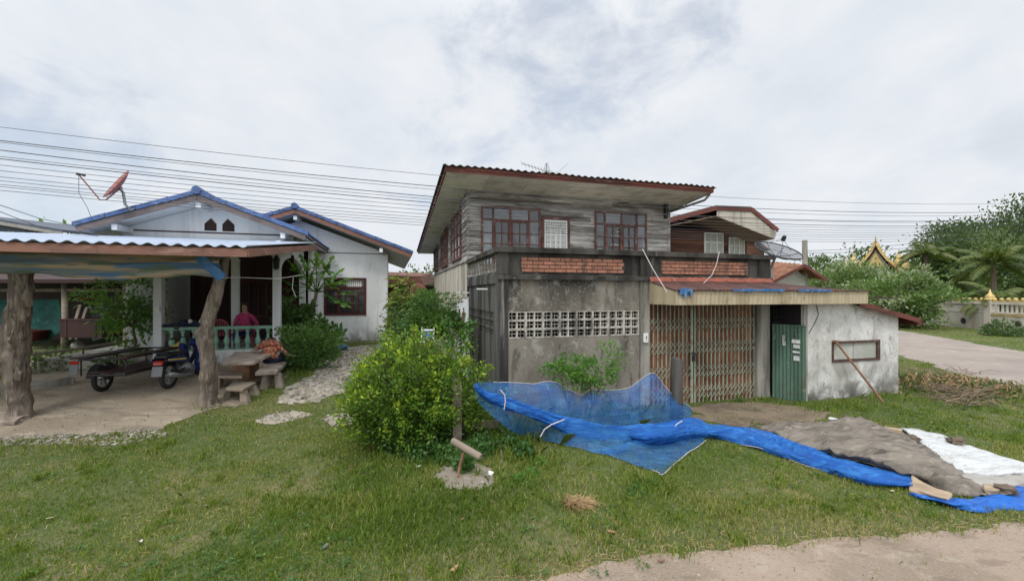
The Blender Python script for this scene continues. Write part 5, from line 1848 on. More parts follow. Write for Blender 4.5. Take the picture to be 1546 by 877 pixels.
# switch box on the left pillar
c = atv(238, 466, PV - .11)
mb = MB()
mb.box((c.x - .05, c.y - .03, c.z - .07), (c.x + .05, c.y, c.z + .07))
mb.ball((c.x, c.y - .03, c.z), (.015, .012, .015), 8, 5)
solo('switch_box', mb, M['white_plastic'], 'small grey switch box fixed to the left porch pillar', 'switch box', c, 'H')
# pale bamboo pole leaning inside the porch
a, b = atv(249, 440, 13.4), atv(262, 520, 13.25)
mb = MB()
mb.tube([a, a.lerp(b, .5), b], [.03, .032, .035], 8)
solo('bamboo_pole', mb, M['plank'], 'pale bamboo pole leaning inside the left porch pillar', 'pole', b, 'H')
# clothes on the porch rail
mb = MB()
for (px, py, rx, rz_) in ((262, 488, .22, .05), (278, 486, .17, .10), (295, 487, .20, .09), (310, 488, .16, .08)):
    c = atv(px, py, PV)
    mb.ball((c.x, PV, 1.665 + rz_ * .8), (rx, .11, rz_), 12, 8, lump=.9)
solo('clothes_heap', mb, M['navy_cloth'], 'dark bundle of clothes lying on the green porch rail', 'clothes', (-5.2, PV, 1.66), 'H', smooth=True)
for (px, py, lb) in ((287, 485, 'small white rag among the dark clothes on the porch rail, nearer the left pillar'), (303, 485, 'small white rag on the porch rail right beside the crooked post')):
    mb = MB()
    c = atv(px, py, PV - .1)
    mb.ball(c, (.045, .03, .055), 8, 6, lump=.7)
    solo('white_cloth', mb, M['curtain'], lb, 'cloth', c, 'H', smooth=True)

# satellite dish on the left roof slope
bs = atv(214, 322, 13.7)
bs.z = R1Z - SL1 * abs(bs.x - R1U) + .05
dv = 13.4
c = atv(176, 278, dv)
t = Thing('satellite_dish', 'red satellite dish on a bent pole on the blue porch roof', 'satellite dish', bs, 'H')
a, b = atv(156, 296, dv), atv(195, 256, dv)
ax_in = (b - a).normalized()
R = (b - a).length / 2
_k, _m = (176 - CX) / F, (CY - 278) / F
vray = Vector((_k * CT + ST, -_k * ST + CT, _m)).normalized()
nrm = (ax_in.cross(vray).normalized() - vray * .07).normalized()
nrm = nrm if nrm.z > 0 else -nrm
if nrm.x > 0:
    nrm = (ax_in.cross(vray).normalized() * (1 if ax_in.cross(vray).x < 0 else -1) - vray * .07).normalized()
mb = MB()
rings = 6
n = 24
e1 = ax_in
e2 = nrm.cross(e1).normalized()
vs = []
for s in (0, 1):
    for i in range(rings + 1):
        q = i / rings
        for j in range(n):
            th = 2 * math.pi * j / n
            vs.append(c + (e1 * math.cos(th) + e2 * math.sin(th)) * (R * max(q, .02)) + nrm * (.10 * q * q - .08 - s * .015))
fs = []
for s in (0, 1):
    o = s * (rings + 1) * n
    for i in range(rings):
        for j in range(n):
            fs.append([o + i * n + j, o + i * n + (j + 1) % n, o + (i + 1) * n + (j + 1) % n, o + (i + 1) * n + j])
o1, o2 = rings * n, (rings + 1) * n + rings * n
for j in range(n):
    fs.append([o1 + j, o1 + (j + 1) % n, o2 + (j + 1) % n, o2 + j])
mb.add(vs, fs, .5)
t.part('reflector', mb, M['dish_red'], smooth=True)
mb = MB()
l0, l1, l2, l3 = atv(178, 287, dv), atv(160, 302, dv - .05), atv(151, 302, dv - .1), atv(119, 264, dv - .35)
mb.tube([l0, l1, l2, l2.lerp(l3, .5), l3], .018, 6)
mb.tube([c - nrm * .12, l0], .03, 6)
arm = t.part('feed_arm', mb, M['dish_red'])
mb = MB()
mb.lathe(l3 - Vector((.05, 0, -.02)), [(.03, 0), (.035, .05), (.02, .10), (.03, .13), (.03, .17)], 8, (1, .1, -.15))
t.part('receiver', mb, M['black_metal'], arm)
mb = MB()
p0, p1, p2 = atv(181, 284, dv), atv(186, 291, dv), atv(189, 309, dv)
p3 = atv(198, 317, 13.5)
mb.tube([p0, p1, p2, p3, bs], [.03, .035, .035, .035, .035], 8)
t.part('mast', mb, M['grey_metal'])
mb = MB()
mb.tube([l3, l3 + Vector((.0, 0, -.45)), l3 + Vector((.12, .1, -.8)), l3 + Vector((.18, .2, -1.15))], .006, 5)
t.part('cable', mb, M['wire'])

# rolled awning cloth under the lean-to edge
AVV = 9.35
mb = MB()
n, m = 90, 12
us = np.linspace(atv(-40, 380, AVV).x, atv(338, 388, AVV).x, n + 1)
top, pts = [], []
vs = []
for i, u_ in enumerate(us):
    s = i / n
    zt_ = 3.34
    zb_ = 2.83 + .04 * math.sin(s * 9) - .03 * s + .015 * math.sin(s * 31)
    for j in range(m + 1):
        q = j / m
        bulge = .16 * math.sin(q * math.pi) ** .8 + .05 * q
        fold = .035 * math.sin(q * 15 + s * 4) * (.6 + .4 * math.sin(s * 7 + q * 3)) + .05 * mnoise.noise((u_ * .7, q * 3.5, 2.0)) * math.sin(q * math.pi)
        vs.append((u_, AVV - bulge + fold * 1.3, zt_ + (zb_ - zt_) * q + .03 * mnoise.noise((u_ * .5, q * 2, 7.0))))
N = len(vs)
vs += [(p[0], p[1] + .012, p[2]) for p in vs]
fs = []
for i in range(n):
    for j in range(m):
        a, b, c_, d_ = i * (m + 1) + j, (i + 1) * (m + 1) + j, (i + 1) * (m + 1) + j + 1, i * (m + 1) + j + 1
        fs += [[a, b, c_, d_], [N + a, N + d_, N + c_, N + b]]
for i in range(n):
    a, b = i * (m + 1) + m, (i + 1) * (m + 1) + m
    fs.append([a, b, N + b, N + a])
mb.add(vs, fs, .5)
t = Thing('rolled_awning', 'faded blue and brown plastic awning cloth hanging below the orange brown fascia', 'awning cloth', (-8, AVV, 2.9), 'H')
t.part('cloth', mb, M['awning_cloth'], smooth=True)
mb = MB()
a, b = atv(300, 387, AVV - .24), atv(336, 420, AVV - .24)
d = (b - a)
k = Vector((-d.z, 0, d.x)).normalized() * .075
mb.hexa([a - k, a + k, b + k * .9, b - k * .9], [p + Vector((0, .03, 0)) for p in (a - k, a + k, b + k * .9, b - k * .9)], .5)
mb.tube([a - k + Vector((0, .01, 0)), b - k * .9 + Vector((0, .01, 0))], .02, 6)
mb.tube([a + k + Vector((0, .01, 0)), b + k * .9 + Vector((0, .01, 0))], .02, 6)
t.part('folded_end', mb, M['blue_strip'])
mb = MB()
mb.tube([b, b + Vector((.2, 0, .02)), b + Vector((.9, .1, .0)), b + Vector((1.3, .4, .1))], .006, 5)
mb.tube([b + Vector((1.15, .25, .04)), b + Vector((1.13, .25, -.18)), b + Vector((1.2, .25, -.36))], .006, 5)
t.part('tie_cord', mb, M['cord_grey'])

# rough tree trunk posts carrying the lean-to
def trunk_post(label, path, rad, lumps):
    mb = MB()
    pts, rr = [], []
    for i in range(len(path) - 1):
        for k in range(12):
            q = k / 12
            pts.append(Vector(path[i]).lerp(Vector(path[i + 1]), q))
            rr.append(rad[i] + (rad[i + 1] - rad[i]) * q)
    pts.append(Vector(path[-1]))
    rr.append(rad[-1])
    mb.tube(pts, rr, 40, .5, lump=.24)
    for c_, r_ in lumps:
        mb.ball(c_, r_, 12, 9, .5, lump=.5)
    return solo('trunk_post', mb, M['bark'], label, 'post', path[0], 'W', 'rough tree trunk posts under the lean-to', smooth=True)


g0 = atg(30, 631)
YY = g0.y
P = lambda px, py, dy=0.0: aty(px, py, YY + dy)
trunk_post('thick knotty tree trunk post standing at the left edge of the dirt yard', [P(30, 636), P(29, 612), P(26, 575), P(20, 535), P(23, 500), P(30, 460), P(33, 430), P(32, 405), P(32, 380)],
           [.165, .16, .16, .19, .175, .155, .145, .15, .15], [(P(9, 520, -.05), (.12, .10, .24)), (P(40, 452, -.02), (.08, .08, .20)), (P(28, 566, -.11), (.06, .05, .12))])
g1 = atg(316, 611)
YY = g1.y
trunk_post('slender crooked tree trunk post beside the wooden bench', [P(318, 618), P(314, 600), P(315, 570), P(314, 545), P(309, 510), P(314, 485), P(324, 450), P(331, 425), P(336, 402), P(338, 380)],
           [.165, .14, .135, .13, .135, .115, .115, .105, .10, .10], [(P(303, 503, -.04), (.10, .10, .13)), (P(307, 520, -.05), (.09, .08, .11)), (P(322, 612, -.02), (.14, .12, .05))])

# ================================================================ open shed at the left
SY = 14.2
sh0 = aty(97, 530, SY)
os_ = Thing('open_shed', 'dark open sided shed with rough posts and a low roof at the left', 'shed', (sh0.x, SY, .66), 'W')
L0, L1 = aty(-60, 440, SY).x, aty(192, 440, SY).x
mb = MB()
mb.wave((L0 - 6, SY - .5, 2.98), (L1 - L0 + 6.5, 0, 0), (0, 4.5, .55), 26, .02, (0, 0, 1), .012, 6, 1, .4)
os_.part('roof', mb, M['dark_wood'])
mb = MB()
mb.box((L0 - 6, SY - .53, 2.88), (L1 + .5, SY - .50, 3.0))
os_.part('fascia', mb, M['dark_wood'])
mb = MB()
mb.box((L0 - 4, SY - .06, 2.60), (L1, SY + .04, 2.70))
os_.part('beam', mb, M['trunk'])
for px in (-40, 97, 190):
    x = aty(px, 440, SY).x
    mb = MB()
    mb.tube([(x, SY, .5), (x + .03, SY, 1.6), (x, SY, 2.98)], [.10, .085, .09], 10, .5, lump=.2)
    os_.part('post', mb, M['plank'], smooth=True)
mb = MB()
x = L0 - 6
while x < L1 + .4:
    mb.box((x, SY + 3.6, .5), (x + .16, SY + 3.64, 3.4))
    x += .165
os_.part('back_wall', mb, M['dark_wood'])
mb = MB()
mb.box((L1 + .1, SY + .9, .5), (L1 + .14, SY + 3.6, 3.3), .3)
os_.part('side_wall', mb, M['dark_wood'])
# green sheet hung in the shed
a, b = aty(-30, 452, SY + .5), aty(93, 512, SY + .5)
mb = MB()
n, m = 30, 10
vs = []
for i in range(n + 1):
    for j in range(m + 1):
        s, q = i / n, j / m
        sag = .15 * math.sin(s * math.pi * 2.2) * (1 - q)
        vs.append((a.x + (b.x - a.x) * s, SY + .5 + .1 * math.sin(s * 14 + q * 3) * q, b.z + (a.z - b.z) * q + sag + .25 * (1 - q) * abs(math.sin(s * 4))))
fs = [[i * (m + 1) + j, (i + 1) * (m + 1) + j, (i + 1) * (m + 1) + j + 1, i * (m + 1) + j + 1] for i in range(n) for j in range(m)]
N = len(vs)
vs += [(p[0], p[1] + .02, p[2]) for p in vs]
fs += [[N + q for q in f[::-1]] for f in fs]
mb.add(vs, fs, .5)
solo('green_sheet', mb, M['teal_cloth'], 'teal green plastic sheet hanging in the dark shed', 'sheet', (a.x, SY + .5, 2.2), 'W', smooth=True)
# leaning boards, boxes and sacks
for (p0, p1, w, mt, lb) in (((106, 512), (121, 460), .10, 'plank', 'pale narrow board leaning in the shed, left of two'), ((115, 512), (131, 464), .09, 'plank', 'narrow board leaning in the shed, right of two'), ((150, 512), (147, 462), .5, 'glass_dirty', 'grey wide panel standing in the shed behind the leaning boards')):
    mb = MB()
    a, b = aty(p0[0], p0[1], SY - .15 if w < .3 else SY + 1.2), aty(p1[0], p1[1], SY + .25 if w < .3 else SY + 1.5)
    mb.bar(a, b, w, .03, (0, 1, 0))
    solo('leaning_board', mb, M[mt], lb, 'board', a, 'W')
for (px, py, s, mt, lb, nm) in ((52, 505, (.35, .3, .22), 'maroon_frame', 'dark red basket on the ground in the left shed', 'basket'), (140, 495, (.7, .4, .28), 'dark_wood', 'brown wooden chest in the shed behind the bamboo rail', 'chest'), (118, 522, (.22, .2, .14), 'tarp_grey', 'white sack on the ground by the shed post', 'sack')):
    c = aty(px, py, SY + .2)
    mb = MB()
    if nm == 'sack':
        mb.ball(c, s, 12, 8, lump=.6)
    elif nm == 'basket':
        mb.lathe(c - Vector((0, 0, .2)), [(.26, 0), (.34, .3), (.36, .31), (.36, .35), (.31, .36), (.30, .30), (.2, .05)], 16)
        for k in range(3):
            mb.torus(c + Vector((0, 0, -.12 + k * .1)), .29 + k * .026, .012, (0, 0, 1), 18, 5)
    else:
        mb.box(c - Vector(s), c + Vector(s))
        mb.box(c + Vector((-s[0] - .03, -s[1] - .03, s[2] + .002)), c + Vector((s[0] + .03, s[1] + .03, s[2] + .05)))
        for k in (-1, 1):
            mb.box(c + Vector((k * s[0] * .7 - .03, -s[1] - .015, -s[2] + .01)), c + Vector((k * s[0] * .7 + .03, -s[1] - .001, s[2] - .01)))
    solo(nm, mb, M[mt], lb, nm, (c.x, c.y, c.z - s[2]), 'W', smooth=nm != 'chest')
# red cap of something high up in the shed: red lid
mb = MB()
c = aty(137, 452, SY + 1)
mb.lathe(c, [(.30, 0), (.32, .04), (.20, .09), (.05, .11)], 16)
solo('plastic_basin', mb, M['tail_red'], 'upturned red basin on top of the clutter in the shed', 'basin', c, 'W')
# neighbour's grey roof beyond the shed
NY = 19.0
r0, r1, r2 = aty(-60, 325, NY), aty(95, 351, NY), aty(95, 362, NY)
nb_ = Thing('grey_roofed_house', 'low neighbouring house with a dark blue grey roof beyond the lean-to', 'house', (r0.x, NY, .6), 'W')
mb = MB()
mb.hexa([r0, r1, r1 + Vector((0, 6, .3)), r0 + Vector((0, 6, .3))], [p + Vector((0, 0, .12)) for p in (r0, r1, r1 + Vector((0, 6, .3)), r0 + Vector((0, 6, .3)))])
nb_.part('roof', mb, M['slate'])
mb = MB()
mb.prism([(r0.x, NY + .3, .5), (r1.x - .6, NY + .3, .5), (r1.x - .6, NY + .3, r1.z), (r0.x, NY + .3, r0.z - .15)], (0, .15, 0), .5)
nb_.part('gable_wall', mb, M['slate'])
mb = MB()
mb.bar(r0 + Vector((0, -.02, -.06)), r1 + Vector((0, -.02, -.06)), .03, .14)
nb_.part('barge_board', mb, M['tarp_grey'])

# bamboo rail fence and kerb
fn = Thing('bamboo_fence', 'low bamboo rail fence along the back of the dirt yard', 'fence', tuple(atg(60, 600)), 'W')
a0, a1 = aty(30, 537, 10.3), aty(236, 510, 12.6)
b0, b1 = aty(30, 577, 10.3), aty(205, 541, 12.4)
for p, q in ((a0, a1), (b0, b1)):
    mb = MB()
    mb.tube([p, p.lerp(q, .35) + Vector((0, 0, -.02)), p.lerp(q, .7) + Vector((0, 0, .02)), q], [.035, .03, .032, .028], 8)
    fn.part('rail', mb, M['plank'], smooth=True)
for s in (.08, .4, .72, .97):
    p = a0.lerp(a1, s)
    mb = MB()
    mb.tube([(p.x, p.y + .05, ground_z(p.x, p.y) - .1), (p.x, p.y + .05, p.z + .06)], .025, 8)
    fn.part('post', mb, M['twig'])
mb = MB()
c0, c1 = atg(-30, 603), atg(112, 578)
mb.bar(c0 + Vector((0, 0, .06)), c1 + Vector((0, 0, .06)), .16, .16)
solo('concrete_kerb', mb, M['concrete_old'], 'low concrete kerb beside the left trunk post', 'kerb', c0, 'W', bevel=.02)
mb = MB()
c0 = atg(8, 636)
mb.ball(c0 + Vector((0, 0, .02)), (.34, .26, .09), 12, 7, lump=.7)
solo('flat_stone', mb, M['stone_table'], 'flat pale stone slab at the foot of the left trunk post', 'stone', c0, 'W')

# ================================================================ motorbike and its goods cart
mloc = atg(255, 587)
HEAD = math.radians(99)
hx, hy = math.cos(HEAD), math.sin(HEAD)
bk = Thing('motorbike', 'dark blue motorbike with a black seat parked before the porch', 'motorbike', mloc, 'L', HEAD)


def wheel(thing, parent, c, R, spokes, name='wheel'):
    mb = MB()
    mb.torus(c, R - .045, .045, (0, 1, 0), 30, 9)
    w = thing.part(name, mb, M['rubber'], parent, smooth=True)
    mb = MB()
    mb.torus(c, R - .085, .016, (0, 1, 0), 28, 6)
    c = Vector(c)
    mb.lathe(c - Vector((0, .05, 0)), [(.045, 0), (.055, .03), (.055, .07), (.045, .10)], 12, (0, 1, 0))
    for i in range(spokes):
        t_ = 2 * math.pi * i / spokes
        d = Vector((math.cos(t_), 0, math.sin(t_)))
        mb.bar(c + d * .04 + Vector((0, .02 * (-1) ** i, 0)), c + d * (R - .08), .010 if spokes > 8 else .03, .010 if spokes > 8 else .02, (0, 1, 0))
    thing.part('rim', mb, M['grey_metal'], w, smooth=False)
    return w


wheel(bk, None, (0, 0, .29), .29, 18)
wheel(bk, None, (1.23, 0, .29), .29, 18)
mb = MB()
mb.tube([(-.12, 0, .70), (.15, 0, .66), (.45, 0, .55), (.72, 0, .42), (.95, 0, .62), (1.02, 0, .84)], [.045, .055, .06, .05, .05, .04], 8)
mb.tube([(0, .09, .29), (.35, .08, .36), (.55, .05, .40)], .025, 6)
mb.tube([(0, -.09, .29), (.35, -.08, .36), (.55, -.05, .40)], .025, 6)
for s in (-1, 1):
    mb.tube([(.03, s * .11, .31), (.10, s * .11, .62)], .028, 8)
bk.part('frame', mb, M['black_metal'], smooth=True)
mb = MB()
mb.ball((.55, 0, .37), (.20, .12, .13), 12, 8, lump=.4)
mb.lathe((.60, -.15, .36), [(.09, 0), (.10, .05), (.10, .25), (.09, .30)], 12, (0, 1, 0))
bk.part('engine', mb, M['grey_metal'])
mb = MB()
mb.tube([(.70, -.12, .30), (.45, -.15, .22), (.15, -.16, .25), (-.28, -.17, .36)], [.02, .025, .045, .05], 10)
bk.part('exhaust', mb, M['grey_metal'], smooth=True)
mb = MB()
pts = [(-.30, .72), (-.10, .80), (.20, .775), (.42, .76), (.46, .72), (.2, .68), (-.05, .70), (-.28, .67)]
mb.hexa([(x, -.125, z) for x, z in pts], [(x, .125, z) for x, z in pts], .5)
bk.part('seat', mb, M['seat_black'], bevel=.02)
mb = MB()
for s in (-1, 1):
    y0, y1 = s * .105, s * .16
    pts = [(-.34, .66), (-.06, .70), (.25, .66), (.50, .56), (.42, .50), (.12, .54), (-.30, .61)]
    mb.hexa([(x, min(y0, y1), z) for x, z in pts], [(x, max(y0, y1), z) for x, z in pts], .5)
    pts = [(.72, .90), (.92, .82), (.98, .52), (.88, .28), (.70, .26), (.66, .46), (.74, .62)]
    y0, y1 = s * .12, s * .22
    mb.hexa([(x, min(y0, y1), z) for x, z in pts], [(x, max(y0, y1), z) for x, z in pts], .5)
pts = [(.98, .98), (1.10, .86), (1.05, .72), (.92, .84)]
mb.hexa([(x, -.13, z) for x, z in pts], [(x, .13, z) for x, z in pts], .5)
pts = [(1.0, .62), (1.2, .655), (1.42, .60), (1.53, .48), (1.50, .47), (1.40, .57), (1.2, .625), (1.0, .59)]
mb.hexa([(x, -.06, z) for x, z in pts], [(x, .06, z) for x, z in pts], .5)
bk.part('fairing', mb, M['bike_blue'], bevel=.015)
mb = MB()
for s in (-1, 1):
    mb.bar((-.30, s * .168, .655), (.30, s * .168, .60), .006, .035, (0, 0, 1))
bk.part('side_stripe', mb, M['yellow_cloth'])
mb = MB()
for s in (-1, 1):
    mb.tube([(.96, s * .09, .86), (1.10, s * .09, .58), (1.23, s * .09, .29)], .024, 8)
bk.part('front_fork', mb, M['grey_metal'], smooth=True)
mb = MB()
mb.tube([(.78, -.36, .99), (.88, -.18, 1.02), (.93, 0, .96), (.88, .18, 1.02), (.78, .36, .99)], .016, 8)
for s in (-1, 1):
    mb.tube([(.80, s * .33, .995), (.73, s * .40, .985)], .022, 8)
    mb.tube([(.86, s * .24, 1.02), (.84, s * .30, 1.22)], .007, 5)
bk.part('handlebar', mb, M['black_metal'], smooth=True)
for s in (-1, 1):
    mb = MB()
    mb.ball((.84, s * .33, 1.24), (.018, .065, .05), 10, 7)
    bk.part('mirror', mb, M['black_metal'], smooth=True)
mb = MB()
pts = [(-.36, .62), (-.29, .645), (-.29, .575), (-.37, .55)]
mb.hexa([(x, -.085, z) for x, z in pts], [(x, .085, z) for x, z in pts], .5)
bk.part('tail_light', mb, M['tail_red'], bevel=.008)
mb = MB()
mb.hexa([(-.40, -.095, .33), (-.40, .095, .33), (-.385, .095, .33), (-.385, -.095, .33)], [(-.36, -.095, .53), (-.36, .095, .53), (-.345, .095, .53), (-.345, -.095, .53)], .5)
bk.part('number_plate', mb, M['plate_grey'])
mb = MB()
for i in range(9):
    t0, t1 = math.radians(15 + i * 15), math.radians(15 + (i + 1) * 15)
    p = lambda t_: Vector((math.cos(t_ + .35) * .345, 0, .29 + math.sin(t_ + .35) * .345))
    a, b = p(t0), p(t1)
    mb.hexa([a + Vector((0, -.07, 0)), a + Vector((0, .07, 0)), b + Vector((0, .07, 0)), b + Vector((0, -.07, 0))],
            [a * 1.0 + Vector((0, -.07, .012)), a + Vector((0, .07, .012)), b + Vector((0, .07, .012)), b + Vector((0, -.07, .012))], .5)
bk.part('mudguard', mb, M['black_metal'])
mb = MB()
mb.tube([(-.02, -.13, .74), (-.24, -.13, .80), (-.36, -.10, .81), (-.38, 0, .81), (-.36, .10, .81), (-.24, .13, .80), (-.02, .13, .74)], .014, 8)
bk.part('grab_rail', mb, M['black_metal'], smooth=True)
# yellow cloth behind the seat
c = atv(269, 523, PV - .15)
mb = MB()
mb.ball(c, (.13, .09, .09), 12, 8, lump=.7)
solo('yellow_bag', mb, M['yellow_cloth'], 'small yellow bag on the ledge under the left porch pillar', 'bag', c, 'H', smooth=True)

cw = atg(155, 591)
dx, dy = cw.x - mloc.x, cw.y - mloc.y
wx, wy = dx * hx + dy * hy, -dx * hy + dy * hx
ct = Thing('goods_cart', 'black steel goods cart fixed to the left side of the motorbike', 'sidecar', cw, 'L', HEAD)
# own axes: the cart wheel is the origin, the motorbike lies at negative y
wheel(ct, None, (0, 0, .27), .27, 6)
yi = -wy + .38
mb = MB()
zf_ = .42
for y in (yi, -.12):
    mb.tube([(-.55, y, zf_), (1.25, y, zf_)], .022, 8)
for x in (-.55, 0, .6, 1.25):
    mb.tube([(x, yi, zf_), (x, -.12, zf_)], .022, 8)
mb.tube([(0, -.12, .27), (0, .05, .27)], .022, 8)
mb.tube([(0, -.12, zf_), (0, -.12, .27)], .022, 8)
for y in (yi, -.02):
    mb.tube([(-.6, y, .74), (1.25, y, .74)], .020, 8)
for x in (-.55, .35, 1.25):
    for y in (yi, -.02):
        mb.tube([(x, y, zf_), (x, y, .74)], .014, 6)
mb.tube([(-.6, yi, .74), (-.6, -.02, .74)], .020, 8)
mb.tube([(1.25, yi, .74), (1.25, -.02, .74)], .020, 8)
for x in (.1, .9):
    mb.tube([(x, yi, zf_), (x, -wy + .06, .42)], .02, 8)
ct.part('frame', mb, M['black_metal'], smooth=True)
mb = MB()
k = 7
for i in range(k):
    y0 = yi + (-.06 - yi) * i / k
    mb.box((-.5, y0 + .004, zf_ + .023), (1.22, y0 + (-.06 - yi) / k - .004, zf_ + .045))
ct.part('platform', mb, M['dark_wood'])
mb = MB()
mb.box((-.62, -.16, .755), (1.0, .12, .785))
mb.box((-.62, yi - .06, .755), (.9, yi + .10, .785))
ct.part('top_board', mb, M['dark_wood'])
mb = MB()
for i in range(8):
    t0, t1 = math.radians(10 + i * 20), math.radians(10 + (i + 1) * 20)
    p = lambda t_: Vector((math.cos(t_) * .32, 0, .27 + math.sin(t_) * .32))
    a, b = p(t0), p(t1)
    mb.hexa([a + Vector((0, -.075, 0)), a + Vector((0, .075, 0)), b + Vector((0, .075, 0)), b + Vector((0, -.075, 0))],
            [a + Vector((0, -.075, .012)), a + Vector((0, .075, .012)), b + Vector((0, .075, .012)), b + Vector((0, -.075, .012))], .5)
ct.part('mudguard', mb, M['black_metal'])
mb = MB()
mb.box((-.66, -.04, .66), (-.61, .10, .72))
ct.part('tail_light', mb, M['tail_red'], bevel=.01)
mb = MB()
mb.box((-.645, -.03, .46), (-.63, .11, .655))
ct.part('mud_flap', mb, M['plate_grey'])

# ================================================================ table, benches, people
TV = 12.15


def hpt(px, py, v):
    return atv(px, py, v)


def slab(mb, pts, z0, z1, r=None):
    mb.hexa([(p[0], p[1], z0) for p in pts], [(p[0], p[1], z1) for p in pts], r)


def px_slab(quad, z):
    """four pixel corners of a level slab at height z"""
    out = []
    for px, py in quad:
        k = (px - CX) / F
        Y = (EYE - z) * F / (py - CY)
        out.append((k * Y, Y))
    return out


g = atg(364, 574)
tb = Thing('garden_table', 'heavy grey stone slab table on a brown block before the porch', 'table', g, 'W')
zt = 1.12
q = px_slab(((334, 547), (354, 531), (416, 530), (384, 546)), zt)
mb = MB()
slab(mb, q, zt - .07, zt)
tb.part('table_top', mb, M['stone_table'], bevel=.012)
mb = MB()
c = aty(364, 560, g.y)
mb.box((c.x - .20, g.y - .02, g.z - .05), (c.x + .20, g.y + .36, zt - .071))
tb.part('pedestal', mb, M['terracotta'], bevel=.015)


def bench(name, label, top, zt_, legs, mat='plank', thick=.06):
    q = px_slab(top, zt_)
    cx_, cy_ = sum(p[0] for p in q) / 4, sum(p[1] for p in q) / 4
    t_ = Thing(name, label, 'bench', (cx_, cy_, float(ground_z(cx_, cy_))), 'W', group='rustic benches round the stone table')
    mb = MB()
    slab(mb, q, zt_ - thick, zt_)
    t_.part('seat', mb, M[mat], bevel=.012)
    for (s, w) in legs:
        x = (q[0][0] * (1 - s) + q[1][0] * s) * (1 - w) + (q[3][0] * (1 - s) + q[2][0] * s) * w
        y = (q[0][1] * (1 - s) + q[1][1] * s) * (1 - w) + (q[3][1] * (1 - s) + q[2][1] * s) * w
        gz_ = float(ground_z(x, y))
        mb = MB()
        sp = .05 * (1 if s > .5 else -1)
        mb.hexa([(x - .08 + sp, y - .07, gz_ - .03), (x + .08 + sp, y - .07, gz_ - .03), (x + .08 + sp, y + .07, gz_ - .03), (x - .08 + sp, y + .07, gz_ - .03)],
                [(x - .055, y - .055, zt_ - thick - .001), (x + .055, y - .055, zt_ - thick - .001), (x + .055, y + .055, zt_ - thick - .001), (x - .055, y + .055, zt_ - thick - .001)])
        t_.part('leg', mb, M[mat], bevel=.01)
    return t_


bench('wooden_bench', 'low weathered plank bench nearest the grass, right of the crooked post', ((340, 586), (367, 587), (387, 576), (352, 575)), .66, ((.92, .15), (.95, .8), (.06, .5)))
bench('wooden_bench', 'narrow plank bench behind the low weathered bench', ((326, 567), (365, 568), (369, 562), (330, 561)), .80, ((.75, .5), (.1, .5)))
bench('stone_bench', 'grey stone bench under the person in the orange patterned top', ((385, 561), (418, 559), (440, 540), (412, 542)), .88, ((.42, .12), (.95, .12), (.9, .85)), 'stone_table', .09)
mb = MB()
a, b = aty(428, 549, 10.9), aty(443, 534, 11.6)
mb.tube([a, a.lerp(b, .5), b], [.06, .07, .06], 10, lump=.2)
solo('bench_log', mb, M['bark'], 'rough log lying on the right end of the stone bench', 'log', a, 'W', smooth=True)


def skin_figure(name, label, joints, edges, mats, zone, loc, rz, root=0, sub=1):
    """one continuous body: joints (x,y,z,radius), edges; zone(point)->material index; built along the person's own axes (+y is where it faces)"""
    me = bpy.data.meshes.new(name)
    me.from_pydata([j[:3] for j in joints], edges, [])
    o = bpy.data.objects.new(name + '_skeleton', me)
    COL.objects.link(o)
    sk = o.modifiers.new('skin', 'SKIN')
    sk.use_smooth_shade = True
    sv = me.skin_vertices[0].data
    for i, j in enumerate(joints):
        r = j[3]
        sv[i].radius = (r, r) if not hasattr(r, '__len__') else r
        sv[i].use_root = (i == root)
    ss = o.modifiers.new('sub', 'SUBSURF')
    ss.levels = ss.render_levels = sub
    dg = bpy.context.evaluated_depsgraph_get()
    me2 = bpy.data.meshes.new_from_object(o.evaluated_get(dg))
    bpy.data.objects.remove(o)
    me2.name = name
    me2.materials.clear()
    for m_ in mats:
        me2.materials.append(M[m_])
    for p in me2.polygons:
        p.material_index = zone(p.center)
        p.use_smooth = True
    at = me2.attributes.new('rnd', 'FLOAT', 'FACE')
    at.data.foreach_set('value', [.5] * len(me2.polygons))
    b = bpy.data.objects.new(name, me2)
    COL.objects.link(b)
    b.location = loc
    b.rotation_euler = (0, 0, rz)
    tag(b, label, 'person')
    return b


def hand_chain(J, E, wrist, d, up, side):
    """palm and five fingers from a wrist joint index; d: pointing direction, up: back of the hand"""
    w = Vector(J[wrist][:3])
    d, up = Vector(d).normalized(), Vector(up).normalized()
    s = d.cross(up).normalized() * side
    palm = len(J)
    J.append((*(w + d * .075), .030))
    E.append((wrist, palm))
    for k, ln in ((-1.5, .055), (-.5, .068), (.5, .074), (1.5, .066)):
        a = w + d * .115 + s * k * .020
        i = len(J)
        J.append((*a, .010))
        J.append((*(a + d * ln * .55 - up * .012), .0085))
        J.append((*(a + d * ln * .85 - up * .035), .0075))
        E += [(palm, i), (i, i + 1), (i + 1, i + 2)]
    i = len(J)
    a = w + d * .045 - s * .038
    J.append((*a, .012))
    J.append((*(a + d * .035 - s * .018 - up * .01), .010))
    J.append((*(a + d * .062 - s * .014 - up * .025), .008))
    E += [(wrist, i), (i, i + 1), (i + 1, i + 2)]


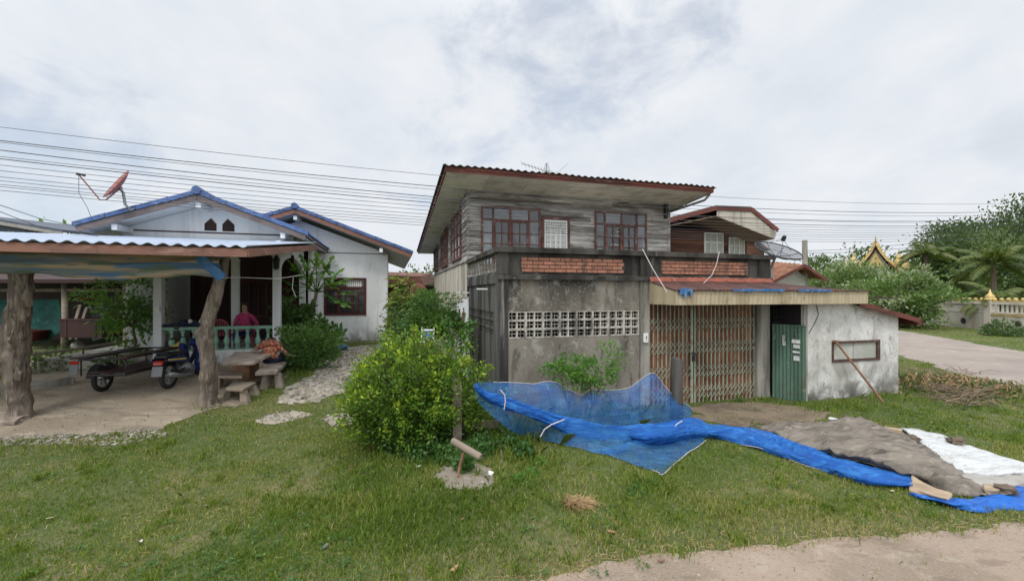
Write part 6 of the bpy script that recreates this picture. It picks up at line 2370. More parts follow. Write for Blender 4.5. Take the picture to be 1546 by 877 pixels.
# seated person on the porch, facing the yard; own axes: +y forward, seat at z=0.44
J = [(0, 0, .50, .15), (0, .0, .66, .145), (0, .02, .84, .155), (0, .02, .98, .09), (0, .035, 1.07, .055), (0, .06, 1.15, .075), (0, .065, 1.24, .095), (0, .055, 1.31, .065)]
E = [(0, 1), (1, 2), (2, 3), (3, 4), (4, 5), (5, 6), (6, 7)]
for s in (-1, 1):
    b0 = len(J)
    out = .26 if s < 0 else .20
    J += [(s * .17, .02, .93, .075), (s * (out + .05), -.02, .70, .055), (s * (.22 if s < 0 else .15), .22, .62, .042), (s * .10, .34, .60, .033)]
    E += [(3, b0), (b0, b0 + 1), (b0 + 1, b0 + 2), (b0 + 2, b0 + 3)]
    hand_chain(J, E, b0 + 3, (-s * .7, .6, -.1), (0, .2, 1), s)
    b1 = len(J)
    J += [(s * .11, .08, .48, .095), (s * .15, .46, .48, .072), (s * .14, .48, .24, .055), (s * .14, .44, .07, .042), (s * .15, .60, .04, .035)]
    E += [(0, b1), (b1, b1 + 1), (b1 + 1, b1 + 2), (b1 + 2, b1 + 3), (b1 + 3, b1 + 4)]
J.append((0, .155, 1.22, .018))
E.append((6, len(J) - 1))


def zone1(p):
    if p.z > 1.03 or (p.z < .1 and p.y > .3):
        return 0
    if p.y > .26 and p.z > .53 and abs(p.x) < .24:
        return 0
    return 1 if p.z > .545 or (p.y < .02 and p.z > .47) else 2


pc = atv(370, 490, 13.75)
per1 = skin_figure('person', 'seated person in a pink top with blue trousers behind the porch balustrade', J, E, ('skin', 'pink_shirt', 'blue_cloth'), zone1, W(pc.x, 13.75, FZ), math.pi + TH + .1, 0, 2)
per1.location.z = FZ - .0
mb = MB()
mb.ball((0, .035, 1.275), (.105, .11, .085), 14, 9)
h_ = mb.build('hair', M['hair'], per1, (0, 0, 0), True)
mb = MB()
for s in (-1, 1):
    mb.ball((s * .036, .148, 1.245), (.012, .008, .008), 8, 5)
mb.ball((0, .150, 1.175), (.028, .01, .007), 8, 5)
mb.build('face_features', M['hair'], per1, (0, 0, 0), True)


def plastic_chair(loc, rz, label):
    t_ = Thing('plastic_chair', label, 'chair', loc, 'L', rz)
    mb = MB()
    mb.box((-.22, -.2, .41), (.22, .22, .44))
    t_.part('seat', mb, M['chair_pink'], bevel=.015)
    for sx_ in (-1, 1):
        for sy_ in (-1, 1):
            mb = MB()
            mb.bar((sx_ * .23, sy_ * .22, 0), (sx_ * .19, sy_ * .18, .409), .045, .045)
            t_.part('leg', mb, M['chair_pink'])
    mb = MB()
    pts = [(.21 * math.cos(a), -.23 - .04 * math.sin(a), .62 + .25 * math.sin(a)) for a in np.linspace(math.pi, 0, 12)]
    mb.tube([(-.21, -.2, .44)] + pts + [(.21, -.2, .44)], .022, 6)
    for k in range(5):
        x = -.13 + k * .065
        mb.bar((x, -.21, .44), (x * .9, -.255, .62 + .25 * math.sqrt(max(0, 1 - (x / .21) ** 2))), .03, .012, (0, 1, 0))
    t_.part('backrest', mb, M['chair_pink'])
    mb = MB()
    for s in (-1, 1):
        mb.tube([(s * .23, -.21, .62), (s * .26, .05, .64), (s * .25, .17, .60), (s * .22, .19, .44)], .018, 6)
    t_.part('armrests', mb, M['chair_pink'])
    return t_


cc_ = atv(337, 490, 13.7)
plastic_chair(W(cc_.x, 13.7, FZ), math.pi + TH + math.pi, 'empty pink plastic chair beside the seated person on the porch')
plastic_chair(W(pc.x, 13.76, FZ), math.pi + TH + .1, 'plastic chair under the person in the pink top')

# person in the orange patterned top, seen from behind, bent over the table
bz = .88
pz = aty(407, 556, 10.0)
pz2 = Vector((pz.x, 10.0, bz - .42))
J = [(0, 0, .53, (.20, .15)), (-.01, .05, .64, (.19, .14)), (-.05, .14, .78, (.21, .15)), (-.09, .23, .88, .12), (-.12, .32, .91, .055), (-.135, .40, .90, .080), (-.14, .47, .87, .092), (-.145, .54, .85, .06)]
E = [(0, 1), (1, 2), (2, 3), (3, 4), (4, 5), (5, 6), (6, 7)]
b0 = len(J)
J += [(-.22, .18, .86, .072), (-.36, .16, .74, .052), (-.46, .36, .73, .042), (-.50, .45, .725, .032)]
E += [(3, b0), (b0, b0 + 1), (b0 + 1, b0 + 2), (b0 + 2, b0 + 3)]
hand_chain(J, E, b0 + 3, (-.5, .8, -.05), (0, 0, 1), -1)
b0 = len(J)
J += [(.10, .18, .87, .072), (.24, .10, .72, .052), (.36, .16, .60, .042), (.43, .22, .57, .032)]
E += [(3, b0), (b0, b0 + 1), (b0 + 1, b0 + 2), (b0 + 2, b0 + 3)]
hand_chain(J, E, b0 + 3, (.7, .6, -.2), (0, 0, 1), 1)
for s in (-1, 1):
    b1 = len(J)
    J += [(s * .11, .08, .50, .10), (s * .17, .46, .50, .074), (s * .17, .50, .26, .056), (s * .17, .46, .07, .042), (s * .18, .60, .04, .035)]
    E += [(0, b1), (b1, b1 + 1), (b1 + 1, b1 + 2), (b1 + 2, b1 + 3), (b1 + 3, b1 + 4)]


def zone2(p):
    if p.z < .12:
        return 0
    if p.y > .335 and p.z > .75 or (abs(p.x) > .30 and p.z > .55 and (p.x < -.36 or p.x > .25)):
        return 0
    return 1 if p.z > .585 or (p.z > .55 and p.y < .05) else 2


per2 = skin_figure('person', 'person in an orange patterned top and dark trousers bent over the stone table', J, E, ('skin', 'orange_shirt', 'navy_cloth'), zone2, pz2, math.radians(8), 0, 2)
mb = MB()
mb.ball((-.135, .43, .91), (.10, .115, .085), 14, 9)
mb.build('hair', M['hair'], per2, (0, 0, 0), True)


# ================================================================ leaves
def rand_dirs(n, zbias=0.0):
    d = RNG.standard_normal((n, 3))
    d[:, 2] += zbias
    return d / np.linalg.norm(d, axis=1)[:, None]


def leaf_quads(pos, size, aspect=0.45, out=None, droop=0.0, up=0.35):
    """pointed leaf: four corners, random set, leaning along out"""
    n = len(pos)
    d = rand_dirs(n, up)
    if out is not None:
        d = d * 0.8 + out * 0.9
        d /= np.linalg.norm(d, axis=1)[:, None]
    d[:, 2] -= droop
    s = np.cross(d, rand_dirs(n))
    s /= np.linalg.norm(s, axis=1)[:, None] + 1e-6
    L = size[:, None]
    tip = pos + d * L
    mid = pos + d * L * 0.5
    w = s * L * aspect * 0.5
    return np.stack([pos, mid + w, tip, mid - w], 1)


def crown_points(c, rad, nclump, nleaf, seed, clump_r=0.28, shell=0.55, flat=1.0):
    """leaf positions in clumps spread through an uneven crown; returns points, outward directions, clump number"""
    r = np.random.default_rng(seed)
    d = r.standard_normal((nclump, 3))
    d /= np.linalg.norm(d, axis=1)[:, None]
    q = shell + (1 - shell) * r.random(nclump) ** 0.6
    lump = 1 + 0.22 * np.sin(d[:, 0] * 5 + seed) + 0.18 * np.sin(d[:, 2] * 6 + d[:, 1] * 4 + seed * 2)
    cc = d * (q * lump)[:, None]
    cc[:, 2] *= flat
    k = r.integers(0, nclump, nleaf)
    off = np.clip(r.standard_normal((nleaf, 3)), -1.7, 1.7) * clump_r * (0.6 + 0.8 * r.random(nclump))[k][:, None]
    p = cc[k] + off * np.array([1, 1, .75])
    out = p / (np.linalg.norm(p, axis=1)[:, None] + 1e-6)
    return np.asarray(c) + p * np.asarray(rad), out, k, cc * np.asarray(rad) + np.asarray(c)


def tree(name, label, cat, base, trunk_h, crown_c, crown_r, nclump, nleaf, lsize, mat, seed, trunk_r=0.12, group=None, aspect=0.5, clump_r=0.28, shell=0.5, flat=1.0, hi=0.5, droop=0.0, limbs=14):
    t = Thing(name, label, cat, base, 'W', group=group)
    p, out, k, cc = crown_points(crown_c, crown_r, nclump, nleaf, seed, clump_r, shell, flat)
    ok = p[:, 2] > base[2] + 0.02
    p, out, k = p[ok], out[ok], k[ok]
    r = np.random.default_rng(seed + 1)
    ck = r.random(nclump)
    rnd = np.clip(0.15 + hi * ck[k] + 0.35 * r.random(len(p)), 0, 1)
    f = leaf_quads(p, lsize * (0.6 + 0.8 * r.random(len(p))), aspect, out, droop)
    mb = MB()
    b = Vector(base)
    top = Vector(crown_c) + Vector((0, 0, crown_r[2] * .1))
    wob = lambda s: Vector((random.uniform(-s, s), random.uniform(-s, s), 0))
    fork = b.lerp(top, min(.75, trunk_h))
    mb.tube([b - Vector((0, 0, .1)), b.lerp(fork, .5) + wob(trunk_r), fork], [trunk_r * 1.25, trunk_r, trunk_r * .8], 8, .5, lump=.15)
    idx = list(range(nclump))
    random.shuffle(idx)
    for i in idx[:limbs]:
        e = Vector(cc[i])
        m_ = fork.lerp(e, .5) + wob(.15 * crown_r[0]) + Vector((0, 0, .08 * crown_r[2]))
        mb.tube([fork - Vector((0, 0, trunk_r)), m_, e], [trunk_r * .5, trunk_r * .28, trunk_r * .1], 5, .5)
    t.part('trunk', mb, M['trunk'])
    o = np_mesh('crown', f, 4, M[mat], rnd, t.e, tuple(t.off))
    return t


# ---------------------------------------------------------------- the big bright bush and its undergrowth
bc = atg(625, 672)
bcv = Vector((bc.x, bc.y + .25, 0))
BZ = float(ground_z(bc.x, bc.y))
bush = Thing('bush', 'big bright yellow-green leafy bush in the middle of the lawn', 'bush', (bc.x, bc.y, BZ), 'W')
pts, outs, ks = [], [], []
mbst = MB()
N_ST = 210
pos_l, out_l, rn_l, sz_l = [], [], [], []
for i in range(N_ST):
    th = random.uniform(0, 2 * math.pi)
    ph = math.acos(random.uniform(-.55, 1))
    d = Vector((math.sin(ph) * math.cos(th), math.sin(ph) * math.sin(th), math.cos(ph)))
    k = 1 + .20 * math.sin(3 * th + 1.1) * math.sin(ph) + .12 * math.sin(5 * th + 4 * ph)
    k *= random.uniform(.84, 1.09)
    tip = Vector((bcv.x, bcv.y, BZ + .78)) + Vector((d.x * (1.20 if d.x < 0 else (1.22 if d.z < .35 else 1.06)) * k, d.y * .85 * k, d.z * 1.02 * k * (.97 if d.x < .3 else .80)))
    root = Vector((bcv.x + d.x * .22, bcv.y + d.y * .18, BZ))
    mid = root.lerp(tip, .55) + Vector((random.uniform(-.1, .1), random.uniform(-.1, .1), .10))
    mbst.tube([root, mid, tip], [.016, .010, .004], 5, .4)
    shoot = random.random()
    nl = random.randint(150, 215)
    for j in range(nl):
        q = 1 - random.random() ** 1.4 * .75
        p = (root.lerp(mid, q / .55) if q < .55 else mid.lerp(tip, (q - .55) / .45)) + Vector((random.gauss(0, .085), random.gauss(0, .085), random.gauss(0, .075)))
        if p.z < BZ + .05:
            continue
        pos_l.append(p)
        out_l.append(d)
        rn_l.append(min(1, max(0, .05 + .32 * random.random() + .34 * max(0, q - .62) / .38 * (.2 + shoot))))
        sz_l.append(random.uniform(.038, .075))
    # fresh shoot at the tip: longer bright leaves standing up
    if shoot > .45 and d.z > -.35:
        for j in range(random.randint(10, 22)):
            pos_l.append(tip + Vector((random.gauss(0, .035), random.gauss(0, .035), random.uniform(-.04, .09))))
            out_l.append((d + Vector((0, 0, .9))).normalized())
            rn_l.append(random.uniform(.55, 1))
            sz_l.append(random.uniform(.05, .085))
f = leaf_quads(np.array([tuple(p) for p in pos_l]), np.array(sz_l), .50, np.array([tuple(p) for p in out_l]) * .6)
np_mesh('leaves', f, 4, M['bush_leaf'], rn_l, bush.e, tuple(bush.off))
bush.part('branches', mbst, M['trunk'])


def weed_patch(name, label, cat, centers, nleaf, lsize, mat, seed, h=.3, aspect=.75, group=None, stuff=False):
    r = np.random.default_rng(seed)
    P_ = []
    S_ = []
    R_ = []
    for (x, y, rad) in centers:
        n = nleaf
        a = r.random(n) * 2 * np.pi
        q = np.sqrt(r.random(n)) * rad
        xx, yy = x + np.cos(a) * q, y + np.sin(a) * q
        zz = ground_z(xx, yy) + h * r.random(n) * (1 - .6 * (q / rad) ** 2)
        P_.append(np.stack([xx, yy, zz], -1))
        S_.append(lsize * (.5 + r.random(n)))
        R_.append(np.clip(.1 + .5 * r.random(n) + .4 * r.random() * np.ones(n), 0, 1))
    P_ = np.concatenate(P_)
    f = leaf_quads(P_, np.concatenate(S_), aspect, None, 0, .3)
    c = centers[0]
    loc = (c[0], c[1], float(ground_z(c[0], c[1])))
    o = np_mesh(name, f, 4, M[mat], np.concatenate(R_), None, loc)
    o.location = loc
    if stuff:
        o['kind'] = 'stuff'
    else:
        tag(o, label, cat, group)
    return o


G = lambda px, py: tuple(atg(px, py)[:2])
weed_patch('undergrowth', None, None, [(*G(600, 680), .28), (*G(640, 690), .28), (*G(680, 695), .26), (*G(560, 660), .22), (*G(660, 680), .34), (*G(720, 690), .22), (*G(700, 710), .13), (*G(725, 680), .25), (*G(765, 675), .22), (*G(780, 660), .3), (*G(790, 690), .15), (*G(745, 660), .3)], 420, .055, 'weed_leaf', 5, .26, .8, stuff=True)
weed_patch('low_weeds', 'small patch of broad leaved weeds in the grass near the blue net', 'weeds', [(*G(800, 715), .14), (*G(815, 700), .12), (*G(785, 725), .10)], 120, .04, 'shrub_leaf', 6, .08)
weed_patch('low_weeds', 'dense dark weed tuft in the grass in front of the net corner', 'weeds', [(*G(985, 735), .24), (*G(960, 745), .15)], 150, .035, 'weed_leaf', 7, .07)

# plants behind the bush in the gap between the houses
c = atg(650, 545)
tree('leafy_shrub', 'feathery light green shrub behind the bush, against the timber house side', 'shrub', aty(652, 540, 10.4), .4, aty(650, 482, 10.4), (.72, .6, .62), 55, 6500, .085, 'weed_leaf', 21, .03, aspect=.42, clump_r=.20, shell=.35, hi=.5, limbs=30)
tree('leafy_shrub', 'dark shrub with long yellow variegated leaves beside the white house corner', 'shrub', aty(612, 520, 13.2), .5, aty(616, 468, 13.2), (.60, .5, .78), 50, 1900, .26, 'yellow_leaf', 22, .03, aspect=.28, clump_r=.22, shell=.3, hi=.6, droop=.5, limbs=20)
tree('leafy_shrub', 'low dark shrub at the foot of the white house corner', 'shrub', aty(605, 520, 12.0), .4, aty(606, 498, 12.0), (.45, .4, .5), 30, 2200, .07, 'dark_leaf', 23, .03, aspect=.5, clump_r=.25, shell=.3, limbs=10)
tree('leafy_shrub', 'thin shrub with brown hanging pods at the corner of the concrete shop', 'shrub', aty(697, 535, 9.6), .5, aty(694, 510, 9.6), (.30, .3, .45), 25, 900, .07, 'shrub_leaf', 24, .02, aspect=.5, clump_r=.25, shell=.3, limbs=10)
mb = MB()
for i in range(14):
    a = aty(697 + random.uniform(-6, 6), 468 + random.uniform(-4, 10), 10.7)
    mb.tube([a, a + Vector((random.uniform(-.06, .06), 0, -.3)), a + Vector((random.uniform(-.08, .08), 0, -.62))], [.02, .018, .01], 5)
solo('dried_pods', mb, M['twig'], 'brown dried pods hanging by the side door of the timber house', 'pods', aty(697, 490, 10.7), 'W')
c = aty(631, 440, 13.5)
mb = MB()
mb.lathe(c, [(.02, -.02), (.26, -.03), (.27, 0), (.26, .03), (.02, .02)], 20, (.35, -1, .1))
solo('round_lid', mb, M['dish_red'], 'round rusty red lid hung above the plants between the houses', 'lid', c, 'W')
# shrub before the shop wall
c = aty(893, 592, 7.55)
tree('leafy_shrub', 'light green shrub growing behind the blue net at the shop wall', 'shrub', (c.x, 7.62, .08), .4, aty(902, 560, 7.62), (.48, .28, .44), 34, 1500, .075, 'shrub_leaf', 31, .02, aspect=.38, clump_r=.16, shell=.45, hi=.7, limbs=24)
tree('leafy_shrub', 'small arching light green shoot left of the shrub at the shop wall', 'shrub', (aty(862, 592, 7.5).x, 7.5, .08), .4, aty(855, 560, 7.5), (.33, .2, .22), 22, 800, .07, 'shrub_leaf', 32, .015, aspect=.42, clump_r=.25, shell=.4, hi=.7, limbs=12)
weed_patch('gate_weeds', 'small weeds at the foot of the folding gate', 'weeds', [(*G(1064, 606), .07), (*G(1117, 606), .09)], 70, .05, 'shrub_leaf', 8, .18, .5)

# papaya tree
pv = 14.6
pb = atv(462, 522, pv)
wp = lambda px, py, dv=0.0: W(*atv(px, py, pv + dv))
base = wp(463, 530)
pt = Thing('papaya_tree', 'slender papaya tree with a green fruit before the white wall', 'tree', base, 'W')
mb = MB()
mb.tube([base - Vector((0, 0, .2)), wp(467, 495), wp(473, 465), wp(478, 440)], [.075, .065, .06, .05], 8, lump=.1)
pt.part('trunk', mb, M['twig'], smooth=True)
tips = [(432, 425), (440, 436), (452, 412), (462, 405), (478, 404), (492, 407), (505, 416), (516, 425), (523, 440), (510, 452), (497, 447), (447, 447), (485, 420), (470, 424), (500, 430)]
st = MB()
pos, dirs, rn = [], [], []
top = wp(478, 441)
V4 = []
for i, (px, py) in enumerate(tips):
    e = wp(px, py, random.uniform(-.5, .5))
    st.tube([top, top.lerp(e, .5) + Vector((0, 0, .12)), e], [.016, .012, .008], 5)
    ax = (e - top).normalized()
    side = ax.cross(Vector((0, 0, 1))).normalized()
    for k in range(9):                                        # palmate leaf: lobes fan out from the stalk's end
        a = math.radians(-130 + 260 * k / 8)
        d = (ax * math.cos(a) + side * math.sin(a) + Vector((0, 0, random.uniform(-.35, .05)))).normalized()
        L = .46 * (1 - .25 * abs(k - 4) / 4) * random.uniform(.8, 1.1)
        for q in range(3):
            p0 = e + d * L * q / 3
            nn = d.cross(Vector((random.uniform(-.3, .3), random.uniform(-.3, .3), 1))).normalized()
            V4.append([p0, p0 + d * L * .25 + nn * L * .21, p0 + d * L * .5, p0 + d * L * .25 - nn * L * .21])
            rn.append(random.uniform(.2, .9))
pt.part('stalks', st, M['weed_leaf'])
np_mesh('crown', np.array([[tuple(q) for q in f_] for f_ in V4]), 4, M['shrub_leaf'], rn, pt.e, tuple(pt.off))
mb = MB()
c = wp(472, 460, -.1)
mb.lathe(c - Vector((0, 0, .20)), [(.015, 0), (.06, .06), (.08, .14), (.055, .28), (.02, .38)], 10)
pt.part('fruit', mb, M['weed_leaf'], smooth=True)
tree('garden_shrub', 'dense shrub at the foot of the papaya tree', 'shrub', atg(462, 552), .3, aty(463, 523, 10.6) , (.62, .45, .52), 40, 4200, .075, 'weed_leaf', 41, .03, aspect=.6, clump_r=.26, shell=.3, limbs=12)
tree('garden_shrub', 'shrub with large grey green leaves beside the porch side balustrade', 'shrub', W(*atv(437, 535, 13.6)), .3, W(*atv(442, 492, 13.8)), (.42, .4, .62), 30, 1300, .16, 'dark_leaf', 42, .03, aspect=.6, clump_r=.26, shell=.3, limbs=12)
tree('garden_shrub', 'loose shrub with big leaves right of the papaya trunk', 'shrub', W(*atv(480, 535, 13.6)), .3, W(*atv(480, 505, 13.6)), (.55, .4, .45), 24, 900, .17, 'weed_leaf', 43, .03, aspect=.6, clump_r=.26, shell=.3, limbs=12)
mb = MB()
c = atg(511, 529)
mb.ball(c + Vector((0, 0, .08)), (.30, .2, .13), 14, 8, lump=1.0)
solo('blue_plastic_bag', mb, M['tarp_blue'], 'crumpled blue plastic bag on the ground by the white wall', 'bag', c, 'W')
mb = MB()
c = aty(426, 524, 11.6)
for i in range(3):
    mb.ball(c + Vector((i * .16 - .15, .02 * i, .05 * (i % 2))), (.16, .14, .08), 10, 7, lump=.7)
solo('grey_sack', mb, M['plate_grey'], 'crumpled grey sacking lying at the end of the porch wall', 'sack', c, 'W')

# small tree left of the porch
lx = aty(196, 470, 11.6)
tree('small_tree', 'small tree with drooping compound leaves left of the porch', 'tree', aty(205, 530, 11.6), .5, aty(197, 462, 11.6), (.95, .6, 1.0), 46, 1700, .15, 'shrub_leaf', 51, .03, aspect=.38, clump_r=.20, shell=.35, hi=.6, droop=.35, limbs=26)
weed_patch('hedge_weeds', 'green weeds growing along the bamboo rail beside the cart', 'weeds', [(*G(212, 545), .45), (*G(170, 560), .4), (*G(70, 560), .5), (*G(90, 545), .4)], 260, .09, 'dark_leaf', 9, .45, .5)
for i, (px, py, Y, r_, lb) in enumerate(((262, 440, 20.0, 1.3, 'green tree seen through the porch beside the left pillar'), (150, 405, 26, 3.0, 'pale green tree seen over the dark shed roof'), (40, 405, 30, 3.0, 'dark tree beyond the dark shed'))):
    c = aty(px, py, Y)
    tree('garden_tree', lb, 'tree', (c.x, Y, .6), .5, c, (r_, r_, r_ * .7), 40, 2200, .16 + .05 * r_, 'shrub_leaf' if i < 2 else 'far_leaf', 60 + i, .12, group=None)

# ================================================================ far background
# house and tree seen in the gap between the two houses
t = Thing('brown_house', 'brown timber house with a red roof seen in the gap between the houses', 'house', (aty(615, 450, 26).x, 26, .6), 'W')
mb = MB()
a, b = aty(585, 421, 26), aty(632, 423, 26)
mb.box((a.x - 3, 26.4, .5), (b.x, 30, 3.2))
t.part('wall', mb, M['brown_wood'])
mb = MB()
mb.prism([(a.x - 3.4, 25.8, 3.05), (b.x + .4, 25.8, 3.05), (b.x + .1, 25.8, 3.62), (a.x - 3, 25.8, 3.75)], (0, 4, .4))
t.part('roof', mb, M['brown_wood'])
mb = MB()
mb.prism([(a.x - 1, 24.4, 2.15), (aty(612, 440, 24.4).x, 24.4, 2.55), (aty(612, 440, 24.4).x, 24.4, 2.5), (a.x - 1, 24.4, 2.05)], (0, 2, .35))
t.part('porch_roof', mb, M['rust_sheet'])
t = Thing('dark_shed', 'dark low shed behind the timber house side', 'shed', (aty(650, 440, 22.5).x, 22.5, .6), 'W')
a, b = aty(635, 432, 22.5), aty(668, 430, 22.5)
mb = MB()
mb.box((a.x, 22.7, .3), (b.x + 1, 26, a.z - .05))
t.part('wall', mb, M['dark_wood'])
mb = MB()
mb.box((a.x - .15, 22.4, a.z - .05), (b.x + 1, 26.2, a.z + .05))
t.part('roof', mb, M['dark_wood'])
c = aty(640, 424, 38)
tree('far_tree', 'round green tree seen over the dark shed between the houses', 'tree', (c.x, 38, 0), .5, c + Vector((0, 0, -.9)), (2.6, 2, 2.2), 40, 2600, .30, 'far_leaf', 71, .2)

# brown timber house behind the terrace, right
H2 = 15.2
hb = Thing('red_roofed_house', 'dark brown timber house with a red edged clipped gable behind the terrace', 'house', (8.6, H2, .1), 'H')
wl_, wr_ = atv(985, 345, H2), atv(1127, 345, H2)
mb = MB()
z = 3.0
while z < 5.25:
    mb.hexa([(wl_.x, H2 - .02, z), (wr_.x, H2 - .02, z), (wr_.x, H2, z), (wl_.x, H2, z)], [(wl_.x, H2 - .006, z + .16), (wr_.x, H2 - .006, z + .16), (wr_.x, H2, z + .16), (wl_.x, H2, z + .16)])
    z += .15
mb.box((wl_.x, H2 + .001, .1), (wr_.x, H2 + 6, 5.2), .3)
hb.part('wall', mb, M['brown_wood'])
for (p0, p1, pt_, pb_) in ((1062, 1091, 351, 379), (1099, 1123, 358, 379)):
    a, b = atv(p0, pt_, H2), atv(p1, pb_ + 14, H2)
    mb = MB()
    zt_, zb_ = a.z, b.z
    frame_rect(mb, a.x, b.x, zb_, zt_, .06, H2 - .06, H2 - .021)
    for k in (1, 2):
        x = a.x + (b.x - a.x) * k / 3
        mb.box((x - .025, H2 - .055, zb_ + .06), (x + .025, H2 - .021, zt_ - .06))
    mb.box((a.x + .06, H2 - .054, zb_ + (zt_ - zb_) * .62), (b.x - .06, H2 - .021, zb_ + (zt_ - zb_) * .66))
    w = hb.part('window', mb, M['white_paint'])
    mb = MB()
    mb.box((a.x + .05, H2 - .032, zb_ + .05), (b.x - .05, H2 - .024, zt_ - .05), .9)
    hb.part('pane', mb, M['frosted'], w)
RV = 13.9
p = [atv(985, 337, RV), atv(1081, 312, RV), atv(1134, 314, RV), atv(1174, 346, RV)]
mb = MB()
for a, b in zip(p[:-1], p[1:]):
    dn = Vector((0, 0, -.03))
    ex = Vector((0, 7.5, 0))
    mb.hexa([a + dn, b + dn, b + ex + dn, a + ex + dn], [a + Vector((0, 0, .05)), b + Vector((0, 0, .05)), b + ex + Vector((0, 0, .05)), a + ex + Vector((0, 0, .05))])
rf = hb.part('roof', mb, M['mossy_tile'])
mb = MB()
for a, b in zip(p[:-1], p[1:]):
    mb.bar(a + Vector((0, -.03, -.06)), b + Vector((0, -.03, -.06)), .03, .17)
hb.part('barge_board', mb, M['red_fascia'], rf)
mb = MB()
a, b, c_, d_ = p[1] + Vector((.05, 0, -.15)), p[2] + Vector((0, 0, -.15)), p[3] + Vector((-.05, 0, -.15)), p[3] + Vector((-.15, 0, -.42))
e_ = p[1] + Vector((.05, 0, -.38))
for i in range(6):
    q0, q1 = i / 6 + .01, (i + 1) / 6
    mb.prism([e_.lerp(a, q0), d_.lerp(c_, q0), d_.lerp(c_, q1), e_.lerp(a, q1)], (0, .025, 0))
mb.prism([a, b, c_], (0, .02, 0), .5)
hb.part('gable_boards', mb, M['side_cladding'], rf)
mb = MB()
for (xa, za), (xb, zb_) in (((p[0].x, p[0].z - .20), (p[1].x, p[1].z - .36)), ((p[1].x + .002, p[1].z - .36), (p[3].x - .15, p[3].z - .40))):
    mb.hexa([(xa, RV + .03, za - .03), (xb, RV + .03, zb_ - .03), (xb, H2 + 5, zb_ - .03), (xa, H2 + 5, za - .03)],
            [(xa, RV + .03, za), (xb, RV + .03, zb_), (xb, H2 + 5, zb_), (xa, H2 + 5, za)], .8)
hb.part('soffit', mb, M['brown_soffit'], rf)
# small dark roof beside it
R3 = 19.0
p = [atv(1118, 366, R3), atv(1130, 358, R3), atv(1157, 378, R3)]
sr = Thing('brown_outhouse', 'small brown gabled outhouse behind the mesh dish', 'outhouse', (p[0].x, R3, .1), 'H')
mb = MB()
mb.prism([(p[0].x, R3, .1), (p[2].x - .15, R3, .1), (p[2].x - .15, R3, p[2].z), (p[1].x, R3, p[1].z - .05), (p[0].x, R3, p[0].z)], (0, 4, 0), .4)
sr.part('wall', mb, M['brown_wood'])
mb = MB()
mb.bar(p[1] + Vector((0, 1.8, 0)), p[2] + Vector((0, 1.8, 0)), 4, .1)
mb.bar(p[0] + Vector((0, 1.8, 0)), p[1] + Vector((0, 1.8, 0)), 4, .1)
sr.part('roof', mb, M['red_fascia'])
# rust roofed house with pale green gable
R4 = 15.5
p = [atv(1160, 428, R4), atv(1214, 399, R4), atv(1236, 414, R4)]
rh = Thing('rust_roofed_house', 'low house with a rusty gabled roof and pale green gable behind the awning', 'house', (p[0].x, R4, .1), 'H')
mb = MB()
mb.prism([(p[0].x + .3, R4 + .6, .1), (p[2].x - .1, R4 + .6, .1), (p[2].x - .1, R4 + .6, p[2].z - .1), (p[1].x, R4 + .6, p[1].z - .1), (p[0].x + .3, R4 + .6, p[0].z)], (0, 5, 0), .6)
rh.part('wall', mb, M['frosted'])
mb = MB()
mb.box((p[0].x + .5, R4 + .55, 1.9), (p[2].x - .2, R4 + .598, 2.72), .3)
rh.part('gable_louvre', mb, M['dark_inside'])
mb = MB()
for a, b in ((p[0], p[1]), (p[1], p[2] + (p[2] - p[1]) * .6)):
    n = Vector((-(b - a).z, 0, (b - a).x)).normalized()
    mb.wave(a + Vector((0, 0, .0)), (0, 6, .9), (b - a), 26, .02, n, .012, 6, 1, random.random())
rh.part('roof', mb, M['rust_panel'])
mb = MB()
mb.bar(p[0] + Vector((0, -.03, -.05)), p[1] + Vector((0, -.03, -.05)), .03, .14)
mb.bar(p[1] + Vector((0, -.03, -.05)), p[2] + (p[2] - p[1]) * .6 + Vector((0, -.03, -.05)), .03, .14)
rh.part('barge_board', mb, M['red_fascia'])

# mesh satellite dish
dc = aty(1175, 378, 15.4)
md = Thing('mesh_dish', 'large black mesh satellite dish above the rusty roof', 'satellite dish', (dc.x, 15.4, 3.0), 'W')
nrm = Vector((.12, -.48, .87)).normalized()
e1 = Vector((1, .05, -.12)).normalized()
e1 = (e1 - nrm * e1.dot(nrm)).normalized()
e2 = nrm.cross(e1)
R = .80
bowl = lambda q, th: dc + (e1 * math.cos(th) + e2 * math.sin(th)) * (R * q) + nrm * (.22 * q * q - .22)
mb = MB()
n = 32
vs = [bowl(i / 5 if i else .02, 2 * math.pi * j / n) for i in range(6) for j in range(n)]
fs = [[i * n + j, i * n + (j + 1) % n, (i + 1) * n + (j + 1) % n, (i + 1) * n + j] for i in range(5) for j in range(n)]
mb.add(vs, fs, .5)
md.part('mesh_bowl', mb, M['mesh_dish'], smooth=True)
mb = MB()
mb.tube([bowl(1, 2 * math.pi * j / n) for j in range(n + 1)], .022, 5)
for j in range(0, n, 4):
    mb.tube([bowl(q / 4 if q else .02, 2 * math.pi * j / n) for q in range(5)], .014, 4)
mb.torus(bowl(.01, 0) + nrm * .08, R * .55, .006, nrm, 24, 4)
md.part('ribs', mb, M['black_metal'])
mb = MB()
fz = dc + nrm * .42
for j in (2, 12, 22):
    mb.tube([bowl(.9, 2 * math.pi * j / n), fz], .008, 4)
mb.lathe(fz - nrm * .05, [(.05, 0), (.075, .03), (.075, .13), (.05, .2)], 10, nrm)
md.part('receiver', mb, M['black_metal'])
mb = MB()
mb.tube([dc - nrm * .22, dc - nrm * .5 + Vector((0, .1, -.2)), (dc.x, 15.6, .1)], .045, 8)
md.part('mast', mb, M['grey_metal'])
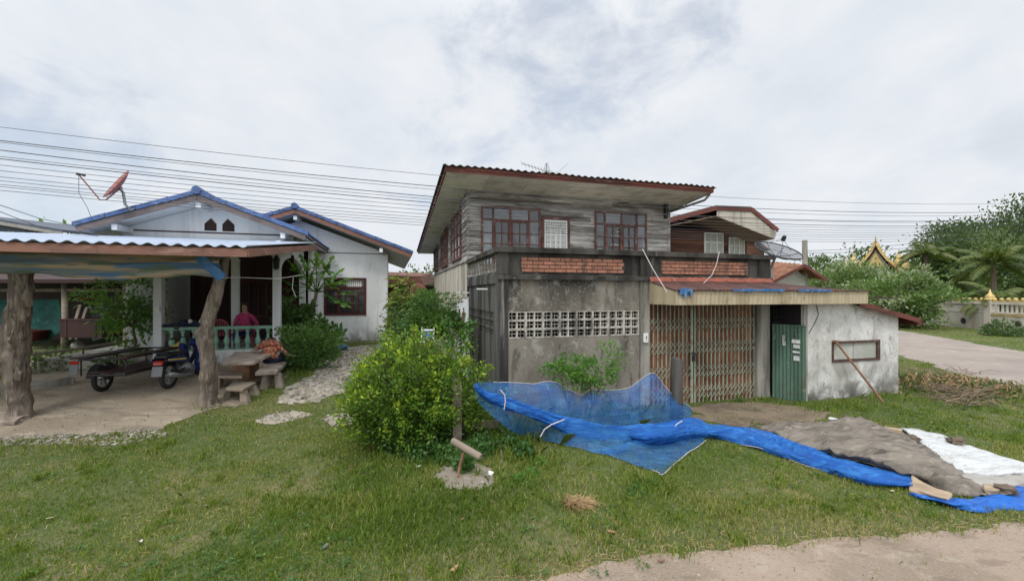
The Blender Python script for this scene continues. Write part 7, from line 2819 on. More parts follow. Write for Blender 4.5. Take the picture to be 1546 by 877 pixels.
# pole
c = aty(1215, 363, 21)
mb = MB()
mb.tube([(c.x, 21, 0), (c.x + .02, 21, 3), (c.x, 21, c.z)], [.15, .13, .12], 10)
solo('utility_pole', mb, M['concrete_old'], 'short weathered concrete pole above the rusty roof', 'pole', (c.x, 21, 0), 'W')

# temple: pointed gable with gilded edges, its front turned to the crossroads
TY = 60.0
ap_ = aty(1322, 366, TY)
TA = math.atan2(ap_.x, TY)
tm = Thing('temple', 'distant temple with gilded tiered gables and spire finials', 'temple', (ap_.x, TY, 0), 'L', -TA)
tz = lambda py: EYE + (CY - py) / F * TY
tx = lambda px: (px - 1322) * TY * math.cos(TA) / F
mb = MB()
mb.box((tx(1288), .6, 0), (tx(1358), 14, tz(412)), .5)
mb.prism([(tx(1297), .6, tz(412) + .01), (tx(1348), .6, tz(412) + .01), (0, .6, tz(376))], (0, .4, 0), .5)
tm.part('wall', mb, M['temple_wall'])
mb = MB()
for s in (-1, 1):
    mb.prism([(0, 0, tz(367)), (s * tx(1350), 0, tz(404)), (s * tx(1350), 0, tz(408)), (0, 0, tz(374))], (0, 12, 0), .5)
    mb.prism([(s * tx(1341), -.8, tz(394)), (s * tx(1364), -.8, tz(414)), (s * tx(1364), -.8, tz(419)), (s * tx(1341), -.8, tz(400))], (0, 14, 0), .5)
tm.part('roof', mb, M['rust_panel'])
mb = MB()
for s in (-1, 1):
    pts = [Vector((0, -.15, tz(365))), Vector((s * tx(1330), -.15, tz(381))), Vector((s * tx(1339), -.15, tz(392))), Vector((s * tx(1350), -.15, tz(404)))]
    for a, b in zip(pts[:-1], pts[1:]):
        mb.bar(a, b, .3, .52, (0, 1, 0))
    for k in range(7):
        q = pts[0].lerp(pts[3], k / 6)
        mb.lathe(q, [(.12, 0), (.06, .22), (.01, .38)], 6)
    mb.bar((s * tx(1341), -1, tz(394)), (s * tx(1364), -1, tz(414)), .3, .5, (0, 1, 0))
    for (dx_, py, h) in ((34, 393, 1.4), (43, 399, 1.2)):
        mb.lathe((s * tx(1322 + dx_), -1, tz(py) - .8), [(.5, 0), (.55, .5), (.32, .8), (.38, .95), (.14, h), (.03, h + .7)], 8)
mb.lathe((0, -.1, tz(369)), [(.16, 0), (.22, .2), (.08, .5), (.11, .6), (.03, 1.2)], 8)
tm.part('gilded_edges', mb, M['gold'])
mb = MB()
mb.prism([(tx(1309), .4, tz(403)), (tx(1335), .4, tz(403)), (0, .4, tz(380))], (0, -.3, 0), .5)
tm.part('gable_field', mb, M['gold'])

# temple wall along the side road
wp0, wp1 = Vector((34.6, 40.5, 0)), Vector((31.6, 22.0, 0))
tw = Thing('temple_wall', 'long cream temple wall with gilded posts across the side road', 'wall', wp0, 'W')
dw = (wp1 - wp0)
dn_ = dw.normalized()
ob = Vector((-dn_.y, dn_.x, 0))
Lw = dw.length
mb = MB()
mb.bar(wp0 + Vector((0, 0, .6)), wp1 + Vector((0, 0, .6)), .25, 1.2, r=.5)
tw.part('base_wall', mb, M['temple_wall'])
mb = MB()
for z, h in ((1.93, .16), (1.30, .12)):
    mb.bar(wp0 + Vector((0, 0, z)), wp1 + Vector((0, 0, z)), .22, h, r=.6)
mb.bar(wp0 + Vector((0, 0, 1.6)), wp0 + dn_ * (Lw * .62) + Vector((0, 0, 1.6)), .10, .46, r=.35)
nb_ = 60
for i in range(nb_):
    if i / nb_ > .62:
        q = wp0 + dw * (i / nb_)
        mb.bar(q + Vector((0, 0, 1.361)), q + Vector((0, 0, 1.849)), .08, .08)
tw.part('rails', mb, M['temple_wall'])
for s in (.02, .2, .41, .62, .83, .99):
    q = wp0 + dw * s - ob * 0
    mb = MB()
    mb.bar(q + Vector((0, 0, 0)), q + Vector((0, 0, 2.12)), .42, .42, (0, 1, 0))
    po = tw.part('post', mb, M['temple_wall'])
    mb = MB()
    mb.lathe(q + Vector((0, 0, 2.121)), [(.30, 0), (.30, .10), (.22, .14), (.26, .26), (.20, .36), (.10, .46), (.05, .60), (.01, .78)], 10)
    tw.part('gilded_finial', mb, M['gold'], po, smooth=True)
mb = MB()
mb.bar(wp0 + Vector((0, 0, 2.07)), wp1 + Vector((0, 0, 2.07)), .12, .11)
mb.bar(wp0 + dn_ * (Lw * .62) - ob * .14 + Vector((0, 0, 1.16)), wp1 - ob * .14 + Vector((0, 0, 1.16)), .05, .12)
nk = 40
for i in range(nk):
    q = wp0 + dw * ((i + .5) / nk)
    mb.ball(q + Vector((0, 0, 2.19)), (.12, .12, .12), 6, 4)
tw.part('gilded_trim', mb, M['gold'])
for s in (.30, .52, .73):
    q = wp0 + dw * s
    mb = MB()
    mb.lathe(q - ob * .135 + Vector((0, 0, .62)), [(.02, 0), (.20, .0), (.22, .02), (.02, .03)], 14, tuple(-ob))
    tw.part('round_vent', mb, M['concrete_side'])

# trees and bushes on the right
c = aty(1380, 440, 31)
tree('frangipani', 'broad green shrub tree with pale blossoms before the temple wall', 'tree', (c.x - .5, 31, .0), .35, aty(1352, 452, 31), (2.75, 2.4, 1.85), 90, 12000, .27, 'blossom_leaf', 81, .16, aspect=.42, clump_r=.20, shell=.35, hi=.6, limbs=30)
tree('frangipani', 'green shrub tree with pale blossoms behind the rusty roof house', 'tree', (aty(1275, 450, 36).x, 36, .0), .35, aty(1283, 438, 36), (3.1, 2.4, 2.2), 90, 10000, .29, 'blossom_leaf', 82, .16, aspect=.42, clump_r=.20, shell=.35, hi=.6, limbs=30)
tree('rain_tree', 'tall dark spreading tree at the right edge beyond the temple wall', 'tree', (aty(1530, 440, 52).x, 52, 0), .5, aty(1528, 375, 52), (8.6, 6.0, 4.6), 120, 30000, .36, 'dark_leaf', 83, .5, aspect=.5, clump_r=.17, shell=.4, hi=.6, limbs=40)
tree('rain_tree', 'dark round tree crown left of the tallest tree on the right', 'tree', (aty(1440, 440, 56).x, 56, 0), .5, aty(1450, 396, 56), (4.2, 4, 2.9), 60, 11000, .36, 'dark_leaf', 84, .35, aspect=.5, clump_r=.2, shell=.4, hi=.6)
tree('leafy_tree', 'yellow green tree in front of the tall dark tree', 'tree', (aty(1525, 440, 40).x, 40, 0), .4, aty(1532, 400, 40), (3.4, 3, 2.7), 60, 12000, .30, 'far_leaf', 85, .25, aspect=.45, clump_r=.2, shell=.4, hi=.8)
for i, (px, py, Y, r_, lb) in enumerate(((1300, 405, 75, 4.2, 'dark far tree behind the temple gable'), (1362, 418, 70, 3.4, 'far tree right of the temple'), (1240, 410, 80, 3.5, 'dark far tree beside the concrete pole, left of the temple'), (1420, 425, 66, 4, 'far tree below the palm fronds'), (1480, 430, 62, 5, 'far green tree under the tall dark tree'))):
    c = aty(px, py, Y)
    tree('far_tree', lb, 'tree', (c.x, Y, 0), .4, c + Vector((0, 0, -r_ * .4)), (r_, r_, r_), 40, 3000, .55, 'far_leaf', 90 + i, .25)
weed_patch('roadside_bush', 'small dry bush on the verge before the temple wall', 'bush', [(*G(1515, 507), .9)], 700, .22, 'far_leaf', 10, 1.0, .4)


def palm(label, base, h, nf, fl, seed, lean=0.0):
    random.seed(seed)
    t = Thing('palm_tree', label, 'palm', base, 'W', group=None)
    b = Vector(base)
    top = b + Vector((lean, 0, h))
    mb = MB()
    mb.tube([b - Vector((0, 0, .2)), b.lerp(top, .5) + Vector((-lean * .15, 0, 0)), top], [.22, .17, .14], 10, lump=.1)
    t.part('trunk', mb, M['trunk'])
    V, R_ = [], []
    mb = MB()
    for i in range(nf):
        a = 2 * math.pi * i / nf + random.uniform(-.3, .3)
        el = random.uniform(.05, 1.15)
        d = Vector((math.cos(a) * math.cos(el), math.sin(a) * math.cos(el), math.sin(el)))
        L = fl * random.uniform(.8, 1.1)
        pts = []
        p = top.copy()
        for k in range(11):
            pts.append(p.copy())
            p = p + d * (L / 10)
            d = (d + Vector((0, 0, -.17))).normalized()
        mb.tube(pts, [.05 - .004 * k for k in range(11)], 5, .5)
        c_ = random.uniform(.1, .9)
        for k in range(70):
            q = .12 + .88 * k / 70
            j = min(9, int(q * 10))
            p = pts[j].lerp(pts[j + 1], q * 10 - j)
            ax = (pts[j + 1] - pts[j]).normalized()
            sd = ax.cross(Vector((0, 0, 1)))
            if sd.length < .05:
                sd = Vector((1, 0, 0))
            sd.normalize()
            for s in (-1, 1):
                ll = .62 * fl / 3.4 * math.sin(math.pi * min(1, .18 + q * .8)) + .12
                e = (sd * s + ax * .55 + Vector((0, 0, -.42 + random.uniform(-.2, .2)))).normalized()
                w = ax * .03
                m_ = p + e * ll * .5
                V.append([p, m_ + w, p + e * ll + Vector((0, 0, -.12 * ll)), m_ - w])
                R_.append(min(1, max(0, c_ + random.uniform(-.2, .2))))
    t.part('rachis', mb, M['palm_leaf'])
    np_mesh('fronds', np.array([[tuple(q) for q in f_] for f_ in V]), 4, M['palm_leaf'], R_, t.e, tuple(t.off))


c = aty(1398, 378, 36)
palm('palm with upright feathery fronds left of the tall dark trees', (c.x, 36, 0), c.z - .4, 15, 2.4, 3)
c = aty(1500, 395, 33)
palm('palm with long drooping fronds before the tall dark tree', (c.x, 33, 0), c.z - .3, 18, 3.2, 4)
c = aty(1530, 440, 30.5)
palm('low yellowing palm just behind the temple wall', (34.5, 30.0, 0), 2.1, 16, 2.6, 5)
c = aty(1440, 420, 36)
palm('palm with spreading fronds above the blossom shrub', (c.x, 36, 0), 3.2, 14, 2.6, 6)
random.seed(99)
# far wood closing the horizon
x = RNG.uniform(-160, 220, 2600)
P_ = []
S_ = []
for i in range(2600):
    y = 120 + 20 * math.sin(x[i] * .05) + RNG.random() * 12
    hh = 4.0 + 1.6 * math.sin(x[i] * .21) + 1.3 * math.sin(x[i] * .07 + 2)
    m_ = 16
    P_.append(np.stack([x[i] + RNG.normal(0, 1.0, m_), y + RNG.normal(0, 1.0, m_), hh * RNG.random(m_) ** .8], -1))
P_ = np.concatenate(P_)
f = leaf_quads(P_, 1.0 + RNG.random(len(P_)), .6)
o = np_mesh('far_woods', f, 4, M['far_leaf'], np.clip(.1 + .6 * RNG.random(len(P_)), 0, 1))
o['kind'] = 'stuff'

# ================================================================ fence posts and the blue net
FV = 6.9
for (px, pyt, pyb, r_, mt, lb, sq) in ((690, 572, 648, .09, 'plank', 'grey wooden post half hidden by the bush', True), (883, 562, 592, .065, 'concrete_old', 'small concrete post standing behind the sagging net', True), (1022, 541, 606, .085, 'concrete_parapet', 'dark weathered stump of a post standing before the folding gate', False)):
    vv = FV if px != 883 else 7.2
    c = atv(px, pyt, vv)
    wpt = W(c.x, vv)
    mb = MB()
    z0 = float(ground_z(wpt.x, wpt.y)) - .1
    if sq:
        mb.box((c.x - r_ * .8, vv - r_ * .6, z0), (c.x + r_ * .8, vv + r_ * .6, c.z))
        mb.box((c.x - r_ * .5, vv - r_ * .4, c.z + .001), (c.x + r_ * .3, vv + r_ * .4, c.z + .03))
    else:
        mb.tube([(c.x, vv, z0), (c.x - .01, vv, .5), (c.x, vv, c.z - .02), (c.x + .01, vv, c.z)], [.122, .118, .115, .10], 14, .5, lump=.12)
    solo('fence_post', mb, M[mt], lb, 'post', (c.x, vv, z0), 'H', smooth=not sq, bevel=.008 if sq else 0)
mb = MB()
a, b = atv(698, 640, FV + .15), atv(752, 640, FV + .1)
mb.bar(a, b, .06, .13)
solo('low_plank', mb, M['trunk'], 'dark weathered plank near ground level beside the bush', 'plank', (a.x, FV, .2), 'H')
mb = MB()
g0 = atg(855, 606)
for (x0, y0) in (G(757, 700),):
    mb.tube([(x0, y0, 0), (x0 + .01, y0, .12), (x0, y0, .22)], .012, 7)
solo('short_stake', mb, M['plank'], 'thin short wooden stake in the grass right of the sand patch', 'stake', (*G(757, 700), 0), 'W')


def loft(rows, sub_u, sub_v):
    """smooth surface through rows of world points (all rows the same length); Catmull-Rom both ways"""
    A = np.array([[tuple(p) for p in r] for r in rows])

    def cr(P0, n):
        P1 = np.concatenate([2 * P0[:1] - P0[1:2], P0, 2 * P0[-1:] - P0[-2:-1]])
        out = []
        m_ = len(P0) - 1
        for i in range(m_):
            a, b, c_, d_ = P1[i], P1[i + 1], P1[i + 2], P1[i + 3]
            for k in range(n):
                t = k / n
                out.append(.5 * ((2 * b) + (-a + c_) * t + (2 * a - 5 * b + 4 * c_ - d_) * t * t + (-a + 3 * b - 3 * c_ + d_) * t ** 3))
        out.append(P0[-1])
        return np.array(out)
    A = cr(A, sub_v)
    A = np.transpose(cr(np.transpose(A, (1, 0, 2)), sub_u), (1, 0, 2))
    return A


def cloth(mb, A, wrinkle, scale, thick=0.0, seed=0.0, dirv=(0, -.5, .85), minz=.012, stretch=(1, 1, 1)):
    ny, nx = A.shape[:2]
    vs = []
    for i in range(ny):
        for j in range(nx):
            p = Vector(A[i, j])
            q = Vector((p.x * stretch[0], p.y * stretch[1], p.z * stretch[2])) * scale + Vector((seed, seed, 0))
            w = wrinkle * (mnoise.noise(q) + .5 * mnoise.noise(q * 2.3) + .3 * (1 - 2 * abs(mnoise.noise(q * 1.7))))
            p = p + Vector(dirv) * w
            g_ = float(ground_z(p.x, p.y)) + minz
            if p.z < g_:
                p.z = g_ + .004 * abs(mnoise.noise(q * 3))
            vs.append(p)
    fs = [[i * nx + j, i * nx + j + 1, (i + 1) * nx + j + 1, (i + 1) * nx + j] for i in range(ny - 1) for j in range(nx - 1)]
    b = len(vs)
    mb.add(vs, fs, .5)
    return vs, ny, nx


def atH(px, py, v):
    return W(*atv(px, py, v))


def atz(px, py, dz=.03):
    return atg(px, py, dz)


net = Thing('blue_net', 'long bright blue mosquito net draped over posts and trailing across the lawn', 'net', atg(1000, 714), 'W')
TX = [718, 745, 800, 835, 862, 879, 892, 915, 950, 985, 1012, 1046]
TY_ = [579, 576, 580, 577, 591, 597, 588, 590, 585, 564, 592, 618]
BX = [716, 735, 765, 800, 835, 870, 905, 935, 965, 985, 1010, 1040]
BYb = [596, 620, 645, 662, 668, 676, 685, 683, 668, 660, 655, 652]
MX = [718, 740, 782, 818, 850, 875, 900, 925, 955, 985, 1010, 1042]
MYb = [587, 596, 610, 620, 628, 634, 640, 642, 640, 640, 640, 645]
rows = [[atH(x, y, FV) for x, y in zip(TX, TY_)]]
for f_, dv in ((.35, .20), (.7, .30)):
    rows.append([atH(x0 + (x1 - x0) * f_, y0 + (y1 - y0) * f_, FV - dv) for x0, y0, x1, y1 in zip(TX, TY_, MX, MYb)])
rows.append([atH(x, y, FV - .38) for x, y in zip(MX, MYb)])
A1 = loft(rows, 8, 6)
mb = MB()
for i in range(A1.shape[0]):
    for j in range(A1.shape[1]):
        A1[i, j] += np.array((0, -1, .2)) * (.05 * mnoise.noise((j * .16 + i * .06, i * .03, 2.0)))
e1_, ny, nx = cloth(mb, A1, .03, 2.2, seed=1)
TOPEDGE = e1_[:nx]
# lower apron falling to the grass
rows = [[atH(x, y, FV - .42) for x, y in zip(MX, MYb)]]
gb = [atz(x, y, .03) for x, y in zip(BX, BYb)]
gb[0] = atH(716, 598, FV - .34)
gb[1] = atH(735, 622, FV - .5)
gb[2] = atH(765, 645, FV - .55)
rows.append([p.lerp(q, .5) + Vector((0, -.05, .05)) for p, q in zip(rows[0], gb)])
rows.append(gb)
A2 = loft(rows, 8, 8)
e2_, ny2, nx2 = cloth(mb, A2, .04, 2.6, seed=5)
LOWEDGE = e2_[-nx2:]
# triangular corner pulled out on the grass
C0 = [(905, 676), (935, 672), (965, 664), (1000, 655), (1030, 652), (1058, 652)]
C1 = [(912, 682), (945, 684), (975, 680), (1005, 676), (1035, 668), (1062, 658)]
C2 = [(930, 690), (958, 700), (982, 704), (1005, 700), (1030, 688), (1064, 662)]
C3 = [(955, 699), (975, 707), (992, 713), (1001, 717), (1022, 697), (1066, 665)]
rows = [[atz(x, y, d_) for x, y in C] for C, d_ in ((C0, .10), (C1, .06), (C2, .04), (C3, .025))]
A3 = loft(rows, 8, 7)
e3_, ny3, nx3 = cloth(mb, A3, .02, 3.0, seed=9, dirv=(0, 0, 1))
CORNER = e3_[-nx3:]
net.part('sheer_panel', mb, M['net_blue'], smooth=True)
# thick bunched roll from the upper left down to the right, and the tail across the lawn
mb = MB()
R0 = [(716, 580), (735, 590), (775, 604), (820, 617), (870, 632), (930, 640), (990, 640), (1042, 632), (1070, 640), (1110, 641), (1160, 656), (1230, 678), (1300, 700), (1374, 718)]
R1 = [(716, 584), (738, 597), (778, 613), (824, 629), (872, 646), (930, 655), (990, 656), (1044, 645), (1075, 650), (1112, 650), (1165, 668), (1232, 690), (1302, 711), (1376, 726)]
R2 = [(718, 588), (742, 603), (782, 620), (828, 637), (876, 655), (932, 664), (990, 666), (1046, 654), (1082, 660), (1116, 661), (1168, 680), (1234, 702), (1303, 722), (1377, 734)]
R3 = [(720, 590), (744, 606), (784, 624), (830, 641), (878, 660), (932, 670), (988, 671), (1048, 661), (1088, 664), (1120, 668), (1170, 687), (1235, 709), (1304, 728), (1378, 738)]
R4 = R3
dvs = [.44, .50, .54, .56, .60]


def rollpt(px, py, row, i):
    if i < 6:
        return atH(px, py, FV - (.40, .52, .56, .58)[row])
    h = (.06, .10, .08, .02)[row] if i > 7 else (.18, .24, .16, .05)[row]
    py += (1 if row < 2 else -1) * 2.2 * math.sin(i * 2.3 + row) + (1.5 if row in (0, 3) else 0) * math.sin(i * 5.1)
    return atz(px, py, h)


rows = [[rollpt(px, py, r_, i) for i, (px, py) in enumerate(R)] for r_, R in enumerate((R0, R1, R2, R3))]
A4 = loft(rows, 10, 14)
for i in range(A4.shape[0]):                               # long gathered folds run along the roll
    for j in range(A4.shape[1]):
        a_, b_ = i / A4.shape[0] * 3, j / 10
        k_ = mnoise.noise((b_ * .55, a_ * 4.2 + .35 * math.sin(b_ * 1.3), 1.0)) * .075 + mnoise.noise((b_ * 1.1, a_ * 10, 4.0)) * .035
        A4[i, j] += np.array((0, -.55 * k_, k_))
e4_, ny4, nx4 = cloth(mb, A4, .02, 4.5, seed=3)
net.part('bunched_roll', mb, M['net_dense'], smooth=True)
TAIL = e4_[-nx4:][10 * 9:]
for edge in (TOPEDGE[8:], CORNER[nx3 * 0 + 12:], TAIL):
    mb = MB()
    mb.tube([Vector(p) + Vector((0, -.004, .006)) for p in edge], .0055, 5)
    net.part('rope_hem', mb, M['rope'])
for pts in (((755, 588, .62), (762, 596, .64), (763, 606, .64), (761, 618, .64)), ((816, 659, .75), (822, 648, .75), (832, 641, .72), (852, 633, .68)), ((1016, 648, .85), (1022, 640, .82), (1030, 635, .78))):
    mb = MB()
    mb.tube([atH(px, py, FV - dv) for px, py, dv in pts], .009, 6)
    net.part('rope_hem', mb, M['rope'])

# ---------------------------------------------------------------- drying sheets on the lawn


def flat_sheet(name, label, cat, mat, rows, hs, wr, sc, seed, sub=(8, 8), stretch=(1, 1, 1), folds=.06):
    rr = [[atz(px, py, h if not hasattr(h, '__len__') else h[j]) for j, (px, py) in enumerate(r_)] for r_, h in zip(rows, hs)]
    A = loft(rr, *sub)
    for i in range(A.shape[0]):                            # creases: sharp ridges in a few directions
        for j in range(A.shape[1]):
            x, y = A[i, j, 0], A[i, j, 1]
            q = 0
            for (cx_, cy_, f_, o_) in ((.75, .66, 3.1, 0), (.95, -.3, 2.3, 5), (.55, .83, 2.0, 9)):
                n_ = mnoise.noise(((x * cx_ + y * cy_) * f_, (x * -cy_ + y * cx_) * .55, o_ + seed))
                q += max(0, .13 - abs(n_)) * 8.5 * (.5 + .5 * mnoise.noise((x * .8, y * .8, o_)))
            A[i, j, 2] += folds * (q * .6 - .15)
    mb = MB()
    vs, ny_, nx_ = cloth(mb, A, wr, sc, seed=seed, dirv=(0, 0, 1), minz=.02, stretch=stretch)
    base = len(mb.v) - len(vs)
    # skirt down to the grass gives the sheet its edge
    ring = [j for j in range(nx_)] + [i * nx_ + nx_ - 1 for i in range(1, ny_)] + [(ny_ - 1) * nx_ + j for j in range(nx_ - 2, -1, -1)] + [i * nx_ for i in range(ny_ - 2, 0, -1)]
    low = []
    for k in ring:
        p = vs[k]
        low.append((p.x, p.y, max(float(ground_z(p.x, p.y)) - .005, p.z - .03)))
    b = len(mb.v)
    mb.v += low
    n_ = len(ring)
    for i in range(n_):
        mb.f.append([ring[i] + base, ring[(i + 1) % n_] + base, b + (i + 1) % n_, b + i])
        mb.r.append(.5)
    c = rr[0][0]
    return solo(name, mb, M[mat], label, cat, c, 'W', smooth=True)


flat_sheet('brown_tarpaulin', 'crumpled brown grey tarpaulin spread on the lawn between blue net and white sheet', 'tarpaulin', 'tarp_brown',
           [[(1140, 640), (1180, 638), (1225, 638), (1262, 634), (1292, 632), (1330, 641), (1352, 650)],
            [(1160, 650), (1205, 651), (1260, 650), (1300, 652), (1345, 656), (1375, 668), (1396, 674)],
            [(1185, 662), (1230, 668), (1285, 674), (1330, 680), (1375, 688), (1405, 694), (1424, 697)],
            [(1215, 674), (1262, 686), (1315, 697), (1360, 706), (1402, 714), (1440, 721), (1462, 722)],
            [(1240, 683), (1290, 699), (1340, 713), (1385, 726), (1425, 738), (1462, 748), (1490, 748)]],
           [(.04, .08, .10, .11, .09, .06, .03), (.06, .15, .18, .21, .18, .12, .06), (.06, .15, .20, .24, .20, .13, .05), (.06, .11, .16, .19, .18, .14, .06), .04], .06, 2.6, 2.0, (14, 16), (.75, 1.3, 1), folds=.10)
flat_sheet('white_sheet', 'white plastic sheet on the lawn beyond the brown tarpaulin', 'plastic sheet', 'tarp_white',
           [[(1356, 645), (1385, 650), (1425, 660), (1470, 676), (1515, 690), (1570, 704)],
            [(1380, 660), (1405, 666), (1440, 677), (1480, 689), (1520, 700), (1570, 711)],
            [(1404, 680), (1425, 688), (1452, 697), (1485, 704), (1522, 709), (1570, 716)],
            [(1428, 704), (1442, 711), (1462, 716), (1490, 717), (1525, 716), (1570, 716)]],
           [.04, .08, .07, .05], .03, 3.0, 4.0, folds=.03)
flat_sheet('grey_sheet', 'grey cloth strip folded along the lower edge of the white sheet', 'cloth', 'tarp_grey',
           [[(1440, 712), (1470, 716), (1500, 718), (1535, 717), (1580, 716)],
            [(1455, 722), (1480, 727), (1505, 729), (1535, 726), (1580, 724)],
            [(1475, 738), (1490, 742), (1505, 743), (1535, 735), (1580, 731)]],
           [.07, .10, .05], .03, 3.5, 6.0)
flat_sheet('tan_sheet', 'tan sheet corner showing between the blue net tail and brown tarpaulin', 'cloth', 'tarp_tan',
           [[(1376, 720), (1395, 727), (1415, 736), (1438, 744)], [(1374, 730), (1392, 739), (1412, 747), (1432, 752)], [(1372, 740), (1390, 746), (1408, 751), (1424, 755)]],
           [.10, .08, .03], .02, 4, 8.0)
flat_sheet('blue_tarpaulin', 'bright blue tarpaulin under the drying sheets at the right edge', 'tarpaulin', 'tarp_blue',
           [[(1372, 742), (1400, 750), (1430, 752), (1470, 752), (1500, 744), (1530, 738), (1580, 731)],
            [(1385, 746), (1410, 755), (1440, 760), (1475, 759), (1505, 754), (1535, 748), (1580, 743)],
            [(1400, 749), (1425, 758), (1450, 768), (1484, 773), (1510, 768), (1540, 768), (1580, 768)]],
           [.03, .07, .02], .035, 4.0, 10.0)
flat_sheet('tan_rag', 'small tan and white rag on the folded grey cloth', 'rag', 'tarp_tan',
           [[(1484, 732), (1500, 734), (1520, 735)], [(1486, 738), (1502, 741), (1518, 739)], [(1492, 745), (1506, 746), (1518, 744)]], [.10, .11, .07], .02, 5, 12.0, (5, 5))
mb = MB()
a, b = atz(1252, 631, .03), atz(1278, 637, .03)
mb.bar(a, b, .10, .03)
solo('white_plank', mb, M['litter_white'], 'short white board lying in the grass before the shed', 'board', a, 'W')
mb = MB()
a, b = atz(1282, 630, .05), atz(1352, 652, .07)
mb.bar(a, b, .10, .04)
solo('plank', mb, M['plank'], 'pale plank holding down the back edge of the brown tarpaulin', 'plank', a, 'W')
mb = MB()
a, b = atz(1336, 646, .10), atz(1362, 651, .10)
mb.bar(a, b, .12, .05)
solo('brown_block', mb, M['tarp_tan'], 'small tan wood block where the white sheet begins', 'block', a, 'W')
for (px, py, lb) in ((1378, 662, 'dark stone lying on the upper brown tarpaulin'), (1443, 664, 'dark brown stone on the far edge of the white sheet'), (1517, 738, 'dark stone on the folded grey cloth')):
    c = atz(px, py, .12)
    mb = MB()
    mb.ball(c, (.13, .09, .05), 10, 7, lump=.8)
    solo('weight_stone', mb, M['trunk'], lb, 'stone', c, 'W')
TARP_ZONES += [[G(*p) for p in ((1150, 645), (1292, 636), (1352, 652), (1480, 690), (1570, 712), (1570, 728), (1500, 742), (1430, 748), (1300, 702), (1200, 672))],
               [G(*p) for p in ((1050, 645), (1110, 640), (1160, 656), (1374, 718), (1376, 735), (1235, 705), (1120, 664), (1060, 662))]]

# ================================================================ small things on the lawn
c = atg(690, 722)
t = Thing('wooden_mallet', 'T shaped wooden mallet standing askew in the sand patch', 'mallet', c, 'W')
Ym = c.y
mb = MB()
a, b = aty(683, 665, Ym - .02), aty(726, 690, Ym - .28)
mb.tube([a, a.lerp(b, .03), a.lerp(b, .97), b], [.040, .046, .046, .040], 12, .5)
t.part('head', mb, M['plank'], bevel=0)
mb = MB()
mb.tube([c - Vector((0, 0, .05)), aty(694, 704, Ym), aty(701, 680, Ym - .1)], [.018, .020, .020], 8, lump=.2)
t.part('handle', mb, M['terracotta'])
for (px, py, s, mt, nm, lb) in ((741, 716, .035, 'litter_white', 'white_stone', 'white stone on the sand patch beside the mallet, larger of two'), (729, 730, .028, 'stones', 'white_stone', 'small pale stone near the lower edge of the sand patch'), (732, 722, .015, 'trunk', 'dark_stone', 'tiny dark stone on the sand patch')):
    c = atg(px, py)
    mb = MB()
    mb.ball(c + Vector((0, 0, s * .5)), (s * 1.2, s, s * .8), 10, 7, lump=.8)
    solo(nm, mb, M[mt], lb, 'stone', c, 'W')
# dead grass clump
c = atg(868, 764)
n = 900
x = c.x + RNG.normal(0, .05, n) + np.abs(RNG.normal(0, .09, n)) * 1.2 - .05
y = c.y + RNG.normal(0, .045, n)
f = straws(x, y, .05, .15, .02, .06, .0018)
o = np_mesh('dead_grass_clump', f, 4, M['straw'], RNG.random(n) * .8, None, tuple(c))
o.location = c
tag(o, 'brown clump of pulled dead grass lying on the lawn', 'dead grass')


def leaf_litter(px, py, s, rz, mt, label, curl=.4):
    c = atg(px, py)
    mb = MB()
    n = 6
    L, R_ = [], []
    for i in range(n + 1):
        q = i / n
        w = .42 * s * math.sin(math.pi * (.06 + .9 * q)) ** .8
        z = .025 + curl * s * (.5 - q) ** 2 * 2
        L.append(((q - .5) * 2 * s, w, z + w * curl * .8))
        R_.append(((q - .5) * 2 * s, -w, z + w * curl * .8))
    vs = L + R_ + [((i / n - .5) * 2 * s, 0, .025 + curl * s * (.5 - i / n) ** 2 * 2) for i in range(n + 1)]
    m = n + 1
    fs = [[i, i + 1, 2 * m + i + 1, 2 * m + i] for i in range(n)] + [[2 * m + i, 2 * m + i + 1, m + i + 1, m + i] for i in range(n)]
    rot = Matrix.Rotation(rz, 3, 'Z')
    vs = [rot @ Vector(v) + c for v in vs]
    N_ = len(vs)
    mb.add(vs + [v - Vector((0, 0, .003)) for v in vs], fs + [[q + N_ for q in f_[::-1]] for f_ in fs])
    return solo('fallen_leaf', mb, M[mt], label, 'leaf', c, 'W', group='fallen leaves and scraps on the lawn')


leaf_litter(686, 863, .055, 1.1, 'dead_leaf', 'reddish curled fallen leaf at the bottom edge near the road')
leaf_litter(922, 806, .045, 2.6, 'dead_leaf', 'pinkish brown fallen leaf on the right half of the lawn')
leaf_litter(76, 785, .04, .5, 'tarp_tan', 'pale tan fallen leaf at the far left of the lawn', .3)
leaf_litter(212, 822, .035, 1.9, 'rope', 'whitish upright fallen leaf on the left of the lawn', .7)
leaf_litter(311, 766, .03, .7, 'tarp_tan', 'small tan fallen leaf left of the big bush')
leaf_litter(490, 828, .055, 1.35, 'plate_grey', 'narrow dark grey bark scrap on the lawn below the bush', .1)
leaf_litter(998, 850, .04, .2, 'dead_leaf', 'brown fallen leaf where the grass meets the road')
leaf_litter(698, 787, .03, 1.0, 'dead_leaf', 'small brown fallen leaf below the sand patch')
leaf_litter(1347, 744, .04, .4, 'tarp_tan', 'pale fallen scrap in the grass below the tail of the net')
leaf_litter(632, 707, .035, .9, 'litter_white', 'white plastic scrap on the grass left of the sand patch', .8)
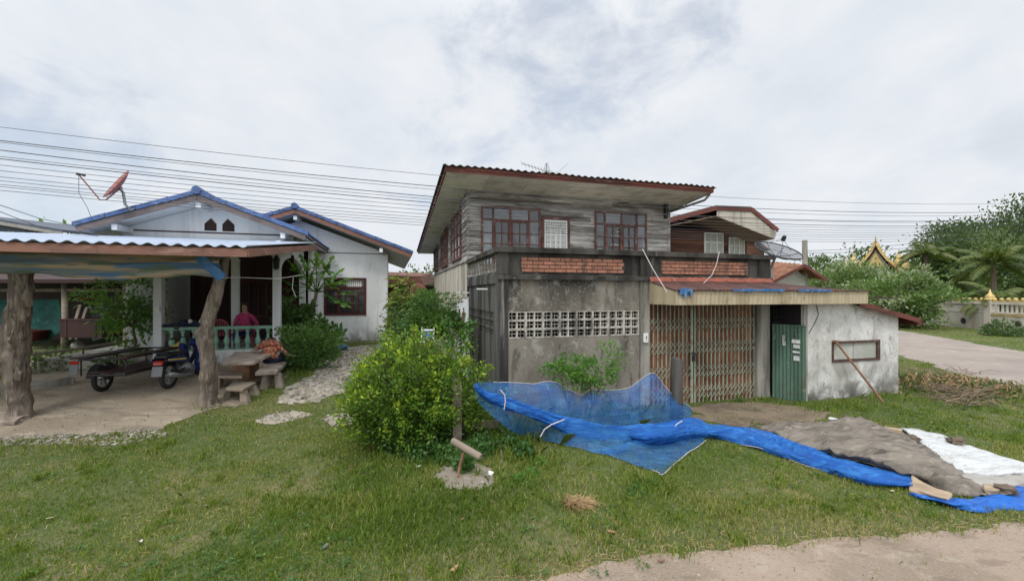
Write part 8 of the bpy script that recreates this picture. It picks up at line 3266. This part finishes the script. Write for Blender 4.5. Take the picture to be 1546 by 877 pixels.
# solar lamp behind the bush
c = aty(646, 506, 8.3)
sp = Thing('solar_lamp', 'small white solar garden lamp on a post behind the bush', 'lamp', (c.x, 8.3, .25), 'W')
mb = MB()
mb.tube([(c.x, 8.3, .2), (c.x, 8.3, c.z - .08)], .02, 8)
sp.part('pole', mb, M['white_plastic'])
mb = MB()
u_ = Vector((0, .06, .10))
r_ = Vector((.125, 0, 0))
cc_ = c + Vector((0, 0, .0))
mb.hexa([cc_ - r_ - u_, cc_ + r_ - u_, cc_ + r_ + u_, cc_ - r_ + u_], [p + Vector((0, -.02, .012)) for p in (cc_ - r_ - u_, cc_ + r_ - u_, cc_ + r_ + u_, cc_ - r_ + u_)], .5)
mb.box((c.x - .14, 8.16, c.z - .13), (c.x + .14, 8.34, c.z - .09))
mb.tube([(c.x - .12, 8.3, c.z - .08), (c.x - .12, 8.3, c.z + .16)], .008, 5)
mb.tube([(c.x + .12, 8.3, c.z - .08), (c.x + .12, 8.3, c.z + .16)], .008, 5)
sp.part('housing', mb, M['white_plastic'])
mb = MB()
k = Vector((0, -.024, .014))
mb.hexa([cc_ - r_ * .85 - u_ * .8 + k, cc_ + r_ * .85 - u_ * .8 + k, cc_ + r_ * .85 + u_ * .8 + k, cc_ - r_ * .85 + u_ * .8 + k], [p + Vector((0, -.004, .003)) for p in (cc_ - r_ * .85 - u_ * .8 + k, cc_ + r_ * .85 - u_ * .8 + k, cc_ + r_ * .85 + u_ * .8 + k, cc_ - r_ * .85 + u_ * .8 + k)], .5)
sp.part('solar_cell', mb, M['solar_panel'])
# brush pile beside the side road
c = atg(1440, 585)
mb = MB()
for i in range(330):
    px, py = random.gauss(1442, 32), random.gauss(584, 13)
    py = max(558, min(612, py + (px - 1442) * .18))
    a = atg(px, py, random.uniform(.0, .22) * max(0, 1 - abs(px - 1440) / 95))
    L = random.uniform(.2, .7)
    th = random.uniform(0, 2 * math.pi)
    el = random.uniform(-.15, .55)
    d = Vector((math.cos(th) * math.cos(el), math.sin(th) * math.cos(el), math.sin(el))) * L
    mb.tube([a, a + d * .5 + Vector((0, 0, random.uniform(-.04, .06))), a + d], [.010, .008, .003], 4)
t = Thing('brush_pile', 'heap of dry cut brush and grass beside the side road', 'brush pile', c, 'W')
t.part('twigs', mb, M['twig'])['kind'] = 'stuff'
n = 2600
x = c.x + RNG.normal(0, .75, n)
y = c.y + RNG.normal(0, .55, n)
z = ground_z(x, y) + .26 * RNG.random(n) * np.exp(-((x - c.x) ** 2 + (y - c.y) ** 2) / 1.2)
f = leaf_quads(np.stack([x, y, z], -1), .08 + .12 * RNG.random(n), .25)
o = np_mesh('dry_leaves', f, 4, M['straw'], RNG.random(n) * .7, t.e, tuple(t.off))
o['kind'] = 'stuff'
n = 3600
x = c.x + RNG.normal(0, .9, n)
y = c.y + RNG.normal(0, .7, n)
z = ground_z(x, y) + .24 * RNG.random(n) * np.exp(-((x - c.x) ** 2 + (y - c.y) ** 2) / 1.6) + .05 * RNG.random(n)
f = leaf_quads(np.stack([x, y, z], -1), .05 + .07 * RNG.random(n), .4)
o = np_mesh('green_leaves', f, 4, M['dark_leaf'], RNG.random(n), t.e, tuple(t.off))
o['kind'] = 'stuff'

# ================================================================ cables strung along the lots
WV = 7.15
cab = [  # pixel heights at x = -60, 650, 1500
    (184, 264, 306), (205, 281, 318), (207, 286, 322), (219, 297, 328), (230, 301, 331), (233, 306, 336), (243, 312, 338), (252, 318, 341), (262, 324, 344),
    (268, 329, 346), (274, 333, 349), (277, 337, 352), (283, 341, 356)]
for i, (y0, y1, y2) in enumerate(cab):
    mb = MB()
    dv = (i % 3) * .12
    A_ = [atv(-120, y0 - 7, WV + dv), atv(650, y1, WV + dv), atv(1600, y2 - 1, WV + dv)]
    u0_, u1_, u2_ = (a.x for a in A_)
    pts = []
    for k in range(41):
        u_ = u0_ - 5 + (u2_ - u0_ + 13) * k / 40
        z = A_[0].z * (u_ - u1_) * (u_ - u2_) / ((u0_ - u1_) * (u0_ - u2_)) + A_[1].z * (u_ - u0_) * (u_ - u2_) / ((u1_ - u0_) * (u1_ - u2_)) + A_[2].z * (u_ - u0_) * (u_ - u1_) / ((u2_ - u0_) * (u2_ - u1_))
        pts.append((u_, WV + dv, z))
    mb.tube(pts, .0062 if i in (1, 3, 5) else .0038, 5)
    lb = 'black overhead cable strung among the bundle above the houses' if i else 'topmost overhead cable, hung well above the bundle'
    solo('overhead_cable', mb, M['wire'], lb, 'cable', pts[0], 'H', 'overhead cables above the houses')
for (p, lb) in ((((-20, 303), (60, 330), (185, 356)), 'thin service cable slanting down to the lean-to, upper of two'), (((-20, 312), (60, 343), (150, 357)), 'thin service cable slanting down to the lean-to, lower of two')):
    mb = MB()
    mb.tube([atv(p[0][0], p[0][1], 9.5), atv(p[1][0], p[1][1], 10.8), atv(p[2][0], p[2][1], 12.4)], .007, 5)
    solo('service_cable', mb, M['wire'], lb, 'cable', atv(p[0][0], p[0][1], 9.5), 'H')
for i, (y0, y1, y2) in enumerate(((379, 376, 358), (382, 381, 366))):
    mb = MB()
    pts = [aty(1218, y0, 21), aty(1290, y1, 23), aty(1480, y2, 28)]
    mb.tube(pts, .012, 5)
    solo('service_cable', mb, M['wire'], 'cable running right from the concrete pole before the temple, %s' % ('upper of two' if i == 0 else 'lower of two'), 'cable', pts[0], 'W')

make_grass()
